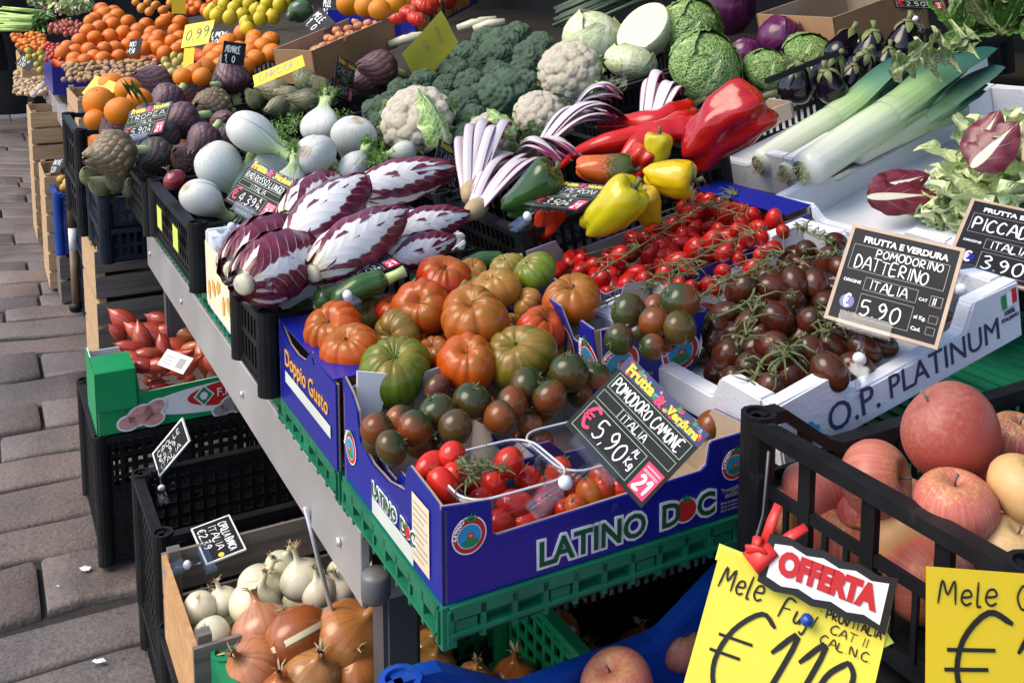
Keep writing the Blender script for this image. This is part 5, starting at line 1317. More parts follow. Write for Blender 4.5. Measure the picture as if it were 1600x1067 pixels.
# ---- brown tomatoes of the front box
CM = [make_small('brown_tomato', 'camone_skin', z, i, 5, .34, .03) for i, z in enumerate((.95, 1.0, .9))]
TB, TD, TP = (.17, .048, .012), (.075, .046, .012), (.28, .09, .035)
def cam(lst, lab, grp, M=None):
    for px, py, d, h, c in lst:
        fr(CM[RG.randrange(3)], px, py, d, h, lab, 'tomato', idir(RG.uniform(-1, 1), RG.uniform(-1, .3), RG.uniform(-.6, .5)), None, jit(c, .15), grp, RG.uniform(.94, 1.06), M)
cam([(589, 671, 58, .905, TB), (612, 699, 57, .90, TD), (648, 669, 60, .905, TB), (625, 655, 48, .895, TP), (683, 643, 58, .91, TD), (711, 668, 54, .905, TD), (585, 690, 40, .88, TD), (655, 695, 44, .875, TB), (692, 690, 46, .87, TB)],
    'glossy brown-green tomato in the left card basket', 'brown tomatoes in the left card basket')
cam([(737, 627, 60, .91, TD), (800, 629, 54, .91, TB), (781, 651, 53, .90, TB), (823, 601, 58, .915, TD), (859, 620, 58, .91, TB), (889, 582, 60, .925, TD), (931, 586, 44, .91, TP), (760, 640, 46, .885, TB), (845, 640, 44, .88, TB), (870, 600, 44, .9, TD), (683, 606, 46, .905, (.14, .05, .03)), (905, 615, 46, .89, TB)],
    'glossy brown-green tomato in the middle card basket', 'brown tomatoes in the middle card basket')
cam([(828, 664, 42, .875, TP), (846, 690, 40, .855, TB), (812, 690, 38, .85, TB)], 'brown tomato seen through the second clear punnet', 'brown tomatoes in the clear punnet')
cam([(1112, 664, 52, .87, TB)], 'lone brown tomato in the right back corner of the front box', None)
cam([(982, 488, 56, .975, TD), (1022, 503, 50, .975, TB), (1062, 472, 62, .985, TB), (1062, 513, 54, .975, TD), (967, 530, 50, .962, TD), (1019, 542, 42, .955, TB), (1000, 520, 44, .95, TB), (1040, 530, 44, .945, TB), (1090, 500, 40, .955, TB), (1025, 480, 44, .955, TB)],
    'brown tomato heaped in the tall blue card basket', 'brown tomatoes in the tall card basket')
# ---- red tomatoes in the clear punnets
RT = [make_small('small_tomato', 'red_tomato_skin', z, 5 + i, 5, .5, .03) for i, z in enumerate((1.15, 1.35, 1.0))]
R1, R2 = (.56, .022, .012), (.5, .05, .015)
for px, py, d, h, q in ((673, 727, 40, .895, 1), (706, 711, 42, .905, 1.2), (709, 742, 40, .895, 1), (692, 759, 46, .89, 1.1), (795, 722, 44, .89, 1.1), (660, 745, 38, .875, 1), (735, 750, 40, .868, 1), (750, 783, 42, .855, 1), (805, 788, 48, .85, 1), (781, 818, 46, .838, 1), (770, 755, 40, .868, 1), (825, 750, 40, .86, 1), (705, 790, 40, .84, 1), (730, 815, 40, .83, 1), (820, 815, 38, .835, 1)):
    fr(RT[RG.randrange(3)], px, py, d, h, 'shiny red tomato in the front clear punnet', 'tomato', idir(RG.uniform(-1, 1), RG.uniform(-1, .5), RG.uniform(-.3, .7)), None, jit(R1), 'red tomatoes in the front clear punnet')
for px, py, d, h, c in ((858, 767, 46, .85, R1), (872, 740, 42, .865, R2), (846, 792, 40, .842, R1), (922, 776, 46, .845, (.5, .13, .02)), (890, 755, 42, .85, R2), (900, 795, 42, .84, (.5, .1, .02)), (945, 765, 40, .85, R2), (970, 770, 40, .845, R1), (940, 745, 40, .85, R2), (1000, 755, 38, .85, R1), (880, 800, 38, .835, R1)):
    fr(RT[RG.randrange(3)], px, py, d, h, 'red or orange tomato lying loose along the front rim of the blue box', 'tomato', None, None, jit(c), 'tomatoes along the front rim')
def vine(paths, label, rr=.0018, curls=26, spread=.02, seed=1, name='vine_stem', grp=None):
    rg = random.Random(seed); r = None; mb = MB(); tw = MB()
    for pts in paths:
        pp = curve_pts(pts, 6); n = len(pp); mb.tube(pp, [rr * (1 - .5 * i / n) for i in range(n)], 6)
        for i in range(curls):
            q = pp[rg.randrange(n)]; d = Vector((rg.uniform(-1, 1), rg.uniform(-1, 1), rg.uniform(-.2, 1))).normalized(); l = rg.uniform(.3, 1) * spread
            e = Vector((rg.uniform(-1, 1), rg.uniform(-1, 1), rg.uniform(-1, .3))).normalized()
            tw.tube([q, q + d * l * .5, q + d * l * .8 + e * l * .3, q + d * l * .7 + e * l * .8], [rr * .55, rr * .5, rr * .35, rr * .2], 4, caps=False)
    o = tag(obj(name, mb.mesh(name, 'vine_green')), label, 'tomato vine', grp); obj('twigs', tw.mesh('twigs', 'vine_green', False), o)
    return o
vine([[PH(715, 720, .91), PH(735, 735, .912), PH(762, 730, .915), PH(790, 735, .905)], [PH(730, 760, .9), PH(745, 738, .91), PH(755, 722, .905)]], 'curly green tomato stalks in the front clear punnet', .0022, 34, .022, 3)
# ---- date tomatoes: trusses and loose ones
DT = [make_small('date_tomato', 'red_tomato_skin', 1.38 + .12 * i, 20 + i, 5, .5, .03, 12, .06) for i in range(3)]
DB = [make_small('date_tomato', 'brown_date_skin', 1.25 + .1 * i, 30 + i, 5, .45, .03, 12, .06) for i in range(3)]
def trusses(M, lst, protos, colr, stems, lab_t, lab_l, grp_t, grp_l, radd, seed, z0, maxd=62, rv=.0022, curls=16):
    rg = random.Random(seed); roots = []; 
    for i, pts in enumerate(stems):
        W3 = [PM(x, y, M, z)[0] for x, y, z in pts]; pp = curve_pts(W3, 7); n = len(pp)
        r = empty('tomato_truss', Matrix.Translation(pp[0]), lab_t[i], 'tomato truss', grp_t); mb = MB(); tw = MB(); pl = [p - pp[0] for p in pp]
        mb.tube(pl, [rv * (1 - .45 * j / n) for j in range(n)], 7)
        for j in range(curls):
            q = pl[rg.randrange(n)]; d = Vector((rg.uniform(-1, 1), rg.uniform(-1, 1), rg.uniform(-.5, .8))).normalized(); l = rg.uniform(.012, .032); e = Vector((rg.uniform(-1, 1), rg.uniform(-1, 1), rg.uniform(-1, .2))).normalized()
            tw.tube([q, q + d * l * .6, q + d * l * .9 + e * l * .3, q + d * l * .8 + e * l * .7], [rv * .6, rv * .5, rv * .4, rv * .2], 4, caps=False)
        roots.append((r, pp, pts, mb, tw))
    for px, py, w, hh, dz in lst:
        z = z0 + dz; p, k = PM(px, py, M, z); best = None
        for r in roots:
            d = min((math.hypot(px - q[0], py - q[1]) for q in _dens(r[2])))
            if best is None or d < best[0]: best = (d, r)
        s = radd * rg.uniform(.84, 1.06) * (min(w, hh) / 66) ** .5; pr_ = protos[rg.randrange(3)]; ax = idir((hh < w) * rg.choice((-1, 1)) + rg.uniform(-.3, .3), -1 if hh >= w else -.3, rg.uniform(-.2, .5))
        if best[0] < maxd:
            r, pp = best[1][0], best[1][1]; q = min(pp, key=lambda t: (t - p).length); ax = ((q - p).normalized() * .7 + ax * .5).normalized()
            Mx = aim(ax, rg.uniform(0, 6), p - pp[0], s); t = obj('tomato', pr_[1], r, Mx, jit(colr, .2)); obj('calyx', pr_[2][0][1], t)
            top = p + ax * s * 1.3 - pp[0]; q = q - pp[0]; best[1][3].tube([top, (top + q) / 2 + Vector((0, 0, .006)), q], [rv * .5, rv * .6, rv * .7], 5)
        else: put(pr_, aim(ax, rg.uniform(0, 6), p, s), lab_l, 'tomato', grp_l, jit(colr, .2))
    for r, pp, pts, mb, tw in roots:
        st = obj('stem', mb.mesh('stem', 'vine_green'), r); obj('twigs', tw.mesh('twigs', 'vine_green', False), st)
def _dens(pts):
    o = []
    for (a, b, _), (c, d, _) in zip(pts, pts[1:]):
        for i in range(5): o.append((a + (c - a) * i / 5, b + (d - b) * i / 5))
    return o + [pts[-1][:2]]
c2 = lambda L: [(850 + x / 2.133, 60 + y / 2.133, w, h, dz) for x, y, w, h, dz in L]
redl = c2([(250, 725, 65, 90, .02), (190, 810, 60, 60, 0), (115, 785, 50, 50, 0), (560, 680, 90, 110, .03), (500, 705, 80, 90, .02), (600, 715, 65, 60, .02), (680, 670, 60, 70, .015), (730, 670, 60, 62, .015), (770, 700, 70, 60, .015), (650, 735, 70, 60, .01), (725, 725, 70, 55, .02), (440, 740, 90, 70, .005), (480, 770, 70, 60, 0), (595, 780, 85, 60, .01), (400, 790, 60, 70, .005), (310, 780, 70, 50, 0), (330, 812, 60, 60, 0), (715, 630, 70, 60, .02), (765, 605, 60, 70, .02), (797, 645, 50, 90, .03), (650, 570, 42, 36, .01), (500, 590, 70, 60, 0), (430, 625, 60, 60, 0), (540, 545, 60, 60, .01), (365, 635, 60, 60, 0), (290, 690, 60, 60, 0), (160, 765, 60, 60, 0), (240, 765, 60, 50, -.01), (350, 720, 60, 60, 0), (270, 830, 60, 60, 0), (400, 840, 60, 50, 0), (450, 825, 60, 60, -.005), (490, 835, 60, 60, 0), (545, 825, 60, 60, 0), (580, 640, 60, 60, 0), (640, 640, 60, 60, .01), (460, 660, 60, 60, 0), (690, 770, 50, 60, 0), (620, 690, 50, 60, 0), (330, 670, 55, 60, 0), (600, 590, 50, 55, .01), (210, 850, 46, 46, 0), (120, 740, 45, 50, 0), (390, 700, 60, 60, 0), (700, 590, 50, 50, .01), (570, 840, 60, 50, 0), (640, 820, 50, 50, 0)] + [(440 + 26 * (i % 9) + 11 * (i // 9), 500 + 32 * (i // 9) + 9 * (i % 3), 52, 52, .004) for i in range(27)])
trusses(MR, redl, DT, (.42, .01, .008), [[(845 + 20, 482, .085), (930, 430, .10), (1000, 385, .105), (1080, 335, .10), (1150, 305, .09)], [(1010, 440, .105), (1060, 420, .11), (1120, 385, .115), (1180, 365, .11)], [(930, 355, .09), (1010, 340, .1), (1080, 320, .1), (1165, 335, .1)], [(930, 480, .09), (990, 455, .095), (1050, 435, .1), (1105, 410, .105)], [(1085, 470, .1), (1130, 440, .105), (1180, 420, .11), (1225, 395, .105)]],
        ['long truss of red date tomatoes lying diagonally across the vine box', 'truss of larger red date tomatoes at the right of the vine box', 'truss of small red date tomatoes along the back of the vine box', 'truss of red date tomatoes nearest the tall card basket', 'truss of red date tomatoes by the blue right-hand wall'], 'loose red date tomato in the vine box', 'red date tomato trusses', 'loose red date tomatoes', .0148, 3, .065, 34, .0017, 44)
for i in range(100):
    x, y = .03 + .37 * RG.random(), .03 + .19 * RG.random(); put(DT[i % 3], MR @ Matrix.Translation((x, y, .034 + .026 * RG.random())) @ Matrix.Rotation(RG.uniform(0, 6), 4, 'Z') @ Matrix.Rotation(R(RG.uniform(50, 110)), 4, 'X') @ Matrix.Scale(.0148, 4), 'loose red date tomato in the vine box', 'tomato', 'loose red date tomatoes', jit((.38, .01, .008), .2))
c4 = lambda L: [(1050 + x / 2.425, 260 + y / 2.425, w, h, dz) for x, y, w, h, dz in L]
brl = c4([(510, 320, 95, 70, .02), (622, 285, 80, 66, .02), (590, 362, 80, 90, .01), (262, 470, 90, 110, .03), (385, 460, 90, 85, .03), (468, 440, 80, 90, .03), (545, 445, 85, 95, .025), (500, 398, 66, 60, .025), (180, 620, 80, 66, .01), (285, 600, 85, 80, .015), (400, 580, 85, 110, .03), (525, 590, 80, 95, .02), (212, 720, 95, 110, .02), (230, 800, 80, 55, .02), (300, 768, 90, 85, .015), (380, 680, 85, 70, .02), (418, 740, 90, 80, .02), (530, 700, 80, 66, .025), (597, 778, 100, 118, .03), (655, 640, 80, 70, .01), (370, 842, 110, 56, .02), (730, 690, 80, 75, .01), (800, 680, 70, 60, .005), (640, 385, 60, 50, .02), (330, 535, 75, 70, .01), (460, 520, 75, 70, .01), (590, 520, 75, 70, .005), (480, 650, 75, 70, .0), (620, 700, 75, 70, .0), (500, 770, 75, 70, 0), (250, 680, 75, 70, 0), (350, 620, 75, 70, 0), (700, 760, 75, 70, 0), (450, 800, 75, 66, .005), (200, 560, 70, 66, .01), (760, 620, 75, 70, 0), (540, 830, 66, 60, 0)])
trusses(MO, brl, DB, (.075, .018, .008), [[(1110, 500, 0.080), (1170, 470, 0.085), (1190, 430, 0.090), (1260, 405, 0.090), (1315, 395, 0.085)], [(1150, 555, 0.080), (1165, 520, 0.090), (1185, 465, 0.095)], [(1175, 600, 0.075), (1195, 560, 0.090), (1230, 545, 0.095), (1275, 520, 0.090), (1305, 505, 0.085)], [(1195, 600, 0.080), (1215, 570, 0.090), (1235, 545, 0.095)], [(1245, 350, 0.090), (1265, 365, 0.090), (1300, 380, 0.085)]],
        ['long truss of brown date tomatoes along the back of the white box', 'truss of brown date tomatoes at the left wall of the white box', 'truss of brown date tomatoes below the framed sign in the white box', 'short truss of brown date tomatoes at the front of the white box', 'dark green-brown tomatoes on a wiry stem in the far corner of the white box'], 'loose brown date tomato in the white box', 'brown date tomato trusses', 'loose brown date tomatoes', .0182, 5, .05, 70, .0026, 20)
for i in range(95):
    x, y = .05 + .33 * RG.random(), .05 + .3 * RG.random(); put(DB[i % 3], MO @ Matrix.Translation((x, y, .032 + .022 * RG.random())) @ Matrix.Rotation(RG.uniform(0, 6), 4, 'Z') @ Matrix.Rotation(R(RG.uniform(50, 110)), 4, 'X') @ Matrix.Scale(.018, 4), 'loose brown date tomato in the white box', 'tomato', 'loose brown date tomatoes', jit((.06, .015, .007), .25))
# ---- apples
AP = [make_apple(i) for i in range(3)]; MG = make_apple(7, 'apple', 'mango_skin', .92, .22, .06)
PK, PL = (.46, .1, .09), (.52, .33, .16)
ap = [(1486, 676, 152, .985, MG, (.3, .05, .035), (-.6, -.9, -.2), 'biggest dusky red apple standing on top of the right-hand crate'),
 (1368, 750, 118, .915, AP[0], (.45, .12, .1), (.75, -.25, .5), 'pink apple with its stalk hollow turned to the right'),
 (1492, 790, 128, .95, AP[1], PK, (-.1, -.95, .2), 'rosy red apple below the biggest one'),
 (1600, 765, 110, .965, AP[2], (.6, .36, .16), (.3, -.8, .3), 'yellow-peach apple cut off by the right edge, upper one'),
 (1578, 855, 110, .92, AP[0], (.6, .42, .22), (.2, -.8, .4), 'pale yellow apple by the crate rim at the right edge'),
 (1278, 765, 118, .87, AP[1], (.5, .12, .12), (-.3, -.8, -.5), 'pink apple behind the first opening of the crate side'),
 (1345, 805, 76, .87, AP[2], (.42, .05, .07), (-.3, .6, .6), 'small crimson apple pressed against the crate side'),
 (1405, 838, 128, .86, AP[0], (.56, .3, .14), (.55, .55, .4), 'yellow and pink apple showing its flower end through the crate side'),
 (1465, 885, 108, .85, AP[1], (.5, .17, .15), (-.3, -.8, .3), 'pink apple behind the third opening of the crate side'),
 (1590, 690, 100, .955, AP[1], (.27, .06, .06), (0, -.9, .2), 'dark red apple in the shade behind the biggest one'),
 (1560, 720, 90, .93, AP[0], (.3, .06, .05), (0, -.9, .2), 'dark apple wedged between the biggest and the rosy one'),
 (1310, 840, 96, .82, AP[2], (.5, .26, .16), (0, -.8, .3), 'pale apple low in the crate behind the slats'),
 (1240, 800, 90, .85, AP[1], (.4, .14, .06), (0, -.8, .3), 'brownish apple low in the corner of the crate')]
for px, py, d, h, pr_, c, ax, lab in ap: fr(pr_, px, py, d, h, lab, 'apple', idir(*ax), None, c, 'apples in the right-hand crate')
for i in range(15):
    M = MA @ Matrix.Translation((.07 + .085 * (i % 6), .06 + .095 * (i // 6), .05)); put(AP[i % 3], M @ Matrix.Rotation(i, 4, 'Z') @ Matrix.Rotation(R(40 * (i % 4)), 4, 'X') @ Matrix.Scale(.041, 4), 'apple buried at the bottom of the right-hand crate', 'apple', 'buried apples', jit(PK))
fr(AP[0], 962, 1072, 122, .655, 'pink apple with a hollow stalk end in the blue crate', 'apple', idir(-.25, -.75, .3), None, (.5, .13, .12)); fr(AP[1], 1062, 1010, 80, .63, 'apple half hidden behind the yellow paper in the blue crate', 'apple', idir(.2, -.9, .2), None, (.42, .12, .1))
for i in range(10):
    put(AP[i % 3], MBl @ Matrix.Translation((.06 + .085 * (i % 5), .06 + .09 * (i // 5), .05)) @ Matrix.Rotation(i, 4, 'Z') @ Matrix.Scale(.04, 4), 'apple at the bottom of the blue crate', 'apple', 'apples in the blue crate', jit(PK))
# ---- onions
ON = [make_onion('onion', 'gold_onion_skin', i) for i in range(3)]; WO = [make_onion('white_onion', 'white_onion_skin', 5 + i, .9, .75) for i in range(3)]
GO = (.38, .11, .025)
for px, py, d, h, c, ax, lab in ((463, 995, 106, .475, (.3, .085, .025), (.5, .8, .3), 'large brown onion with a pale torn band, nearest the metal rod'), (548, 995, 116, .47, (.42, .17, .05), (.5, -.7, .2), 'large coppery onion with a dry tip behind the metal rod'), (410, 985, 96, .46, (.46, .2, .1), (-.3, -.8, -.3), 'pale pinkish-gold onion at the left behind the banded one'),
    (395, 1045, 98, .455, (.45, .17, .07), (-.4, -.7, .5), 'pinkish onion at the bottom edge left of the banded one'), (490, 1055, 90, .45, (.42, .2, .07), (.3, -.9, .4), 'yellow-brown onion at the bottom edge under the small sign'), (560, 1050, 80, .44, (.4, .14, .04), (0, -.9, .3), 'coppery onion behind the blue crate corner'), (440, 1085, 80, .44, GO, (0, -.9, .3), 'onion cut off by the bottom edge')):
    fr(ON[RG.randrange(3)], px, py, d, h, lab, 'onion', idir(*ax), None, c, 'golden onions in the green crate', .95)
band = MB().grid(lambda u, v: (1.022 * sin(pi / 2 - .1 + .2 * v) * cos(6.2832 * u), 1.022 * sin(pi / 2 - .1 + .2 * v) * sin(6.2832 * u), .9 * cos(pi / 2 - .1 + .2 * v)), 40, 3).mesh('torn_band', 'white_onion_skin')
bo = [o for o in col.objects if o.get('label', '').startswith('large brown onion')][0]; obj('torn_band', band, bo, Matrix.Rotation(R(4), 4, 'X'), (.72, .6, .4))
for px, py, d, h, lab in ((312, 950, 52, .455, 'small round white onion with its root end up at the crate wall'), (330, 995, 60, .45, 'white onion with a hairy root end nearest the green crate'), (348, 940, 48, .45, 'white onion tucked behind the small round ones'), (408, 918, 72, .47, 'white onion with a pointed neck in the middle of the wooden crate'), (398, 945, 74, .465, 'big white onion behind the pinkish-gold one'), (473, 905, 66, .485, 'tall-necked white onion at the far side of the crate'), (498, 925, 56, .475, 'greenish-white onion lying beside the metal rod'), (535, 895, 50, .48, 'white onion close to the metal rail'), (440, 885, 50, .475, 'white onion at the back board of the crate'), (530, 925, 50, .465, 'white onion beside the table leg')):
    fr(WO[RG.randrange(3)], px, py, d * 1.05, h, lab, 'onion', idir(RG.uniform(-.6, .6), -.8 if 'root' not in lab else .9, .1 if 'root' not in lab else -.5), None, jit((.66, .62, .46), .08), 'white onions in the wooden crate', .95)
for i in range(12): put(WO[i % 3], FR(.52, -.155, .335) @ Matrix.Translation((.06 + .075 * (i % 6), .08 + .1 * (i // 6), .055)) @ Matrix.Scale(.036, 4), 'white onion low in the wooden crate', 'onion', 'lower white onions', jit((.66, .62, .46), .08))
for i in range(12): put(ON[i % 3], mg @ Matrix.Translation((.06 + .07 * (i % 6), .07 + .1 * (i // 6), .06)) @ Matrix.Rotation(i, 4, 'Z') @ Matrix.Scale(.04, 4), 'golden onion low in the green crate', 'onion', 'lower golden onions', jit(GO))
for px, py, d, h, lab in ((672, 1018, 74, .40, 'shaded brown onion under the table beside the leg'), (675, 1050, 80, .395, 'yellow onion catching light under the green tray'), (740, 1062, 60, .39, 'onion at the bottom edge under the table'), (655, 985, 60, .39, 'dark onion far under the table')):
    fr(ON[0], px, py, d, h, lab, 'onion', idir(.2, -.9, .2), None, jit((.4, .2, .06)), 'onions under the table')
for i in range(9): put(ON[i % 3], FR(.22, .37, .25) @ Matrix.Translation((.07 + .1 * (i % 4), .08 + .11 * (i // 4), .06)) @ Matrix.Scale(.042, 4), 'onion in the dark crate under the table', 'onion', 'lower onions under the table', jit(GO))
for i in range(12): put(ON[i % 3], FR(.99, -.13, .12) @ Matrix.Translation((.1 + .1 * (i % 4), .06 + .075 * (i // 4), .09 + .02 * (i % 3))) @ Matrix.Rotation(i, 4, 'X') @ Matrix.Scale(.036, 4), 'dark red onion in the shaded crate behind the white onions', 'onion', 'red onions in the shade', jit((.06, .008, .014)))
# ---- shallots
SH = [make_shallot(i) for i in range(3)]; SC = (.42, .06, .035)
for px, py, l, dx, dy, c in ((196, 503, 62, .8, .55, SC), (222, 530, 56, .4, .8, SC), (243, 522, 60, .7, .5, SC), (262, 520, 56, .95, .25, (.4, .07, .04)), (288, 522, 50, .9, .1, (.4, .13, .03)), (310, 520, 46, .4, .8, (.36, .12, .03)), (205, 545, 52, .9, .3, SC), (232, 555, 52, .95, .15, (.42, .09, .05)), (225, 572, 54, .97, .1, (.3, .03, .03)), (272, 565, 64, .7, -.6, SC), (300, 545, 48, .8, -.3, (.42, .13, .03)), (318, 560, 52, .3, .9, (.42, .1, .03)), (215, 520, 50, .6, .6, SC), (250, 500, 50, .9, .2, SC), (275, 540, 54, .8, .2, SC), (245, 572, 50, .9, -.2, SC), (290, 575, 50, .8, -.4, SC), (330, 530, 44, .7, .4, (.4, .12, .03)), (208, 560, 46, .8, .3, SC), (350, 575, 46, .5, .7, SC), (258, 545, 50, .3, .8, SC), (340, 545, 50, .5, .8, (.36, .1, .03)), (185, 520, 40, .6, .8, SC), (335, 570, 50, .6, .6, SC)):
    p, k = P(px, py, .475 - .0004 * (py - 500)); s = l * k / 2.5; put(SH[RG.randrange(3)], aim(idir(dx, dy, RG.uniform(-.3, .3)), RG.uniform(0, 6), p, (s * 1.15, s * 1.15, s)), 'long red shallot heaped in the green cardboard box', 'shallot', 'shallots in the green box', jit(c))
for i in range(24): put(SH[i % 3], MBi @ Matrix.Translation((.06 + .09 * (i % 6), .035 + .046 * (i // 6), .05 + .012 * (i % 2))) @ Matrix.Rotation(i * 2, 4, 'Z') @ Matrix.Rotation(R(85), 4, 'X') @ Matrix.Scale(.026, 4), 'red shallot at the bottom of the green cardboard box', 'shallot', 'buried shallots', jit(SC))
M, w, h = solve_sign((262, 545), (302, 560), (243, 568), 2.4, 1.8, 1)
lt = empty('paper_tag', M, 'pale printed paper tag lying on the shallots', 'label'); obj('paper', MB().box(0, 0, -.001, w, h, 0).mesh('paper', 'white_card', False), lt); q = MB(); rect(q, w * .6, h * .2, w * .85, h * .8); [rect(q, w * .1, h * (.2 + .2 * i), w * .45, h * (.27 + .2 * i)) for i in range(3)]; ink(lt, 'print', q, 'grey_ink')
# ================================================================== fennel, radicchio
FN = [make_fennel(i) for i in range(4)]
for i, (px, py, d, h, ax, sp, lab) in enumerate((
  (392, 207, 84, 1.09, (.75, .45, .1), 0, 'fennel bulb highest in the crate, its stalks pointing down to the right'),
  (499, 196, 62, 1.06, (.1, -.75, -.5), 1, 'fennel bulb behind, with feathery green leaves on its left'),
  (553, 213, 72, 1.05, (-.25, .75, -.5), 2, 'pear-shaped fennel bulb at the right end next to the cauliflower'),
  (490, 244, 78, 1.045, (.25, .25, -.95), 3, 'fennel bulb turned with its round root end to the viewer'),
  (341, 258, 80, 1.02, (.5, .75, -.2), 1, 'fennel bulb with a brown mark at the left side of the crate'),
  (428, 270, 78, .99, (.1, -.6, -.7), 2, 'fennel bulb directly behind the dark price sign'),
  (314, 309, 70, .985, (.55, .55, -.5), 0, 'lowest fennel bulb, at the near left corner of the crate'),
  (549, 265, 62, 1.01, (.3, -.5, -.6), 3, 'fennel bulb half hidden behind the uppermost radicchio'),
  (632, 240, 44, 1.02, (-.9, .1, .1), 1, 'small fennel lying on its side, feathery leaves to the left'),
  (450, 300, 70, .98, (.2, -.9, -.2), 2, 'fennel bulb low behind the radicchio'),
  (380, 290, 60, .97, (.2, -.9, -.2), 1, 'fennel bulb hidden low beside the dark price sign'))):
    fr(FN[sp], px, py, d * .97, h, lab, 'fennel', idir(*ax), RG.uniform(0, 6), None, 'fennel bulbs in the black crate')
fd = MB(); rg = random.Random(4)
for cx, cy, hh in ((459, 190, 1.06), (440, 200, 1.06), (590, 240, 1.03), (580, 250, 1.03), (528, 183, 1.06), (395, 290, 1.0)):
    for i in range(70):
        p = PH(cx + rg.gauss(0, 11), cy + rg.gauss(0, 7), hh); d = Vector((rg.uniform(-1, 1), rg.uniform(-1, 1), rg.uniform(-.2, 1))).normalized() * rg.uniform(.008, .026)
        fd.tube([p, p + d * .6, p + d + Vector((0, 0, -.003))], [.0012, .0009, .0003], 3, caps=False)
tag(obj('fennel_fronds', fd.mesh('fennel_fronds', 'frond_green', False)), 'loose feathery green fronds between the fennel bulbs', 'fronds', kind='stuff')
fr(ON[0], 273, 281, 36, .985, 'single red onion at the left rim of the fennel crate', 'onion', idir(-.3, -.6, .3), None, (.22, .01, .03))
TV = [make_treviso(i, 1.0, (.145, .16, .15)[i]) for i in range(3)] + [make_treviso(5, 1.0, .17, 'treviso_dark_leaf')]
def trev(x0, y0, h0, x1, y1, h1, lab, k=0, spin=0, wd=1.0):
    a, b = PH(x0, y0, h0), PH(x1, y1, h1); L = (b - a).length
    while L > .225 and h1 < 1.2: h1 += .004; b = PH(x1, y1, h1); L = (b - a).length
    q0 = aim(b - a, 0, a).to_3x3(); cv = (CAMP - a).normalized(); spin = math.atan2(cv.dot(q0 @ Vector((0, 1, 0))), cv.dot(q0 @ Vector((1, 0, 0)))) - 4.23 + (spin - 3) * .14
    wd *= 1.24; put(TV[k], aim(b - a, spin, a, (L * wd, L * wd, L)), lab, 'radicchio', 'long radicchio heads in the broken white box')
trev(556, 300, 1.02, 716, 262, 1.035, 'uppermost radicchio lying level, its broad white rib towards the viewer', 0, 1.4)
trev(455, 392, 1.0, 575, 278, 1.03, 'radicchio pointing up to the right in front of the fennel', 1, .6)
trev(488, 428, .985, 634, 330, 1.0, 'radicchio lying slantwise in the middle, nearest the clear price tag', 2, 2.2)
trev(612, 366, .985, 735, 335, 1.0, 'dark purple radicchio under the uppermost one', 1, 3.3)
trev(604, 410, .97, 712, 372, .98, 'radicchio at the right end over the broken white lug', 0, 4.4)
trev(449, 345, 1.0, 526, 275, 1.02, 'pale radicchio behind the one pointing up to the right', 2, 5.2)
trev(378, 446, .985, 490, 384, 1.0, 'dark wine-red radicchio behind the broken white lug', 3, 2.9, 1.3)
trev(362, 424, .975, 466, 352, 1.0, 'wine-red radicchio wrapped against the left wall of the white box', 3, 4.0, 1.15)
trev(560, 345, .95, 640, 300, .97, 'radicchio buried under the uppermost ones', 2, 1)
trev(520, 400, .93, 660, 390, .94, 'radicchio buried under the slantwise one', 1, 2)
# crumpled clear film over the left radicchio
fl = MB().grid(lambda u, v: tuple(PH(345 + 100 * u + 45 * v, 440 - 120 * v + 15 * u + 5 * sin(u * 9 + v * 7), .985 + .025 * v + .012 * sin(u * 11) * sin(v * 9))), 16, 16)
tag(obj('plastic_film', fl.mesh('plastic_film', 'clear_plastic', False)), 'crumpled clear film over the wine-red radicchio at the left', 'film')
# late radicchio: bunches of curved white ribs with wine edges
def tardivo(base, tip, h0, h1, n, lab, seed, L=None, up=.05, wide=.035):
    rg = random.Random(seed); a, b = PS(*base, h0)[0], PS(*tip, h1)[0]; d = b - a; side = d.cross(Vector((0, 0, 1))).normalized(); r = empty('late_radicchio', Matrix.Translation(a), lab, 'radicchio', 'bunches of late radicchio')
    for i in range(n):
        s = (i / (n - 1) - .5) * 2; z = rg.uniform(.0, .035); L_ = rg.uniform(.8, 1.08); w = rg.uniform(.007, .0105); tw = rg.uniform(-.3, .3)
        def gf(u, v):
            c = d * v * L_ + side * (s * wide * (.35 + 1.1 * sin(pi * min(1, v * .75))) ) + Vector((0, 0, 1)) * ((up + z) * sin(pi * min(1, v * .9)) + .004 * i % .01)
            x = (u - .5) * 2; ww = w * (1 + .4 * v) * (1 if v < .9 else .6)
            return tuple(c + side * x * ww * cos(tw) + Vector((0, 0, 1)) * (-.35 * x * x * ww + x * ww * sin(tw)))
        obj('leaf', MB().grid(gf, 4, 14).mesh('leaf', 'tardivo_leaf'), r)
    q = MB().lathe([(0, -.03), (.012, -.028), (.02, 0), (.018, .02)], 12); obj('root', q.mesh('root', 'dry_leaf'), r, aim(d, 0))
    return r
tardivo((832, 248), (968, 205), .01, .01, 17, 'pale bunch of late radicchio beside the long red peppers', 1, up=.05, wide=.03)
tardivo((742, 328), (835, 262), -.015, -.02, 15, 'bunch of late radicchio with its roots at the crate corner by the green pepper', 2, up=.02, wide=.032)
tardivo((800, 262), (900, 262), -.01, -.0, 12, 'flat bunch of late radicchio between the green pepper and the pale bunch', 3, up=.03, wide=.03)
tardivo((735, 300), (765, 225), -.0, .03, 9, 'dark curling late radicchio behind the upright price sign', 4, up=.05, wide=.03)
tardivo((1010, 220), (1050, 160), -.02, .03, 8, 'late radicchio curling up behind the long red peppers', 5, up=.06, wide=.025)
tardivo((880, 200), (970, 165), .0, .03, 9, 'late radicchio in clear film below the tall cauliflower', 6, up=.04, wide=.03)
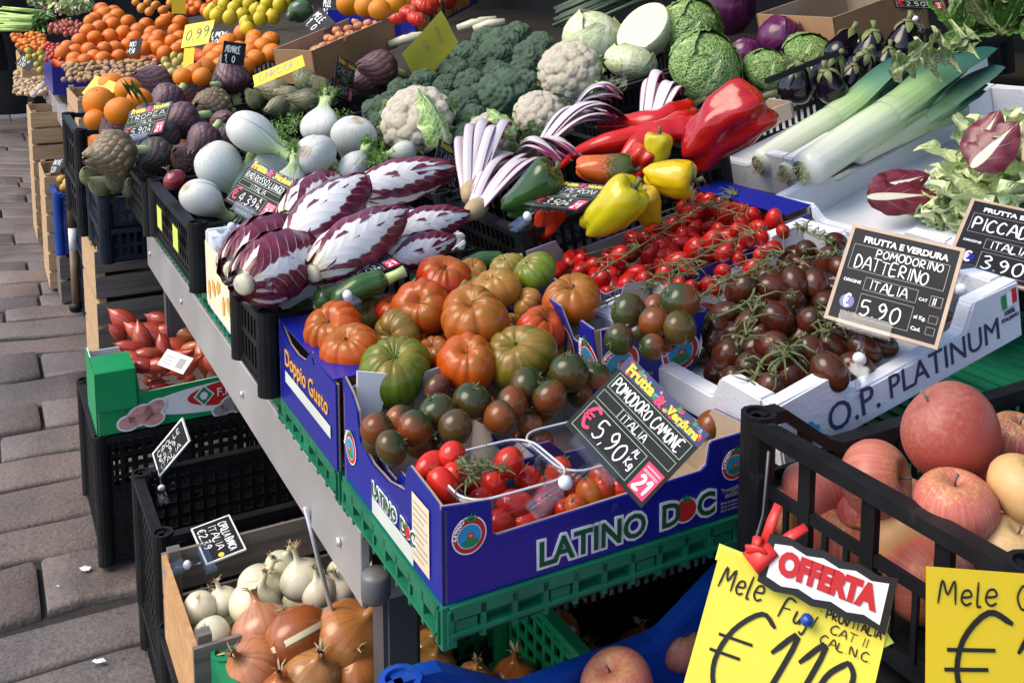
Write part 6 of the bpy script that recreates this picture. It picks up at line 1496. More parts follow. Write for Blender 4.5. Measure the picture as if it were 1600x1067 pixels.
fl = MB().grid(lambda u, v: tuple(PS(790 + 190 * u, 215 - 75 * u - 30 * v + 6 * sin(v * 9), .012 + .014 * sin(u * 14) * sin(v * 7))[0]), 22, 10)
tag(obj('plastic_film', fl.mesh('plastic_film', 'clear_plastic', False)), 'crumpled clear film under the cauliflowers', 'film')
# ================================================================== peppers
PB = make_pepper(1, 3, 1.25, .35, .2, bend=.1, crumple=.24); PY = make_pepper(2, 3, 1.0, .4, .12, bend=.06, crumple=.07); PG = make_pepper(3, 4, 1.35, .3, .1, bend=.12, crumple=.05)
PO = make_pepper(4, 3, 1.3, .2, .1, 'pepper_patch_skin', .05, .05); 
def pep(pr_, px, py, d, off, ax, spin, c, lab, s3=(1, 1, 1)):
    p, k = PS(px, py, off); s = d / 2 * k; put(pr_, aim(idir(*ax), spin, p, (s * s3[0], s * s3[1], s * s3[2])), lab, 'pepper', 'peppers in the black crate', c)
pep(PB, 1128, 195, 118, .035, (.75, -.62, .15), 4.1, (.36, .006, .008), 'huge glossy red pepper lying against the white leek box')
pep(PY, 1045, 278, 76, .0, (.85, .1, .35), 1.2, (.62, .42, .006), 'plump bright yellow pepper in front of the huge red one')
pep(PY, 1028, 236, 54, .01, (.1, -.9, .1), 2, (.5, .43, .015), 'small yellow-green pepper standing between the red ones')
pep(PG, 955, 330, 82, .0, (.6, -.62, .35), .4, (.5, .43, .008), 'long yellow-green pepper with a dark green base in front of the tag')
pep(PG, 832, 303, 76, .01, (.62, -.55, .2), 1.0, (.018, .06, .012), 'dark green pepper at the left end of the crate')
pep(PO, 945, 266, 60, .012, (.95, .05, .1), .8, (.5, .1, .015), 'orange pepper with a brown-green shoulder, lying level', (1, 1, 1.1))
pep(PY, 1010, 325, 60, -.035, (-.3, -.8, .3), 1, (.5, .32, .01), 'yellow pepper half buried beside the vine tomatoes')
pep(PB, 855, 345, 56, -.04, (.3, -.8, .3), 2, (.45, .03, .01), 'red pepper low under the dark green one')
pep(PB, 1000, 260, 60, -.02, (.3, -.8, .3), 4, (.45, .02, .01), 'red pepper buried behind the yellow ones')
def horn(pts, rr, lab, c, seed):
    W3 = [PS(x, y, o)[0] for x, y, o in pts]; pp = curve_pts(W3, 8); n = len(pp); rg = random.Random(seed)
    mb = MB().tube(pp, [rr * (min(1, (.12 + 2.2 * i / n)) * (1 - .25 * max(0, i / n - .8) * 5) * (1 + .06 * sin(i * .9 + seed))) for i in range(n)], 16, flat=.72)
    mb.v = [tuple(Vector(v) + Vector((0, 0, .006)) * nz(v[0] * 22, v[1] * 22, v[2] * 22, seed)) for v in mb.v]
    o = tag(obj('long_pepper', mb.mesh('long_pepper', 'pepper_skin'), None, None, c), lab, 'pepper', 'long peppers in the black crate')
    d = (pp[-1] - pp[-3]).normalized(); obj('stem', MB().lathe([(rr * .6, -.004), (rr * .5, .006), (rr * .22, .012), (rr * .2, .04), (rr * .28, .045), (0, .046)], 9).mesh('stem', 'vine_green'), o, aim(d, 0, pp[-1] - d * .002))
horn([(868, 268, .015), (905, 238, .02), (975, 218, .025), (1040, 200, .03), (1085, 180, .035)], .028, 'long red horn pepper running up behind the orange one', (.5, .012, .008), 1)
horn([(930, 200, .025), (975, 190, .03), (1030, 185, .032), (1080, 165, .035)], .022, 'long red horn pepper uppermost at the back of the pile', (.46, .01, .008), 2)
horn([(960, 255, .0), (1000, 225, .02), (1050, 205, .028), (1090, 195, .03)], .027, 'long red horn pepper in the shade of the huge red one', (.42, .008, .008), 3)
# ================================================================== leeks
def leek(x0, y0, x1, y1, z0, z1, rr, lab, seed, fan=.06):
    rg = random.Random(seed); a, b = PM(x0, y0, MK, z0)[0], PM(x1, y1, MK, z1)[0]; d = (b - a); L = d.length; d.normalize(); up = MK.to_3x3() @ Vector((0, 0, 1)); sd_ = d.cross(up).normalized(); n = 26
    pts = [a + d * L * .8 * i / n + up * .006 * sin(pi * i / n) for i in range(n + 1)]
    mb = MB().tube(pts, [rr * (.7 if i == 0 else 1.0 + .12 * (i / n)) for i in range(n + 1)], 18)
    for i, u in enumerate(mb.uv):
        if u: mb.uv[i] = tuple((q[0], q[1] * .78) for q in u)
    o = tag(obj('leek', mb.mesh('leek', 'leek_skin')), lab, 'leek', 'leeks in the white box')
    for k in range(6):
        s = (k - 2.5) / 2.5; t0 = rg.uniform(.48, .6); ex = rg.uniform(.9, 1.06); bend = rg.uniform(-.02, .03)
        def gf(u, v):
            x = (u - .5) * 2; t = t0 + (ex - t0) * v; w = rr * (1.12 + .9 * v) * (1 if v < .85 else 1 - (v - .85) * 2)
            cen = a + d * L * t + sd_ * (fan * s * v * v) + up * (.006 * sin(pi * min(1, t)) + bend * v * v + .006 * k * v)
            ang = x * (1.5 - 1.0 * v)
            return tuple(cen + sd_ * sin(ang) * w * (1 - .1 * v) + up * (cos(ang) * rr * (1.1 - .5 * v) * (1 if k % 2 else -1 + 1.6 * v)))
        m = MB().grid(gf, 10, 12)
        m.uv = [tuple((q[0], t0 * .95 + q[1] * (1 - t0 * .9)) for q in u) for u in m.uv]
        obj('leaf', m.mesh('leaf', 'leek_skin'), o)
    rt = MB()
    for i in range(16):
        an = rg.uniform(0, 6.28); q = a + (sd_ * cos(an) + up * sin(an)) * rr * .4; rt.tube([q, q - d * .012 + up * rg.uniform(-.006, .006), q - d * .02 + sd_ * rg.uniform(-.01, .01)], [.0016, .001, .0005], 4)
    obj('roots', rt.mesh('roots', 'dry_leaf', False), o)
leek(1186, 258, 1410, 128, .085, .1, .0285, 'leek nearest the aubergines, with yellowish light on its shaft', 1, .03)
leek(1255, 270, 1500, 118, .105, .12, .035, 'biggest leek, lying on top with broad blue-green leaves', 2, .055)
leek(1228, 272, 1475, 140, .075, .085, .028, 'leek under the biggest one', 3, .04)
leek(1330, 240, 1535, 148, .075, .08, .029, 'leek at the right with its dark leaves below the biggest one', 4, .04)
def leaf(M, L, Wd, m, lab=None, cat=None, parent=None, curl=.2, ruf=.05, seed=1, cup=.3, name='leaf', shape=.55, group=None):
    o = obj(name, leaf_sheet(L, Wd, curl, ruf, seed, cup=cup, shape=shape).mesh(name, m), parent, M)
    return tag(o, lab, cat, group) if lab else o
leaf(aim(idir(.6, -.6, .1), 1, PS(1392, 118, .06)[0]), .13, .022, 'pale_spinach_leaf', 'dry curled leek leaf sticking up behind the biggest leek', 'leaf', curl=.3)
leaf(aim(idir(.7, -.25, .2), 2, PS(1440, 98, .06)[0]), .12, .03, 'pale_spinach_leaf', 'pinkish dry leaf above the leaves of the biggest leek', 'leaf', curl=.3)
# ================================================================== lettuce side
def lettuce(px, py, off, lab, seed, n=9, L=.12, m='lettuce_leaf', zz=None):
    p = PS(px, py, off)[0] if zz is None else P(px, py, zz)[0]; rg = random.Random(seed); r = empty('lettuce', Matrix.Translation(p), lab, 'lettuce', 'lettuces in the white box')
    for k in range(n):
        a = k * 2.4; t = rg.uniform(.35, 1.15); M = Matrix.Rotation(a, 4, 'Z') @ Matrix.Rotation(-t, 4, 'X') @ Matrix.Translation((0, .012, -.03))
        leaf(M, L * rg.uniform(.8, 1.15), L * .55, m, None, None, r, -.25, .012, seed + k, .3)
    obj('stump', MB().lathe([(0, -.04), (.02, -.04), (.024, 0), (0, .01)], 10).mesh('stump', 'stalk_green'), r)
lettuce(1570, 290, .0, 'pale green lettuce under the second framed price sign', 1, 16, .17, zz=1.04)
lettuce(1610, 235, .0, 'pale green lettuce at the right edge above the framed sign', 2, 14, .16, zz=1.1)
lettuce(1545, 345, .0, 'pale lettuce leaves spreading behind the second framed sign', 7, 14, .15, zz=1.0)
lettuce(1640, 300, .0, 'pale lettuce cut by the right edge beside the second framed sign', 8, 14, .16, zz=1.05)
lettuce(1480, 335, .0, 'flat lettuce leaves peeping over the back wall of the brown tomato box', 3, 8, .09, zz=1.0)
lettuce(1440, 320, .0, 'small tuft of lettuce under the single wine-red leaf', 5, 6, .07, zz=1.0)
def wine(px, py, zz, ax, nrm, L, Wd, lab, seed):
    p = P(px, py, zz)[0]; r = empty('red_leaf', aim2(ax, nrm, p), lab, 'leaf')
    leaf(Matrix.Identity(4), L, Wd, 'wine_leaf', None, None, r, .05, .003, seed, .25, 'blade', .8); leaf(Matrix.Translation((.012, -.006, .008)) @ Matrix.Rotation(.25, 4, 'Y'), L * .95, Wd * .9, 'wine_leaf', None, None, r, .05, .003, seed + 1, .3, 'blade', .8)
wine(1355, 308, 1.03, idir(.98, -.05, .05), idir(-.1, -.4, .9), .125, .036, 'single wine-red chicory leaf lying on the white box wall', 1)
wine(1518, 262, 1.10, idir(.6, -.65, .1), idir(-.4, -.4, .8), .11, .04, 'dark red radicchio leaf between the pale lettuces at the right', 2)
leaf(aim(idir(.9, -.15, .2), 3, P(1430, 262, 1.0)[0]), .055, .014, 'lettuce_leaf', 'single small green leaf stuck inside the leek box', 'leaf')
# ================================================================== cabbages, cauliflowers, broccoli
CF = [make_cauli(i) for i in range(2)]; BR = [make_broc(i) for i in range(3)]
SV = [make_cabbage(1, 'savoy_leaf', 'savoy_leaf', .05), make_cabbage(2, 'savoy_leaf', 'savoy_dark_leaf', .05, .95)]; WC = make_cabbage(3, 'pale_cabbage_leaf', 'pale_cabbage_leaf', .015, .95, 4); RC = make_cabbage(4, 'red_cabbage_skin', 'red_cabbage_skin', .012, .95, 3, 'red_cabbage')
def vs(pr_, px, py, d, off, ax, spin, lab, cat, grp=None, c=None, sq=1.0):
    p, k = PS(px, py, off); s = d / 2 * k; put(pr_, aim(idir(*ax), spin, p, (s, s, s * sq)), lab, cat, grp, c)
vs(CF[0], 653, 190, 122, .03, (-.25, -.55, .75), 1.1, 'large cauliflower with a yellow-green leaf folded over its right side', 'cauliflower', 'cauliflowers')
vs(CF[1], 890, 112, 104, .04, (-.25, -.5, .8), 2, 'tall creamy cauliflower standing out against the pale cabbage', 'cauliflower', 'cauliflowers')
vs(CF[0], 842, 178, 84, .02, (-.1, -.8, .5), 3, 'cauliflower in clear film below the tall creamy one', 'cauliflower', 'cauliflowers')
vs(CF[1], 768, 212, 84, .005, (-.1, -.8, .5), 4.2, 'cauliflower with a curled green leaf on top, left of the film', 'cauliflower', 'cauliflowers')
leaf(aim2(idir(-.15, -.95, .1), idir(.75, -.1, .7), PS(700, 232, .03)[0]), .14, .045, 'cauliflower_leaf', 'yellow-green leaf folded over the large cauliflower', 'leaf', curl=.45, ruf=.006, cup=.6)
leaf(aim2(idir(-.5, -.7, .2), idir(.5, -.3, .8), PS(806, 210, .045)[0]), .08, .03, 'cauliflower_leaf', 'curled leaf lying on the cauliflower beside the film', 'leaf', curl=.4, ruf=.005, cup=.6)
vs(WC, 927, 62, 92, .02, (.3, -.8, .3), 1, 'pale green cabbage behind the tall creamy cauliflower', 'cabbage', 'cabbages')
vs(WC, 985, 97, 80, .0, (.2, -.9, .2), 2, 'pale cabbage half sunk in front of the cut one', 'cabbage', 'cabbages', None, .7)
vs(SV[1], 1078, 48, 96, .02, (.3, -.5, .8), 3, 'dark-leaved savoy cabbage behind the crinkled one', 'cabbage', 'cabbages')
vs(SV[0], 1104, 103, 112, .03, (.35, -.5, .8), .6, 'crinkled green savoy cabbage above the huge red pepper', 'cabbage', 'cabbages', None, .9)
vs(SV[0], 1200, 108, 74, -.005, (.2, -.8, .5), 2.2, 'small savoy cabbage left of the aubergines', 'cabbage', 'cabbages', None, .85)
vs(SV[0], 1265, 83, 76, -.01, (.2, -.8, .5), 4.2, 'yellowish savoy cabbage behind the black crate bar', 'cabbage', 'cabbages', None, .8)
RCc = (.085, .008, .06)
vs(RC, 1130, 12, 92, .03, (.2, -.9, .2), 1, 'purple cabbage at the top edge of the picture', 'cabbage', 'cabbages', RCc)
vs(RC, 1220, 60, 70, .0, (.2, -.9, .2), 2, 'purple cabbage shining beside the yellowish savoy', 'cabbage', 'cabbages', RCc)
vs(RC, 1165, 84, 50, -.02, (.2, -.9, .2), 3, 'purple cabbage glimpsed between the savoys', 'cabbage', 'cabbages', RCc)
# halved white radish-like cabbage showing its cut face
p, k = PS(1003, 42, .06); ax = idir(-.5, -.6, .62); s = 46 * k
cb = put(('halved_cabbage', MB().lathe([(0, -1.15), (.5, -1.05), (.85, -.7), (.98, -.3), (1.0, -.02), (.97, 0)], 28).mesh('halved_cabbage', 'pale_cabbage_leaf'), []), aim(ax, 0, p, (s * .92, s * 1.1, s)), 'halved pale cabbage showing its flat cream cut face', 'cabbage')
obj('cut_face', MB().lathe([(.97, 0), (.8, .012), (.4, .018), (0, .02)], 28).mesh('cut_face', 'cut_flesh'), cb)
for i, (px, py, d, off) in enumerate(((785, 70, 64, .02), (759, 62, 48, .01), (806, 58, 54, .02), (775, 86, 60, .01), (828, 90, 58, .01), (730, 86, 50, .01), (710, 113, 50, .01), (776, 116, 50, .01), (785, 146, 84, .02), (734, 130, 50, .005), (697, 136, 46, .005), (661, 128, 46, .01), (627, 142, 46, .01), (725, 162, 56, .005), (736, 185, 50, .005), (590, 172, 52, .01), (820, 132, 50, 0), (598, 195, 48, .0), (725, 212, 46, -.02), (690, 160, 44, 0), (752, 100, 44, 0), (845, 70, 46, 0), (760, 170, 46, -.01), (640, 160, 40, -.01), (815, 110, 44, 0), (700, 90, 40, 0), (745, 150, 44, -.01), (610, 160, 40, -.01), (680, 110, 36, -.01))):
    big = d > 80
    vs(BR[i % 3], px, py, d * 1.06, off + (.012 if i % 2 else 0), (RG.uniform(-.5, .3), -.7, RG.uniform(.2, .7)), RG.uniform(0, 6), 'largest broccoli head, in the middle of the pile' if big else 'dark green broccoli head in the big pile', 'broccoli', None if big else 'broccoli heads')
# ================================================================== aubergines and greens
EG = make_eggplant(1)
for px, py, d, off, ax, lab in ((1317, 76, 56, .02, (.45, -.8, -.1), 'aubergine at the left of the back row, stem tilted right'), (1361, 80, 58, .02, (.1, -.9, .2), 'aubergine in the middle of the back row with a round highlight'), (1412, 66, 60, .03, (.15, -.9, .1), 'tallest aubergine, at the right beside the clear tag'), (1243, 130, 60, .01, (.1, -.85, .3), 'aubergine nearest the pink cardboard edge at the front left'), (1298, 108, 50, .01, (.15, -.7, .6), 'aubergine in the middle with a bright spot on its cap'), (1297, 134, 52, .0, (-.4, -.8, .3), 'aubergine with a leaning stem in the front row'), (1345, 100, 48, .0, (.1, -.6, .6), 'aubergine behind the rounded corner of the leek box'), (1270, 118, 44, -.02, (.1, -.9, .2), 'aubergine buried between the front ones'), (1385, 100, 46, -.01, (.1, -.9, .2), 'aubergine low at the right behind the leek box'), (1330, 125, 44, -.03, (.1, -.9, .2), 'aubergine buried at the near side')):
    vs(EG, px, py, d * 1.3, off, ax, RG.uniform(0, 6), lab, 'aubergine', 'aubergines in the crate', (.006, .003, .009), .72)
def bunch(px, py, off, lab, seed, n, L, m, spread=.5, ax=(.2, -.8, .3), stem=.35, mm=None, Wd=.3, cat='greens'):
    p = PS(px, py, off)[0]; rg = random.Random(seed); A_ = idir(*ax); r = empty('leafy_bunch', aim(A_, 0, p), lab, cat)
    for k in range(n):
        a = rg.uniform(0, 6.28); t = rg.uniform(0, spread); l = L * rg.uniform(.6, 1.1); M = Matrix.Rotation(a, 4, 'Z') @ Matrix.Rotation(t, 4, 'X') @ Matrix.Translation((0, 0, L * stem * rg.uniform(.6, 1)))
        leaf(M @ Matrix.Rotation(rg.uniform(-.8, .8), 4, 'Z'), l, l * Wd, (mm if mm and rg.random() < .35 else m), None, None, r, rg.uniform(-.1, .3), .0022, seed + k, .25, 'leaf', .75)
        obj('stalk', MB().tube([(0, 0, 0), tuple(M @ Vector((0, 0, 0))), tuple(M @ Vector((0, -.002, l * .3)))], [.004, .0035, .002], 6).mesh('stalk', 'stalk_green'), r)
bunch(1500, 62, .0, 'spinach bunch with one bright green pointed leaf', 1, 16, .12, 'spinach_leaf', .9, (.3, -.8, .2), .25, 'pale_spinach_leaf')
bunch(1565, 55, .02, 'spinach bunch with yellowish leaf backs at the right edge', 2, 18, .13, 'spinach_leaf', 1.0, (.1, -.9, .3), .25, 'pale_spinach_leaf')
bunch(1462, 84, .0, 'dark leafy bunch lying behind the biggest leek', 3, 10, .075, 'spinach_leaf', .7, (.6, -.5, .2), .25, 'pale_spinach_leaf')
bunch(1605, 95, -.03, 'bunch of green stalks at the right edge above the leek box', 4, 14, .12, 'spinach_leaf', .5, (.2, -.9, .2), .5)
bunch(1545, 25, .06, 'spinach heap at the top right corner', 5, 18, .14, 'spinach_leaf', 1.0, (.0, -.9, .3), .2, 'pale_spinach_leaf')
bunch(1600, 25, .06, 'broad spinach leaves in the top right corner', 6, 14, .14, 'spinach_leaf', 1.0, (.0, -.9, .3), .2, 'pale_spinach_leaf')
q = MB(); rg = random.Random(8); r = None
for i in range(44):
    a0 = PS(868 + rg.uniform(-6, 50), 32 + rg.uniform(-18, 10), .04 + rg.uniform(0, .03))[0]; q.tube([a0, a0 + idir(.8, -.35, -.1) * .18, a0 + idir(.85, -.3, -.2) * .34], [.0075, .0085, .006], 7)
o = obj('chicory_bundle', q.mesh('chicory_bundle', 'dark_stalk'), None); tag(o, 'dark green bundle of puntarelle stalks at the top behind the pale cabbages', 'greens')
# ================================================================== artichokes
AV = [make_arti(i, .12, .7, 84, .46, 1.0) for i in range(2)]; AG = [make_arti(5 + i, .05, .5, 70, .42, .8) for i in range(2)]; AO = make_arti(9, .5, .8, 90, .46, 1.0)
VI, VB, GA, DG = (.17, .08, .1), (.22, .15, .085), (.3, .29, .15), (.14, .15, .085)
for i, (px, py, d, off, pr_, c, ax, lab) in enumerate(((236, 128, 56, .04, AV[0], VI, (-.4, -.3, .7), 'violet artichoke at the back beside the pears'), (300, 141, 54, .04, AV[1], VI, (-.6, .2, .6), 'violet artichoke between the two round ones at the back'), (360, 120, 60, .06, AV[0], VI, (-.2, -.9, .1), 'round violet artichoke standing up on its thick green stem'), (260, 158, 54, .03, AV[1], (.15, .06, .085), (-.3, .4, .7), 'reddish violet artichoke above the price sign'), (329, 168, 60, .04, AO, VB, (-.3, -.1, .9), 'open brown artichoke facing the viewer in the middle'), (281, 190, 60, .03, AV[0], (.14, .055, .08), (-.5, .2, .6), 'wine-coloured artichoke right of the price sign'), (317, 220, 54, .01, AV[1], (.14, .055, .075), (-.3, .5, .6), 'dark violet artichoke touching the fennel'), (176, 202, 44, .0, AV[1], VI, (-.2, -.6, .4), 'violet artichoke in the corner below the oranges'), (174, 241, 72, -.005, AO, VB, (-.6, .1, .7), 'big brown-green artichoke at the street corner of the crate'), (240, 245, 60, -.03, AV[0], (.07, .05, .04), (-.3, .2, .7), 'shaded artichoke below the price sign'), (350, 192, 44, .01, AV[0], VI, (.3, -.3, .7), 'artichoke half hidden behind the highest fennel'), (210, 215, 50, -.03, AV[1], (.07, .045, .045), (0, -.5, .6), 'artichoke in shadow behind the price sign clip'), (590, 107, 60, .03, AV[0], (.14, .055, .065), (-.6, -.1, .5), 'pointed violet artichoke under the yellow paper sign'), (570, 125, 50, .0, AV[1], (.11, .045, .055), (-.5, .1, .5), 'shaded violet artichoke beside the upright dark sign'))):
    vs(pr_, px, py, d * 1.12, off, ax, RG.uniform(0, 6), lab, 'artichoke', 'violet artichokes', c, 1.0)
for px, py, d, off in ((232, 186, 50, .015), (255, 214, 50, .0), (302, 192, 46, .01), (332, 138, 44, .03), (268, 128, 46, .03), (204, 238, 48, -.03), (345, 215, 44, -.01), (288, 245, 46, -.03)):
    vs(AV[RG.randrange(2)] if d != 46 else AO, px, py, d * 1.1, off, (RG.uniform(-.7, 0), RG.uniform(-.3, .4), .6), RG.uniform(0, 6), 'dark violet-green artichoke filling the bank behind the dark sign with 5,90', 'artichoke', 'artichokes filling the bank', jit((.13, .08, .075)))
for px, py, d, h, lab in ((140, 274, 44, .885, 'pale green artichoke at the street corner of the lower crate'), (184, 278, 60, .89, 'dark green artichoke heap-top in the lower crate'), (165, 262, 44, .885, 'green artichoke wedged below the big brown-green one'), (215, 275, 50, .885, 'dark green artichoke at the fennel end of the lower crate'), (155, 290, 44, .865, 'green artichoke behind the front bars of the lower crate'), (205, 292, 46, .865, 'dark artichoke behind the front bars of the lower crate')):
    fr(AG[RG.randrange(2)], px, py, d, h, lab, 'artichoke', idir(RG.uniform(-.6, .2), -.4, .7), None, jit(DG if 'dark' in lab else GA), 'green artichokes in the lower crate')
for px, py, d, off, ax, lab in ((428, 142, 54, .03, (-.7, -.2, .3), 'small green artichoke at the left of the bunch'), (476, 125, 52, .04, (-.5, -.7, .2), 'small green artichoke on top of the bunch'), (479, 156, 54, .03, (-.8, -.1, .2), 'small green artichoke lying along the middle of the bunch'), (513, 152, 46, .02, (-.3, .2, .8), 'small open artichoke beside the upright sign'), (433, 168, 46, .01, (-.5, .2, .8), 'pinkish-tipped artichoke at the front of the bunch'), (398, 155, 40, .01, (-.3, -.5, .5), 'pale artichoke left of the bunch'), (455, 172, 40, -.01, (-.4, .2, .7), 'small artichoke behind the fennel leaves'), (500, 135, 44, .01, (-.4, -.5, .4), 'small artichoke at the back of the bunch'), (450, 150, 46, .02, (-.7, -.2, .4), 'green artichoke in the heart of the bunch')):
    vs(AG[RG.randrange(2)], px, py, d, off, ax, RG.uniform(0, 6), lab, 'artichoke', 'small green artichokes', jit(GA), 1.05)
# ================================================================== far produce
OR = make_citrus(); LE = make_citrus('lemon', 'lemon_skin', 1.12, .2)
OC, MC, YC = (.72, .14, .006), (.75, .2, .01), (.68, .5, .02)
for px, py, d, h, lab in ((155, 161, 52, 1.07, 'big orange at the street corner of the open crate'), (187, 174, 46, 1.065, 'big orange in front, touching the price sign'), (174, 137, 48, 1.085, 'big orange at the back under the yellow paper'), (200, 141, 42, 1.085, 'big orange with a green leaf on it'), (218, 156, 38, 1.07, 'big orange nearest the violet artichokes'), (149, 187, 34, 1.03, 'big orange seen through the crate opening')):
    fr(OR, px, py, d, h, lab, 'orange', None, None, (.75, .21, .006), 'big oranges in the open crate')
for i in range(10): put(OR, MOr @ Matrix.Translation((.07 + .085 * (i % 5), .06 + .1 * (i // 5), .09)) @ Matrix.Scale(.045, 4), 'big orange low in the open crate', 'orange', 'lower big oranges', (.75, .21, .006))
leaf(aim2(idir(.7, .3, .2), idir(0, -.5, .8), P(198, 134, 1.12)[0]), .055, .014, 'spinach_leaf', 'small green leaf lying on the big oranges', 'leaf')
def heap(proto, pts, hf, lab, cat, grp, c, dd, sq=1.0, j=.1):
    for q in pts:
        e = 3.5 if dd < 13 else 1.2; fr(proto, q[0] + RG.uniform(-e, e), q[1] + RG.uniform(-e, e) * .7, (q[2] if len(q) > 2 else dd) * RG.uniform(.97, 1.06), hf(q[0], q[1]) if callable(hf) else hf, lab, cat, None, None, jit(c, j), grp, sq)
z6 = lambda L, ox=0: [(ox + x / 6.667, y / 6.667) for x, y in L]
hp = lambda x, y: 1.0 + max(0, (100 - y)) * .0019
heap(OR, z6([(825, 425), (990, 400), (1140, 385), (1290, 350), (1440, 325), (920, 320), (1040, 290), (1180, 260), (930, 525), (1090, 510), (790, 540), (1195, 505), (1330, 470), (940, 230), (1090, 150), (1220, 170), (890, 630), (1080, 610), (1530, 260), (1580, 350), (1540, 420), (1580, 500), (700, 500), (760, 690), (1240, 590), (1500, 510), (660, 560), (1000, 210), (1330, 230), (1400, 410), (980, 600), (1390, 560), (1180, 130), (1060, 110), (1150, 220), (780, 620)]) + z6([(90, 250), (220, 325), (55, 385), (190, 445), (45, 510), (280, 400), (150, 210), (280, 240), (120, 560), (300, 480), (250, 520), (20, 440)], 240), hp, 'red-orange citrus in the big far pile', 'orange', 'oranges in the far pile', (.74, .16, .008), 24)
carton('fruit_box', FR(4.95, -.02, .80), .95, .7, 'blue_card', 'dark blue cardboard box under the big far orange pile', [(0, 0), (.95, 0), (.95, .15), (0, .15)], [(0, 0), (.95, 0), (.95, .16), (0, .16)], [(0, 0), (.7, 0), (.7, .17), (0, .17)], [(0, 0), (.7, 0), (.7, .17), (0, .17)])
for i in range(24): put(OR, FR(4.95, -.02, .80) @ Matrix.Translation((.08 + .15 * (i % 6), .08 + .17 * (i // 6), .14)) @ Matrix.Scale(.055, 4), 'citrus at the bottom of the big far pile', 'orange', 'lower oranges of the far pile', (.7, .1, .006))
heap(OR, z6([(545, 700), (620, 540), (780, 440), (930, 350), (1040, 460), (1050, 400), (1220, 430), (1230, 560), (1060, 620), (640, 620), (960, 700), (500, 800), (300, 800), (700, 560), (860, 620), (880, 520), (700, 700), (420, 760), (1000, 560), (1150, 500)], 240), lambda x, y: 1.1 + max(0, 110 - y) * .0012, 'orange in the pile behind the round violet artichokes', 'orange', 'oranges behind the artichokes', MC, 30)
crate('plastic_crate', FR(2.98, .40, .9, 9), .6, .55, .11, 'dark_crate', 'black crate of oranges behind the round violet artichokes', 'slats')
heap(LE, z6([(840, 100), (1000, 50), (700, 140), (1140, 130), (970, 240), (1180, 40), (1310, 60), (1250, 180), (930, 160), (740, 60), (1120, 200), (620, 110), (1060, 120), (900, 30), (1380, 30), (660, 170), (980, 300), (580, 140), (800, 180)], 240), lambda x, y: 1.2 + max(0, 30 - y) * .001, 'yellow lemon in the far heap', 'lemon', 'lemons in the far heap', YC, 22)
heap(OR, [(292 + 9 * i % 62, 3 + 5 * (i % 4)) for i in range(16)], 1.2, 'small orange fruit at the top edge left of the lemons', 'mandarin', 'mandarins left of the lemons', (.72, .13, .006), 15)
heap(OR, [(212 + (11 * i) % 56, 4 + (7 * i) % 17) for i in range(18)], 1.2, 'yellow-orange fruit at the top edge above the far orange pile', 'mandarin', 'mandarins above the far pile', (.7, .26, .03), 13)
heap(LE, [(262, 106, 16), (276, 99, 16), (283, 112, 18), (268, 116, 16), (252, 108, 14), (246, 116, 14), (290, 104, 14), (258, 96, 13), (272, 88, 13), (284, 90, 12)], 1.07, 'greenish yellow pear beside the round violet artichokes', 'pear', 'pears behind the artichokes', (.5, .42, .1), 16)
NU = make_small('nut', 'nut_skin', .9, 3, 0, .3, .05)
heap(NU, [(100 + (13 * i) % 145, 104 + (7 * i) % 28 - ((13 * i) % 145) * .07, 9) for i in range(110)], lambda x, y: 1.0 + (130 - y) * .0007, 'small brown walnut heaped behind the big oranges', 'walnut', 'walnuts behind the big oranges', (.42, .26, .13), 9, 1, .25)
wood_crate('wooden_crate', FR(3.42, -.03, .80), .62, .5, .14, 'shallow wooden crate of walnuts behind the big oranges', 2, 'pine_wood')
crate('plastic_crate', FR(3.42, -.03, .62), .60, .48, .175, 'dark_crate', 'black crate carrying the walnuts', 'slats'); crate('plastic_crate', FR(3.42, -.03, .31), .60, .48, .3, 'dark_crate', 'middle black crate of the column under the walnuts', 'slats'); crate('plastic_crate', FR(3.42, -.03, .0), .60, .48, .3, 'dark_crate', 'bottom black crate of the column under the walnuts', 'slats')
crate('plastic_crate', FR(2.38, -.12, .325), .40, .40, .31, 'dark_crate', 'black crate in the column under the big oranges', 'grid') if False else None
heap(RT[0], [(72 + (9 * i) % 34, 70 + (7 * i) % 24, 7) for i in range(40)], lambda x, y: 1.0 + (95 - y) * .0012, 'tiny red tomato in the tray left of the far orange pile', 'tomato', 'tiny red tomatoes left of the far pile', (.55, .05, .03), 7)
heap(OR, [(24 + (11 * i) % 48, 54 + (7 * i) % 24, 9.5) for i in range(44)], lambda x, y: .93 + (88 - y) * .0022, 'mandarin in the far crate by the street', 'mandarin', 'mandarins in the far crate by the street', (.74, .2, .01), 9.5)
heap(LE, [(48, 80), (56, 74), (61, 82), (44, 88), (53, 88), (64, 94), (60, 104), (66, 110)], .95, 'yellow-green lime in front of the far mandarins', 'lime', 'limes before the far mandarins', (.5, .45, .06), 10)
wood_crate('wooden_crate', FR(6.55, -.1, .74), .6, .9, .14, 'far wooden crate of mandarins by the street', 2, 'pine_wood')
pn = MB(); rg = random.Random(2); q = MB().lathe(sph(5, 1.6), 7)
for i in range(420):
    p = P(24 + rg.random() * 50, 112 + rg.random() * 36, .72 + rg.random() * .04)[0]; pn.add(q, aim((rg.uniform(-1, 1), rg.uniform(-1, 1), rg.uniform(-.3, .3)), 0, p, .012))
tag(obj('peanuts', pn.mesh('peanuts', 'nut_stuff')), 'heap of tiny pale peanuts in the wooden crate by the far street corner', 'peanuts', kind='stuff')
heap(NU, [(62, 141, 11), (56, 146, 10), (68, 146, 10), (64, 136, 9)], .76, 'white garlic bulb lying on the peanuts', 'garlic', 'garlic on the peanuts', (.75, .72, .68), 10)
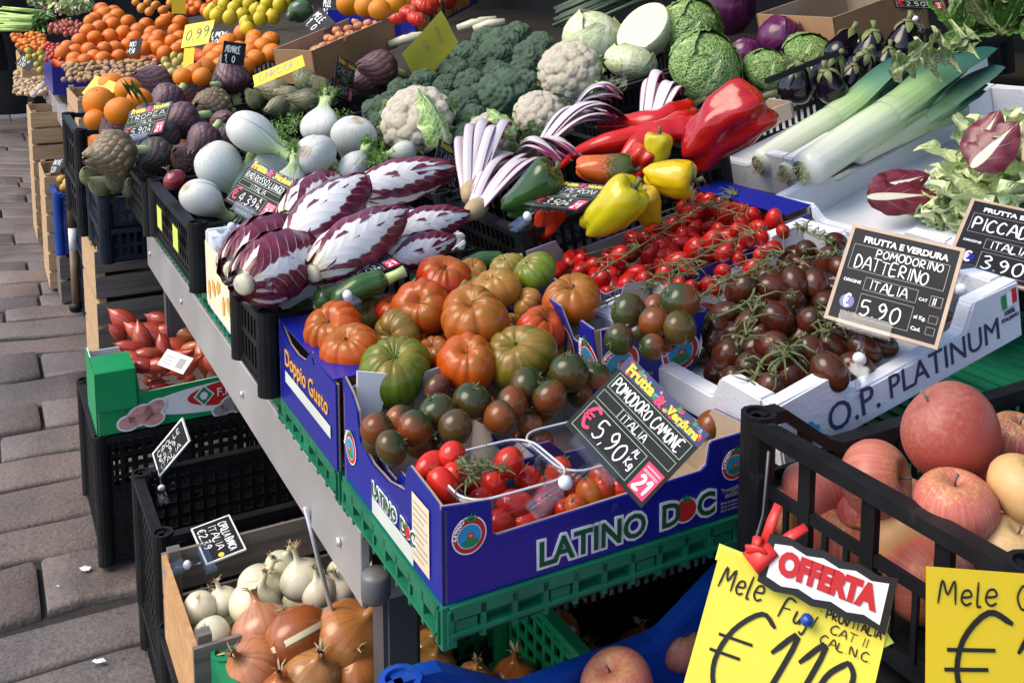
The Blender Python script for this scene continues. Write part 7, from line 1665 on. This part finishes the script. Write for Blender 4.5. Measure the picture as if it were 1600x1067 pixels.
# celery, lettuces and radishes at the far end
bunch(45, 40, -.03, 'bright green celery stalks lying at the far end of the stall', 11, 16, .34, 'celery_leaf', .25, (-.9, .15, .1), .1, None, .16) if False else None
def far_bunch(px, py, h, lab, seed, n, L, m, ax, spread, Wd=.2, cat='celery'):
    p = P(px, py, h)[0]; rg = random.Random(seed); r = empty('leafy_bunch', aim(idir(*ax), 0, p), lab, cat)
    for k in range(n):
        M = Matrix.Rotation(rg.uniform(0, 6.28), 4, 'Z') @ Matrix.Rotation(rg.uniform(0, spread), 4, 'X'); leaf(M, L * rg.uniform(.7, 1.1), L * Wd, m, None, None, r, rg.uniform(-.2, .4), .02, seed + k, .3)
    obj('stump', MB().lathe([(0, -.03), (.03, -.03), (.035, 0), (0, .02)], 10).mesh('stump', 'stalk_green'), r)
def celery(px, py, h, lab, seed):
    p = P(px, py, h)[0]; rg = random.Random(seed); r = empty('celery', Matrix.Translation(p), lab, 'celery', 'celery at the far end'); d0 = idir(-.95, .0, .15)
    for k in range(13):
        d = (d0 + Vector((rg.uniform(-.12, .12), rg.uniform(-.12, .12), rg.uniform(-.08, .12)))).normalized(); o = Vector((rg.uniform(-.04, .04), rg.uniform(-.04, .04), rg.uniform(-.03, .05))); L = rg.uniform(.3, .4)
        obj('stalk', MB().tube([o, o + d * L * .5, o + d * L], [.016, .012, .008], 7, flat=.7).mesh('stalk', 'celery_stalk'), r)
        for m in range(2): leaf(aim(-d + Vector((rg.uniform(-.8, .8), rg.uniform(-.8, .8), rg.uniform(0, .9))), 0, o - d * .02), .13, .05, 'celery_leaf', None, None, r, .2, .012, seed + k, .3)
celery(74, 36, 1.04, 'bright green celery lying nearest the radishes', 1); celery(60, 42, 1.0, 'bright green celery lying lowest at the far street corner', 2); celery(64, 28, 1.08, 'bright green celery lying uppermost at the far end', 3)
for i, (px, py) in enumerate(((95, 12), (118, 8), (110, 18), (132, 14), (78, 8), (60, 8))): far_bunch(px, py, 1.15, ('pale lettuce head at the far end, behind the radishes', 'pale lettuce head farthest right at the far end', 'pale lettuce leaves just above the radishes', 'pale lettuce beside the brown paper bag', 'pale lettuce head behind the celery tops', 'yellowish lettuce at the far street corner')[i], 20 + i, 14, .17, 'lettuce_leaf', (.1, -.9, .3), 1.2, .45, 'lettuce')
far_bunch(76, 46, 1.03, 'dark radish leaves spread beside the red radishes', 30, 20, .17, 'spinach_leaf', (-.5, -.4, .5), 1.2, .4, 'greens'); far_bunch(92, 26, 1.1, 'brownish leaves behind the red radishes', 31, 14, .15, 'wine_leaf', (.1, -.8, .4), 1.1, .4, 'greens')
heap(RT[1], [(80 + (11 * i) % 46, 32 + (7 * i) % 22, 7) for i in range(36)], 1.07, 'pinkish red radish heaped at the far end', 'radish', 'radishes at the far end', (.5, .12, .09), 7, 1, .3)
# paper bag, squash, cut white radishes
fr(make_small('squash', 'zucchini_skin', 1.3, 4, 0), 470, 18, 34, 1.27, 'dark green squash lying at the top edge beside the lemons', 'squash', idir(.9, -.3, .1), 0, (.05, .1, .05)); fr(make_small('squash', 'zucchini_skin', 1.1, 5, 0), 455, 26, 16, 1.25, 'small round green squash by the lemons', 'squash', None, 0, (.06, .09, .04))
# brown carton of apples
p0 = P(496, 134, 1.06)[0]; p1 = P(622, 74, 1.16)[0]; x = (p1 - p0); L = x.length; x.normalize(); y = Vector((0, 0, 1)).cross(x).normalized(); z = x.cross(y)
MBx = Matrix(((x.x, y.x, z.x, p0.x), (x.y, y.y, z.y, p0.y), (x.z, y.z, z.z, p0.z), (0, 0, 0, 1)))
S0 = [(0, 0), (L, 0), (L, .12), (0, .12)]; S1 = [(0, 0), (.17, 0), (.17, .12), (0, .12)]
carton('apple_box', MBx, L, .17, 'brown_card', 'plain brown cardboard box of small red and yellow apples', S0, S0, S1, S1, 'raw_card')
heap(AP[0], [(505, 72, 15), (520, 62, 16), (532, 55, 15), (545, 47, 17), (560, 42, 16), (574, 36, 15), (512, 60, 14), (527, 48, 15), (548, 56, 15), (536, 64, 15), (556, 34, 14), (496, 80, 15), (570, 46, 14), (585, 40, 13)], lambda x, y: PM(x, y, MBx, .105)[0].z, 'small red or yellow apple in the plain brown box', 'apple', 'apples in the brown box', (.6, .2, .1), 15, 1, .35)
for i in range(12): put(AP[1], MBx @ Matrix.Translation((.08 + .09 * (i % 6), .05 + .07 * (i // 6), .06)) @ Matrix.Scale(.036, 4), 'small apple low in the plain brown box', 'apple', 'lower apples in the brown box', jit((.6, .25, .12), .3))
# tomatoes and oranges at the top, blue lettered box
heap(OR, [(545, 6, 40), (572, 10, 36), (594, 16, 38), (617, 6, 36), (600, -6, 38), (560, -10, 36), (583, -4, 36), (634, -4, 34)], 1.34, 'big orange fruit at the top edge behind the brown box', 'orange', 'oranges at the top edge', (.75, .24, .006), 38)
heap(BT[3], [(665, 8, 42), (640, 22, 34), (692, 2, 38), (622, 30, 26), (650, 30, 30), (715, -4, 40), (680, -10, 40), (735, -12, 38)], 1.32, 'bright red tomato in the blue lettered box at the top', 'tomato', 'red tomatoes at the top edge', (.55, .02, .015), 38)
p0 = P(650, 58, 1.2)[0]; p1 = P(748, 4, 1.3)[0]; x = (p1 - p0); L = x.length; x.normalize(); y = Vector((0, 0, 1)).cross(x).normalized(); z = x.cross(y)
MBb = Matrix(((x.x, y.x, z.x, p0.x), (x.y, y.y, z.y, p0.y), (x.z, y.z, z.z, p0.z), (0, 0, 0, 1)))
bb = carton('tomato_box', MBb, L, .34, 'blue_card', 'blue cardboard box with orange lettering at the top of the picture', [(0, 0), (L, 0), (L, .085), (0, .085)], None, [(0, 0), (.34, 0), (.34, .1), (0, .1)], [(0, 0), (.34, 0), (.34, .1), (0, .1)])
decal(bb, 'lettering', fit_text('La Brunella', L * .8, 'ochre_ink', bold=.002), at_front(L * .02, .02, -.001)); decal(bb, 'round_print', disc(MB(), L * .93, .06, .025, .025).mesh('round_print', 'red_ink', False), at_front(0, 0))
M, w, h = solve_sign((600, 27), (635, 14), (607, 62), 3.9, 1.1, 1); tag(obj('blue_card_flap', MB().box(0, 0, -.003, w, h, 0).mesh('blue_card_flap', 'blue_card', False), None, M), 'plain dark blue cardboard flap between the brown box and the lettered box', 'flap')
for i, (px, py) in enumerate(((608, 70), (622, 66), (715, 45), (728, 42), (740, 46))): 
    p = PS(px, py, .04)[0]; tag(obj('white_root', MB().tube([p, p + idir(.8, -.25, .1) * .06, p + idir(.85, -.2, .1) * .12], [.014, .018, .012], 9).mesh('white_root', 'cut_flesh')), ('white vegetable root left of the folded yellow paper' if i < 2 else 'cream white root lying right of the folded yellow paper'), 'vegetable', 'white roots left of the paper' if i < 2 else 'white roots right of the paper')
# cardboard and clutter behind the aubergines
p = PS(1330, 62, .0)[0]; aa, bb_ = ab(p)
carton('brown_box', FR(aa + .05, bb_ + .02, p.z - .1, 14), .36, .3, 'brown_card', 'brown cardboard box standing behind the aubergines', [(0, 0), (.36, 0), (.36, .16), (0, .16)], [(0, 0), (.36, 0), (.36, .16), (0, .16)], [(0, 0), (.3, 0), (.3, .16), (0, .16)], [(0, 0), (.3, 0), (.3, .16), (0, .16)])
p = PS(1215, 182, -.02)[0]; aa, bb_ = ab(p)
carton('flat_box', FR(aa + .02, bb_ - .06, p.z - .04, 14), .13, .1, 'pink_card', 'low pinkish cardboard box edge below the aubergines', [(0, 0), (.13, 0), (.13, .035), (0, .035)], [(0, 0), (.13, 0), (.13, .035), (0, .035)], [(0, 0), (.1, 0), (.1, .035), (0, .035)], [(0, 0), (.1, 0), (.1, .035), (0, .035)])
a_, b_ = PS(1198, 127, .05)[0], PS(1312, 82, .05)[0]
tag(obj('crate_bar', MB().tube([a_, b_], .008, 4).mesh('crate_bar', 'black_plastic', False)), 'black crate bar running between the savoys and the aubergines', 'bar')
# ================================================================== street side clutter
b0 = W(3.74, -.05, 0)
r = empty('prop_pole', Matrix.Translation(b0), 'brown and white striped prop pole standing on the paving', 'pole')
for z0_, z1_, mm in ((0, .26, 'pole_brown'), (.26, .36, 'white_plastic'), (.36, .62, 'pole_brown')): obj('pole_section', MB().tube([(0, 0, z0_), (0, 0, z1_)], .018, 10).mesh('pole_section', mm), r)
obj('foot', MB().lathe([(0, 0), (.03, 0), (.03, .02), (.018, .03)], 12).mesh('foot', 'black_plastic'), r)
wood_crate('wooden_crate', FR(3.86, -.10, .0), .4, .3, .2, 'low wooden crate on the paving behind the striped pole', 2, 'old_wood'); crate('plastic_crate', FR(3.86, -.10, .215), .4, .3, .27, 'blue_plastic', 'blue crate holding yellow potatoes behind the striped pole', 'grid')
heap(NU, [(103, 268, 16), (113, 275, 18), (107, 285, 18), (96, 280, 14), (118, 262, 15), (112, 292, 16), (100, 292, 14)], .51, 'yellow potato in the blue crate', 'potato', 'potatoes in the blue crate', (.6, .36, .06), 16)
# person at the left edge
def person():
    base = PZ(-34, 195, 9.4); base.z = 0; r = empty('person', Matrix.Translation(base) @ Matrix.Rotation(R(25), 4, 'Z'), 'standing person in a dark coat at the left edge, seen from behind', 'person')
    me = bpy.data.meshes.new('body'); V = [(0, 0, .95), (0, 0, 1.12), (0, .01, 1.32), (0, 0, 1.46), (0, -.01, 1.53), (0, -.01, 1.63), (0, -.01, 1.72), (.1, 0, .88), (.11, -.01, .5), (.11, .02, .09), (.12, -.1, .04), (-.1, 0, .88), (-.11, -.01, .5), (-.11, .02, .09), (-.12, -.1, .04), (.19, 0, 1.4), (.25, .02, 1.12), (.26, -.06, .88), (-.19, 0, 1.4), (-.25, .02, 1.12), (-.26, -.06, .88)]
    E_ = [(0, 1), (1, 2), (2, 3), (3, 4), (4, 5), (5, 6), (0, 7), (7, 8), (8, 9), (9, 10), (0, 11), (11, 12), (12, 13), (13, 14), (3, 15), (15, 16), (16, 17), (3, 18), (18, 19), (19, 20)]
    rad = [.15, .13, .15, .11, .05, .085, .075, .09, .065, .045, .04, .09, .065, .045, .04, .06, .045, .035, .06, .045, .035]
    me.from_pydata(V, E_, []); o = obj('body', me, r); me.materials.append(MT['jeans_cloth']); m = o.modifiers.new('skin', 'SKIN')
    for d, q in zip(me.skin_vertices[0].data, rad): d.radius = (q, q)
    me.skin_vertices[0].data[0].use_root = True; o.modifiers.new('sub', 'SUBSURF').levels = 2
    coat = MB().lathe([(.27, .55), (.28, .62), (.25, .85), (.2, 1.08), (.23, 1.3), (.2, 1.42), (.09, 1.5), (.07, 1.52)], 20, lambda th, t, r_, z: (r_ * (1 + .06 * sin(5 * th) * (1 - t)), z)); coat.v = [(x, y * .68, z) for x, y, z in coat.v]; obj('coat', coat.mesh('coat', 'coat_cloth'), r)
    for s in (-1, 1): obj('sleeve', MB().tube([(s * .19, 0, 1.42), (s * .26, .02, 1.14), (s * .275, -.06, .9)], [.075, .065, .055], 10).mesh('sleeve', 'coat_cloth'), r)
    hr = MB().lathe([(x * .105, .115 * z_ + 1.7) for x, z_ in sph(10)], 16); hr.v = [(x, y + .01, z) for x, y, z in hr.v]; obj('hair', hr.mesh('hair', 'dark_cloth'), r)
person()
# dark back of the next stall at the far end
r = empty('far_backdrop', FR(10.6, -1.2, 0), 'dark cloth closing the far end of the stall', 'backdrop'); obj('cloth', MB().grid(lambda u, v: (5.2 * u, .03 * sin(u * 50), .02 + 2.3 * v), 100, 3).mesh('cloth', 'dark_cloth'), r)
for x in (0, 5.2): obj('pole', MB().tube([(x, 0, 0), (x, 0, 2.5)], .02, 8).mesh('pole', 'leg_steel'), r)
stand(3.95, 9.4, .95, 2.6, .92, 1.22, 'long planked stand carrying the lemons, apples and far boxes')
# ================================================================== price signs
fv_sign((985, 556), (1109, 679), (876, 656), 1.03, 'slanted dark sign with pink euro mark clipped to the front blue box', ('POMODORO CAMONE', 'ITALIA'), '5,90', 1.32, 3, clip=.42, drop=(-.01, -.05, .004))
fv2_sign((1337, 356), (1501, 393), (1284, 490), 1.27, 'framed dark sign for brown date tomatoes, standing over the white lettered box', 'POMODORINO', 'DATTERINO', '5.90', 1.3, 4, .36, drop=(.012, -.05, .004))
fv2_sign((1523, 314), (1690, 350), (1456, 412), 1.42, 'framed dark sign cut off by the right edge, behind the other framed one', 'PICCADILLY', None, '3.90', 1.3, 9, .2, drop=(.0, -.04, .004))
fv2_sign((1602, 190), (1720, 215), (1572, 243), 1.7, 'dark framed sign of which only a corner shows among the lettuces', 'INSALATA', None, '2.00', 1.4, 12, None)
fv_sign((396, 250), (464, 283), (346, 311), 1.85, 'dark chalk sign with 4,39 stuck between the fennel and the radicchio', ('RAD.ROSSO LUNGO', 'ITALIA'), '4,39', 1.3, 7, clip=.5, drop=(-.01, -.04, .0))
fv_sign((203, 174), (270, 158), (192, 221), 2.6, 'dark chalk sign with 5,90 standing in front of the violet artichokes', ('TROPEA', 'ITALIA'), '5,90', 1.4, 8, clip=.5, drop=(.0, -.05, .0))
fv_sign((528, 86), (556, 102), (520, 150), 3.0, 'dark sign standing upright beside the small green artichokes', ('CARCIOFI', 'ITALIA'), '1,00', 1.35, 9)
fv_sign((687, 217), (736, 247), (674, 286), 2.15, 'dark chalk sign between the uppermost radicchio and the late radicchio', ('TARDIVO', 'ITALIA'), '6,90', 1.35, 10, flip=1)
fv_sign((880, 284), (958, 291), (822, 321), 1.75, 'sign lying almost flat and shining brown among the peppers', ('PEPERONI', 'ITALIA'), '3,50', 1.35, 11, clip=.25, drop=(.0, -.03, -.01))
fv_sign((497, 423), (594, 388), (541, 446), 1.55, 'price sign lying nearly flat over the radicchio, by the courgettes', ('ZUCCHINE', 'ITALIA'), '2,50', 1.36, 12, clip=.06, drop=(-.01, -.025, -.01))
for tl, tr, bl, zc, lab, tx, asp in (((350, 64), (385, 69), (346, 99), 3.5, 'small dark sign between the oranges and the round violet artichoke', ('ARANCE', '1,80'), 1.1), ((331, 46), (364, 44), (327, 73), 4.3, 'small dark sign right of the yellow paper with 0,99', ('LIMONI', '2,00'), 1.2), ((203, 62), (223, 60), (201, 86), 4.9, 'small dark sign in front of the far orange pile', ('NOCI', '4,50'), .85), ((500, 12), (524, 36), (472, 36), 3.7, 'tilted dark sign with red corners beside the brown apple box', ('MELE', '1,80'), 1.3), ((505, -8), (530, -8), (503, 30), 4.6, 'dark sign cut off by the top edge above the tilted one', ('MELE', '2,20'), .8), ((86, 247), (104, 245), (74, 272), 4.75, 'dark sign with reddish lower part over the yellow potatoes', ('PATATE', '1,20'), 1.2), ((36, 84), (58, 96), (24, 100), 6.4, 'black board leaning against the far wooden crate', ('AGLIO', '3,00'), 1.3)):
    mini_sign(tl, tr, bl, zc, lab, tx, asp, rim=None)
mini_sign((71, 297), (93, 295), (75, 321), 4.7, 'small white-framed board hanging below the yellow potatoes', ('PATATE', '1,20'), 1.1)
fv_sign((1391, -18), (1472, -14), (1391, 12), 2.55, 'dark sign cut off by the top edge, in a clear holder behind the aubergines', ('MELANZANE', 'ITALIA'), '2,50', 2.2, 13, clip=.3)
mini_sign((240, 709), (284, 656), (255, 735), 2.1, 'white-framed chalk board tilted sideways in front of the square-holed crate', ('CIPOLLE', '\u20ac2,39', 'ITALIA'), 1.9, clip=.0)
ms, M, w, h = mini_sign((357, 806), (382, 857), (296, 816), 1.72, 'white-framed chalk board with a yellow dot lying over the wooden onion crate', ('CIPOLLA BIANCA', 'ITALIA', '\u20ac2,39'), 1.25, clip=.9)
q = MB(); disc(q, w * .93, h * .4, w * .06, w * .06, .0014); ink(ms, 'yellow_dot', q, 'yellow_ink')
mini_sign((452, 1078), (484, 1044), (478, 1085), 1.5, 'corner of a white-framed board at the bottom edge among the golden onions', ('CIPOLLE', '1,50'), 1.6)
# yellow paper signs
M0 = FR(-.395, .335, .79)
pr1 = paper_sign((1126, 858), (1392, 962), (1018, 1100), .83, 'yellow paper sign for apples with a pinned red and white offer badge', 1.08, 'yellow_paper', 1, .012,
    (('Mele', .04, .79, .14, .045, .26, .12), ('Fuji', .40, .755, .13, .05, .22, .25), ('PROV.ITALIA', .66, .85, .05, .1, .32, .0), ('CAT II', .7, .775, .05, .08, .22, .1), ('CAL.N.C.', .66, .70, .05, .08, .3, .0), ('\u20ac', .03, .24, .48, .03, .3, .3), ('110', .33, .22, .47, .035, .55, .25)))
r, M, w, h = pr1
MI = M.inverted(); obj('wire_holder', MB().tube([(w * .2, h * .9, -.004), (w * .2, h * .9, -.03), tuple(MI @ W(-.1, .325, .86)), tuple(MI @ W(-.1, .33, .93))], .0018, 6).mesh('wire_holder', 'leg_steel'), r)
obj('backing_strip', MB().box(-.002, h * .93, -.004, w * .96, h * 1.03, -.002).mesh('backing_strip', 'lime_paper', False), r)
q = MB(); q.prism([(w * .9, h * .7), (w * 1.05, h * .86), (w * .92, h * .98)], .001, Matrix.Rotation(R(-90), 4, 'X') if False else Matrix(((1, 0, 0, 0), (0, 0, 1, 0), (0, -1, 0, -.002), (0, 0, 0, 1)))); obj('paper_star', q.mesh('paper_star', 'lime_paper', False), r)
bd = obj('offer_badge', None, r, Matrix.Translation((w * .33, h * .965, .006)) @ Matrix.Rotation(R(2), 4, 'Z')) if False else None
BM = Matrix.Translation((w * .31, h * .985, .006))
def badge(o, mname, z0, z1, g):
    q = MB(); n = 7; bw = w * .60; bh = h * .14; pts = []
    for i in range(n + 1): pts.append((-g + (bw + 2 * g) * i / n, -g - (.003 if i % 2 else 0)))
    for i in range(n, -1, -1): pts.append((-g + (bw + 2 * g) * i / n, bh + g + (.003 if i % 2 else 0)))
    q.prism(pts, z1 - z0, Matrix(((1, 0, 0, 0), (0, 0, 1, 0), (0, -1, 0, z1), (0, 0, 0, 1)))); return obj(o, q.mesh(o, mname, False), r, BM)
badge('offer_badge', 'black_ink', 0, .003, .010); badge('offer_badge_face', 'white_ink', .0031, .0036, .004)
obj('offer_lettering', fit_text('OFFERTA', w * .575, 'red_ink', bold=.0035, space=.92), r, BM @ Matrix.Translation((w * .015, h * .02, .0042)) @ Matrix.Diagonal((1, 1.2, 1, 1)))
hd = MB()
for pts, rr in (([(0, 0, 0), (.012, .03, 0)], [.017, .015]), ([(.004, .03, 0), (.0, .055, 0), (-.002, .075, 0)], [.008, .0075, .006]), ([(.016, .03, 0), (.026, .052, 0), (.036, .07, 0)], [.008, .0075, .006]), ([(-.012, .012, .004), (.0, .02, .007), (.012, .018, .008)], [.006, .006, .005]), ([(-.006, .03, .003), (-.004, .02, .008)], [.007, .006])): hd.tube(pts, rr, 8, flat=.6)
obj('red_hand', hd.mesh('red_hand', 'red_plastic'), r, Matrix.Translation((w * .18, h * .985, .004)) @ Matrix.Rotation(R(-12), 4, 'Z') @ Matrix.Scale(.72, 4))
obj('push_pin', MB().lathe([(0, 0), (.0045, 0), (.0055, .004), (.004, .008), (0, .009)], 12).mesh('push_pin', 'blue_plastic'), r, Matrix.Translation((w * .56, h * .80, .002)))
paper_sign((1447, 884), (1720, 905), (1437, 1120), .745, 'amber paper sign with large handwriting at the right bottom corner', 1.15, 'amber_paper', 1, .01, (('Mele', .06, .76, .17, .05, .34, .1), ('Gala', .5, .76, .17, .05, .34, .1), ('\u20ac', .07, .08, .62, .035, .42, .15), ('1', .46, .1, .5, .04, .14, .15), ('50', .62, .1, .5, .04, .3, .15)))
paper_sign((290, 40), (335, 31), (289, 75), 4.5, 'yellow paper sign with 0,99 written on it in front of the lemons', 1.2, 'yellow_paper', 1, .02, (('0,99', .1, .3, .45, .05, .8, .1),))
paper_sign((687, 17), (719, 67), (625, 87), 3.1, 'folded yellow paper sheet standing among the broccoli', .68, 'yellow_paper', 1, .12, (('PROV', .2, .7, .08, .05, .5, 0), ('CAT I', .2, .4, .08, .05, .5, 0)), wm='grey_ink')
paper_sign((395, 119), (472, 86), (403, 135), 3.0, 'long amber paper strip behind the small green artichokes', 3.0, 'amber_paper', 1, .01, (('CARCIOFI', .1, .3, .5, .06, .8, 0),), wm='grey_ink')
paper_sign((150, 119), (187, 131), (129, 147), 3.05, 'yellow paper sheet half hidden behind the big oranges', 1.3, 'yellow_paper', 1, .02)
paper_sign((288, 76), (304, 75), (287, 122), 3.5, 'narrow amber paper standing upright among the pears', .38, 'amber_paper', 1, .01)
paper_sign((267, -12), (289, -12), (267, 22), 6.0, 'amber paper cut off by the top edge above the far oranges', .7, 'amber_paper', 1, .01)
# loose clear bags
fl = MB().grid(lambda u, v: tuple(PS(245 + 45 * v - 30 * u, 262 - 70 * v + 40 * u, .03 + .02 * sin(u * 9) * sin(v * 8))[0]), 12, 12)
tag(obj('plastic_film', fl.mesh('plastic_film', 'clear_plastic', False)), 'twisted clear film between the artichokes and the red onion', 'film')
